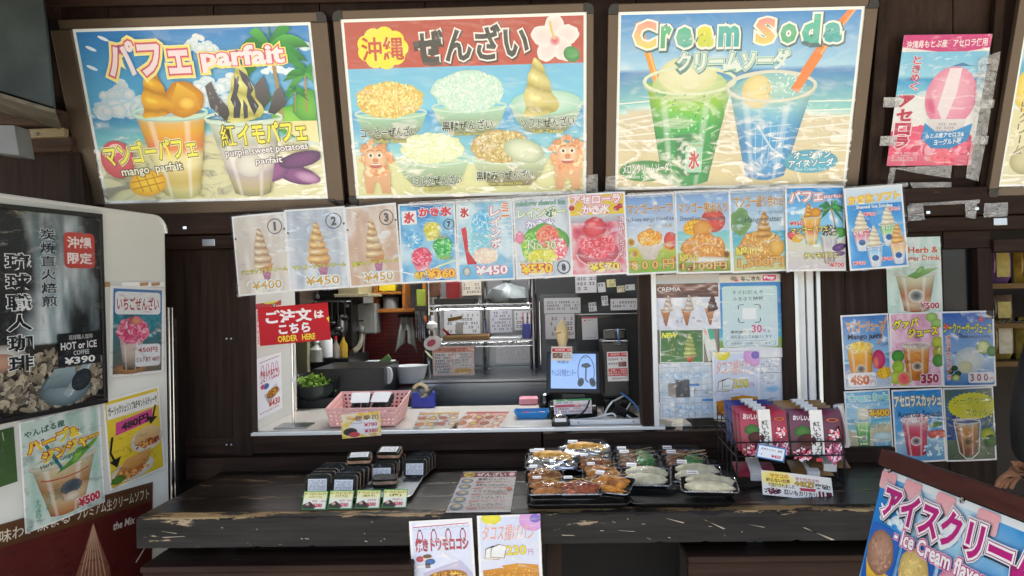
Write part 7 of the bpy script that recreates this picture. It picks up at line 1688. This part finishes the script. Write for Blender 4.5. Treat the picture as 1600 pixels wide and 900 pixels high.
# black trays and food packs
M['tray_black'] = mat('tray_black', '#131314', .55, var=.15, spec=.12)
yf, ybk = ys(900, 797).y, min(ys(900, 709).y, 2.74)
xs = [ys(824, 790).x, ys(983, 790).x, ys(986, 790).x, ys(1148, 790).x]
tray('black tray of fried food packs beside the zenzai menu', xs[0], xs[1], yf, ybk, M['tray_black'], 'trays on the counter')
tray('black tray of skewers and white rolls beside the pouch rack', xs[2], xs[3], yf, ybk, M['tray_black'], 'trays on the counter')
FM = {'corn': mat('corn', '#dca03a', .4, var=.35, scale=70, bump=.6, bscale=140), 'fry': mat('fried', '#a86a34', .5, var=.45, scale=50, bump=.6, bscale=120, spec=.2), 'gold': mat('golden_batter', '#d28a38', .5, var=.4, scale=45, bump=.6, bscale=120, spec=.2), 'chick': mat('glazed_chicken', '#96482a', .35, var=.45, scale=40, bump=.5, spec=.25), 'roll': mat('pale_roll', '#c9c1a2', .6, var=.22, scale=45, bump=.5), 'skew': mat('grilled_skewer', '#7f5234', .45, var=.5, scale=40, bump=.6), 'leaf': mat('green_leaf', '#2f7a34', .5, var=.3), 'foil': mat('foil', '#b8babc', .22, .9, var=.2, scale=30, bump=.9, bscale=70), 'stick': mat('bamboo', '#c8a868', .6), 'base': mat('black_tub', '#17181a', .5, spec=.12), 'clearbase': M['lid']}
M['rim'] = filmmat('lid_rim', gloss=.25, rough=.15, bump=.3, bscale=60, milk=.18)
def lump(rx, ry, rz_, seed, rough=.22):
    m = MB(); n, k = 12, 20; vs = []; fs = []
    for j in range(n + 1):
        th = math.pi * j / n
        for i in range(k):
            ph = 2 * math.pi * i / k; p = Vector((math.sin(th) * math.cos(ph), math.sin(th) * math.sin(ph), math.cos(th)))
            f = 1 + rough * noise.fractal(p * 3.0 + Vector((seed, seed * 2, 0)), .8, 2, 4)
            vs.append(Vector((p.x * rx * f, p.y * ry * f, p.z * rz_ * f)))
    for j in range(n):
        for i in range(k): fs.append((j * k + i, j * k + (i + 1) % k, (j + 1) * k + (i + 1) % k, (j + 1) * k + i))
    return m.add(vs, fs)
def pack(label, px, py, kind, z=0, rz=0, tilt=0, w=.145, d=.105, seed=0):
    p = ys(px, py + 5)
    t = thing('food_pack', label, 'food pack', M=Matrix.Translation((p.x, min(p.y, 2.72), ZC + .021 + z)) @ Matrix.Rotation(R(rz), 4, 'Z') @ Matrix.Rotation(R(tilt + (15 if py < 770 else 9)), 4, 'X') @ Matrix.Diagonal((w / .145 * 1.08, d / .105 * 1.10, 1.18, 1)), group='food packs on the black trays')
    dark = kind in ('skew', 'leafy', 'roll', 'skewer')
    o1 = rrect(-.0725, -.0525, .0725, .0525, .014, 3); o0 = rrect(-.062, -.043, .062, .043, .012, 3); k = len(o1)
    local(MB().add([(x, y, .002) for x, y in o0] + [(x, y, .016) for x, y in o1] + [(x * 1.02, y * 1.02, .016) for x, y in o1], [tuple(range(k))] + [(a_ * k + i, a_ * k + (i + 1) % k, (a_ + 1) * k + (i + 1) % k, (a_ + 1) * k + i) for a_ in range(2) for i in range(k)]), 'tub', FM['base'], t, True)
    o2 = rrect(-.062, -.043, .062, .043, .016, 3)
    vs = [(x * 1.01, y * 1.01, .0165) for x, y in o1]
    for f_, z_ in ((.965, .03), (.90, .038)): vs += [(x * f_, y * f_, z_ + .0012 * ((i % 2) * 2 - 1)) for i, (x, y) in enumerate(o1)]
    vs += [(x * .5, y * .5, .041) for x, y in o1]
    local(MB().add(vs, [tuple(range(3 * k, 4 * k))] + [(a_ * k + i, a_ * k + (i + 1) % k, (a_ + 1) * k + (i + 1) % k, (a_ + 1) * k + i) for a_ in range(3) for i in range(k)]), 'lid', M['lid'], t, True)
    if kind == 'corn':
        local(lump(.072, .052, .019, seed, .40).xf(Matrix.Translation((0, 0, .017))), 'foil', FM['foil'], t)
        local(lump(.060, .022, .017, seed, .08).xf(Matrix.Translation((0, .002, .030)) @ Matrix.Rotation(-.15, 4, 'Z')), 'corn_cob', FM['corn'], t, True)
    elif kind in ('fry', 'gold', 'chick'):
        for i in range(3): local(lump(.056, .018, .011, seed + i, .42).xf(Matrix.Translation((random.uniform(-.006, .006), -.027 + .027 * i, .016)) @ Matrix.Rotation(random.uniform(-.15, .15), 4, 'Z')), 'fritter', FM[kind], t, True)
    elif kind == 'roll':
        for i in range(2): local(lump(.064, .025, .016, seed + i, .16).xf(Matrix.Translation((.004 * i, -.022 + .042 * i, .018)) @ Matrix.Rotation(-.06, 4, 'Z')), 'wrapped_roll', FM['roll'], t, True)
    elif kind == 'leafy':
        local(lump(.03, .034, .012, seed, .3).xf(Matrix.Translation((.028, .004, .02))), 'leaf_divider', FM['leaf'], t)
        for i in range(3): local(lump(.034, .012, .010, seed + i, .3).xf(Matrix.Translation((-.025, -.026 + .026 * i, .018))), 'skewer_meat', FM['skew'], t, True)
    elif kind == 'skewer':
        for i in range(3):
            local(lump(.045, .011, .010, seed + i, .3).xf(Matrix.Translation((-.012, -.024 + .024 * i, .02))), 'skewer_meat', (FM['skew'], FM['roll'], FM['chick'])[i], t, True)
            local(MB().tube([(.02, -.024 + .024 * i, .022), (.085, -.03 + .024 * i, .034)], .0022, 5), 'stick', FM['stick'], t)
    if kind in ('fry', 'gold', 'chick'):
        for i in range(4): local(lump(.026, .010, .009, seed + 9 + i, .5).xf(Matrix.Translation((-.042 + .028 * i, random.uniform(-.02, .02), .024)) @ Matrix.Rotation(random.uniform(-1, 1), 4, 'Z')), 'fritter', FM[('fry', 'gold', 'chick', 'fry')[(seed + i) % 4]] if i == 2 else FM[kind], t, True)
    local(MB().tube([(x * 1.02, y * 1.02, .0165) for x, y in o1] + [(o1[0][0] * 1.02, o1[0][1] * 1.02, .0165)], .0013, 4, False), 'lid_rim', M['rim'], t)
    if kind != 'corn':
        cr = MB()
        for q_ in range(13): cr.cb((-.054 + .009 * q_, -.0535, .0185), (.005, .0012, .003))
        tag(local(cr, 'crimp', M['rim'], t), kind='stuff')
    # price sticker and rubber band
    local(MB().box((-.056, .012, .0405), (-.026, .034, .0412)), 'sticker', M['paper'], t); local(MB().box((-.054, .018, .0413), (-.030, .0215, .0415)), 'sticker_print', M['black'], t)
    if kind in ('fry', 'gold', 'chick', 'leafy'):
        local(MB().tube([(-.06, -.03, .0395), (0, 0, .0425), (.06, .03, .0395)], .0009, 4), 'rubber_band', FM['stick'], t); local(MB().tube([(-.06, .03, .0395), (0, 0, .0428), (.06, -.03, .0395)], .0009, 4), 'rubber_band', FM['stick'], t)
pack('fried food pack at the back corner of the black tray, beside the zenzai menu', 851, 720, 'fry', seed=1, w=.13)
pack('corn in foil pack near the menu side of the fried food tray', 864, 737, 'corn', .012, -8, seed=2, w=.165)
pack('topmost corn in foil pack at the back of the fried food tray', 914, 722, 'corn', .030, -6, seed=3, w=.16)
pack('dark fried pack below the topmost corn pack', 930, 740, 'fry', .004, -3, seed=4, w=.12, d=.08)
pack('brown fried pack behind the two front packs', 851, 760, 'fry', .004, 0, seed=5, w=.115, d=.085)
pack('orange fritter pack between the corn and the tilted golden pack', 941, 757, 'gold', .006, -4, seed=6, w=.115, d=.08)
pack('front corner pack of brown fried food nearest the menu', 858, 779, 'fry', .002, 2, seed=7, w=.118, d=.085)
pack('front pack of glazed red-brown chicken', 907, 779, 'chick', .002, 0, seed=8, w=.118, d=.085)
pack('tilted golden fritter pack at the front between the trays', 956, 774, 'gold', .006, -24, 10, seed=9, w=.125, d=.085)
pack('green leaf skewer pack at the back of the skewer tray', 986, 720, 'leafy', .004, -3, seed=10)
pack('second green leaf pack behind the white roll', 996, 738, 'leafy', .008, -5, seed=11)
pack('white roll pack in the middle row next to the fried food tray', 1009, 761, 'roll', .006, -8, seed=12)
pack('skewer pack with sticks poking out at the back', 1056, 720, 'skewer', .004, -4, seed=13)
pack('dark skewer pack behind the white rolls', 1070, 737, 'leafy', .006, -6, seed=14)
pack('white roll pack second from the front by the pouch rack', 1088, 757, 'roll', .008, -10, seed=15)
pack('white roll pack at the front corner by the pouch rack', 1108, 776, 'roll', .008, -8, seed=16, w=.155)

# ------------------------------------------------------------------ wire rack of sweet potato pouches
yr0, yr1 = 2.44, 2.68
xa, xb = at(1150, 700, yr0).x, at(1318, 700, yr0).x
zc0 = ZC + .002
rk = thing('pouch_rack', 'black wire rack holding sweet potato snack pouches', 'rack', ((xa + xb) / 2, (yr0 + yr1) / 2, ZC))
def wr(pts, r=.0022): MB().tube(pts, r, 5).build('wire', M['black'], rk)
zm = at(1240, 712, yr0).z
for z, y0, y1 in ((zc0 + .004, yr0, yr1), (zm, yr0, yr1), (zm + .045, yr0, yr1)):
    wr([(xa, y0, z), (xb, y0, z), (xb, y1, z + .02), (xa, y1, z + .02), (xa, y0, z)], .0026)
for k in range(11):
    x = xa + (xb - xa) * k / 10; wr([(x, yr1, zm + .02), (x, yr0, zm), (x, yr0 - .002, zm + .045)], .0016)
for k in range(5):
    y = yr0 + (yr1 - yr0) * k / 4
    for x in (xa, xb): wr([(x, y, zc0 + .004), (x, y, zm + .05 + .02 * k)], .0018)
for x in (xa, xb): wr([(x, yr0, zc0 + .004), (x, yr0 - .01, zm - .02), (x, yr0, zm), (x - .01, yr0 - .015, zm + .06), (x, yr0 + .05, zm + .1), (x, yr1, zm + .11)], .0024)
def pouch(label, x, y, z, col, col2, tilt, rz=0, front_=False, w=.155, h=.140, name='紅いもカリカリ'):
    t = thing('snack_pouch', label, 'pouch', M=Matrix.Translation((x, y, z)) @ Matrix.Rotation(R(rz), 4, 'Z') @ Matrix.Rotation(R(tilt), 4, 'X'), group='sweet potato pouches in the wire rack')
    n = 8; vs = []; fs = []
    for s in (-1, 1):
        for j in range(n + 1):
            for i in range(n + 1):
                u, v = i / n * 2 - 1, j / n * 2 - 1; th = .011 * (1 - u * u) ** .5 * (1 - v * v) ** .5
                vs.append((u * w / 2, s * th, (v + 1) / 2 * h))
    N = (n + 1) ** 2
    for s in range(2):
        for j in range(n):
            for i in range(n):
                q = s * N + j * (n + 1) + i; f_ = (q, q + 1, q + n + 2, q + n + 1); fs.append(f_ if s == 0 else f_[::-1])
    local(MB().add(vs, fs), 'bag', mat('pouch_' + col[1:], col, .3, var=.25, scale=14, bump=.3, bscale=40), t, True)
    local(MB().box((-.020, -.0135, 0), (.020, .0135, h + .004)), 'band', mat('band_paper', '#dedcd8', .6, var=.03), t)
    if front_:
        b = Art(100 * h / w); y0 = -.0128
        b.text('おいしいよ', 6, 6, 42, 18, '#f0e8ea', bold=.03, rot=3) if front_ == 1 else b.text('おいしいよ', 6, 8, 40, 18, '#f0e4ea', bold=.03, rot=3)
        b.ell(22, 40, 15, 11, '#4a7a34', '#2f5a2a', rough=.12); b.ell(30, 56, 17, 12, '#5a2a24', '#3a1a1a'); b.spots(20, 84, 18, 12, 40, 4, ['#e8c8cc', '#a82a4a', '#d86a7a'], 4); b.ell(82, 18, 13, 4, '#d8b04a', '#a8302a'); b.ell(82, 18, 9, 2.4, col, col); b.spots(84, 46, 12, 10, 30, 4, ['#e8dcdc', '#c84a5c', '#e8a0a8'], 5)
        b.spots(82, 82, 15, 16, 60, 4, ['#d86a8a', '#f0d4dc', '#8a2a54', '#b84a74'], 6, stretch=2.2)
        b.vtext(name, 43, 20, 57, 92, '#2f2a2c', (), .01); b.rect(44, 92, 56, 98, '#c83a44')
        for part, (V, F, K) in b.L.items():
            me = bpy.data.meshes.new(part)
            def yy(x): 
                u = (x - 50) / 50; return -.0137 if abs(x - 50) < 13 else -.0115 * max(0, 1 - u * u) ** .5 - .0015
            me.from_pydata([((x - 50) * w / 100, yy(x) - z_ * 3e-5, h - y_ * h / b.h) for x, y_, z_ in V], [], F)
            me.color_attributes.new('ink', 'FLOAT_COLOR', 'POINT').data.foreach_set('color', [q for c in K for q in (*c, 1.0)])
            p = bpy.data.objects.new(part, me); COL.objects.link(p); me.materials.append(M['print']); p.parent = t
    return t
xl_, xr_ = at(1200, 690, yr0).x, at(1275, 690, yr0).x
zz = zm + .002
for k, (c, nm) in enumerate((('#9a2238', 'frontmost red snack pouch in the wire rack'), ('#9a2238', 'second red snack pouch behind the frontmost'), ('#8a2038', 'third red snack pouch in the left stack'), ('#2a3472', 'dark blue snack pouch behind the red ones'), ('#2c3676', 'rearmost dark blue snack pouch of the rack'))):
    pouch(nm, xl_ - .004 * k, yr0 + .025 + .034 * k, zz + .0045 * k, c, c, -10, 2, 1 if k == 0 else False)
for k, (c, nm) in enumerate((('#5a1b32', 'frontmost purple snack pouch in the wire rack'), ('#521b30', 'second purple snack pouch behind the frontmost'), ('#8a6438', 'gold snack pouch behind the purple ones'), ('#92703f', 'second gold snack pouch of the right stack'), ('#8a6438', 'rearmost gold snack pouch by the window rail'))):
    pouch(nm, xr_ + .012 - .002 * k, yr0 + .022 + .034 * k, zz - .004 + .0045 * k, c, c, -9, -2, 2 if k == 0 else False, w=.165)
p = at(1325, 690, yr0 + .1); pouch('purple snack pouch turned sideways at the right end of the rack', p.x, yr0 + .12, zz, '#5a1c34', '#5a1c34', -8, 60, False, w=.13)
for k, (c, px, nm) in enumerate((('#8f2a3e', 1172, 'red pouch lying on the lower deck of the rack'), ('#8a6438', 1262, 'gold pouch lying on the lower deck of the rack'), ('#7a5a38', 1290, 'second gold pouch lying on the lower deck'))):
    p = at(px, 748, yr0 + .03); pouch(nm, p.x + .02, yr0 + .02 + .01 * k, zc0 + .03 + .022 * (k == 2), c, c, -78, -8, False, w=.13, h=.12)
b = Art(58); b.rr(0, 0, 100, 58, 5, '#3a78b0', '#356fa4'); b.rect(5, 5, 95, 53, '#dfe6f0'); b.text('紅芋カリカリ  黒糖', 14, 12, 88, 22, '#2f2f3a', bold=.01); b.text('¥450', 52, 34, 86, 48, '#b8304a', bold=.03); b.scribble(8, 36, 30, 46, 1, '#5a5a6a', 2, dens=.4)
poster('price_tag', 'blue edged price tag clipped on the wire rack', 'price card', px4(yr0 - .018, (1184, 693), (1228, 701), (1226, 723), (1181, 714)), b, film=None, group='price cards')
b = Art(42); b.rect(0, 0, 100, 42, '#e2ddd6', '#e6e2dc'); b.ell(22, 12, 24, 14, '#e8d44a', '#efe2a0', rough=.12); b.text('マツコの', 12, 4, 38, 11, '#c04a2a', bold=.03); b.text('知らない世界', 6, 12, 40, 19, '#8a2a3a', bold=.03); b.text('で紹介されました', 8, 20, 46, 27, '#3a3434', bold=.02); b.spots(14, 34, 12, 5, 50, 2, ['#5a1c34', '#7a2a44', '#3a1024'], 4); b.text('累計販売本数', 48, 6, 82, 11, '#a84a3a', bold=.0); b.text('442万', 46, 12, 74, 22, '#c8a83a', [(.05, '#8a5a2a')], bold=.03); b.text('突破!', 75, 13, 97, 22, '#3a3434', bold=.02); b.poly([(52, 24), (76, 23), (74, 28), (54, 29)], '#b83a54'); b.text('紅いもカリカリ', 30, 29, 76, 38, '#2f2a2a', bold=.02); b.rect(79, 26, 87, 41, '#7a1c30'); b.rect(90, 26, 98, 41, '#5a1830'); b.rect(82, 26, 84, 41, '#dcd8d4')
poster('info_card', 'white and yellow sweet potato information card at the rack foot', 'card', [at(1187, 735, 2.365), at(1295, 746, 2.365), at(1308, 786, 2.325), at(1194, 772, 2.325)], b, film=None, bend=(.003, .4, .5))

# ------------------------------------------------------------------ shop room at the right edge
yo = 3.0
tag(MB().box((x6 - .02, 3.75, 0), (3.2, 3.8, 2.6)).build('side_room_back_wall', mat('side_wall', '#3a3028', .7)), kind='structure')
tag(MB().box((x6 - .1, YW + .061, 0), (x6 - .02, 3.8, 2.6)).build('side_room_left_wall', M['brown_v']), kind='structure')
tag(MB().box((x6 - .1, YW + .061, 2.3), (3.2, 3.8, 2.35)).build('side_room_ceiling', M['darkwall']), kind='structure')
tag(MB().box((3.2, YW - .1, 0), (3.25, 3.8, 2.6)).build('side_room_right_wall', M['brown_v']), kind='structure')
t = thing('snack_shelf', 'wooden shelf of snack bags in the side room', 'shelf', (x6 + .4, yo, 0))
zsh = [at(1575, py, yo).z for py in (443, 505, 565)]
for z in zsh: MB().box((x6 - .015, yo, z - .02), (x6 + 1.2, yo + .4, z)).build('board', wood('shelf_wood', '#5a4428', '#7a6038', 'x'), t)
for x in (x6 - .018, x6 + 1.2): MB().box((x, yo, .02), (x + .015, yo + .4, 2.25)).build('upright', M['brown_v'], t)
wl = MB()
for x in [x6 + .02 * k for k in range(50)]: wl.tube([(x, yo - .03, zsh[1] + .006), (x + .015, yo - .034, zsh[1] + .012)], .003, 4)
tag(wl.build('twisted_rail', M['chrome'], t), kind='stuff')
for i, (sh, k, c, nm) in enumerate(((0, 0, '#a8642a', 'orange brown snack bag first on the upper shelf'), (0, 1, '#6a4a6e', 'purple and yellow snack bag on the upper shelf'), (0, 2, '#96782a', 'yellow snack bag last in view on the upper shelf'), (1, 0, '#4a3a34', 'dark snack bag on the middle shelf'), (1, 1, '#5c4a3a', 'brown snack bag on the middle shelf'), (2, 0, '#8a7030', 'yellow snack bag on the lower shelf by the wall'), (2, 1, '#8f7a38', 'yellow snack bag second on the lower shelf'), (2, 2, '#80702e', 'yellow snack bag half hidden by the person'))):
    x = x6 + .06 + .11 * k
    tt = thing('snack_bag', nm, 'snack bag', (x, yo + .08, zsh[sh] + .002), group='snack bags in the side room')
    n = 6; vs = []; fs = []; h = .17 if sh != 1 else .11
    for s in (-1, 1):
        for j in range(n + 1):
            for q in range(n + 1):
                u, v = q / n * 2 - 1, j / n * 2 - 1; vs.append((u * .05, s * .03 * (1 - u ** 4) ** .5 * (1 - v ** 2) ** .5, (v + 1) / 2 * h))
    N = (n + 1) ** 2
    for s in range(2):
        for j in range(n):
            for q in range(n): z = s * N + j * (n + 1) + q; fs.append((z, z + 1, z + n + 2, z + n + 1))
    local(MB().add(vs, fs), 'bag', mat('snack_' + c[1:], c, .3, var=.4, scale=25, bump=.4), tt, True); local(MB().box((-.026, -.031, h * .15), (.026, -.0305, h * .75)), 'label', mat('snack_label%d' % i, ('#a89e88', '#a08c3c', '#6a3a5c')[i % 3], .5, var=.2, scale=40), tt)

# ------------------------------------------------------------------ person at the right edge
pc = at(1730, 600, 2.28); PX, PY = pc.x, 2.28
pt = thing('person', 'person in a dark jacket standing at the right edge of the picture', 'person', (PX, PY, 0))
def skin(name, pts, edges, radii, m, sub=2):
    me = bpy.data.meshes.new(name); me.from_pydata(pts, edges, [])
    o = bpy.data.objects.new(name, me); COL.objects.link(o); o.parent = pt; me.materials.append(m)
    sk = o.modifiers.new('skin', 'SKIN'); sk.use_smooth_shade = True
    bm = bmesh.new(); bm.from_mesh(me); lay = bm.verts.layers.skin.verify()
    for i, v in enumerate(bm.verts):
        r_ = radii[i]; v[lay].radius = r_ if isinstance(r_, tuple) else (r_, r_)
        if i == 0: v[lay].use_root = True
    bm.to_mesh(me); bm.free()
    s = o.modifiers.new('sub', 'SUBSURF'); s.levels = sub; s.render_levels = sub
    return o
jk = mat('dark_jacket', '#17171a', .85, var=.25, scale=30, bump=.5, bscale=120); sk_ = mat('skin', '#b8876a', .5, var=.08, scale=20); tr_ = mat('trousers', '#20242c', .85, var=.15); hr = mat('hair', '#14100e', .5, var=.2, bump=.5)
# jacket: pelvis, chest, neck, shoulders, elbows, wrists (arms reach a little forward)
P = [(0, 0, .88), (0, 0, 1.05), (0, .01, 1.24), (0, .01, 1.36), (-.17, 0, 1.33), (-.225, .0, 1.10), (-.15, .13, .95), (.17, 0, 1.33), (.235, .0, 1.10), (.225, .16, .93)]
skin('jacket', P, [(0, 1), (1, 2), (2, 3), (2, 4), (4, 5), (5, 6), (2, 7), (7, 8), (8, 9)], [(.17, .13), (.155, .12), (.17, .125), (.075, .07), (.075, .08), (.062, .065), (.048, .05), (.075, .08), (.062, .065), (.048, .05)], jk)
skin('trousers', [(0, 0, .92), (-.09, 0, .82), (-.095, .015, .47), (-.10, 0, .09), (.09, 0, .82), (.095, .015, .47), (.10, 0, .09)], [(0, 1), (1, 2), (2, 3), (0, 4), (4, 5), (5, 6)], [(.15, .115), .095, .07, .055, .095, .07, .055], tr_)
body = skin('body', [(0, .01, 1.36), (0, .01, 1.44), (0, .02, 1.52), (0, .025, 1.60)], [(0, 1), (1, 2), (2, 3)], [.055, .052, (.072, .085), (.07, .085)], sk_)
local(MB().lathe([(0, .115), (.05, .105), (.082, .06), (.09, 0), (.086, -.06), (.07, -.09)], (0, .0, 1.565), 16, sy=1.08), 'hair', hr, pt, True)
for s in (-1, 1):                                           # hands: palm, four fingers, thumb
    hx = s * (.225 if s > 0 else .15)
    P = [(hx, .155, .935), (hx, .19, .905)]; E = [(0, 1)]; Rr = [(.026, .02), (.034, .018)]
    for f_, (dx, L1) in enumerate(((-.024, .07), (-.008, .078), (.008, .074), (.024, .06))):
        b0 = len(P); P += [(hx + dx, .222, .878), (hx + dx, .222 + L1 * .45, .855), (hx + dx * .95, .222 + L1 * .75, .822)]; E += [(1, b0), (b0, b0 + 1), (b0 + 1, b0 + 2)]; Rr += [.0095, .0088, .0075]
    b0 = len(P); P += [(hx - s * .038, .205, .885), (hx - s * .048, .235, .862)]; E += [(0, b0), (b0, b0 + 1)]; Rr += [.011, .009]
    skin('hand', P, E, Rr, sk_, 1)
    skin('shoe', [(s * .10, .02, .05), (s * .105, -.05, .045), (s * .11, .13, .035), (s * .11, .19, .03)], [(0, 1), (0, 2), (2, 3)], [.055, .045, .045, .03], M['black'], 1)
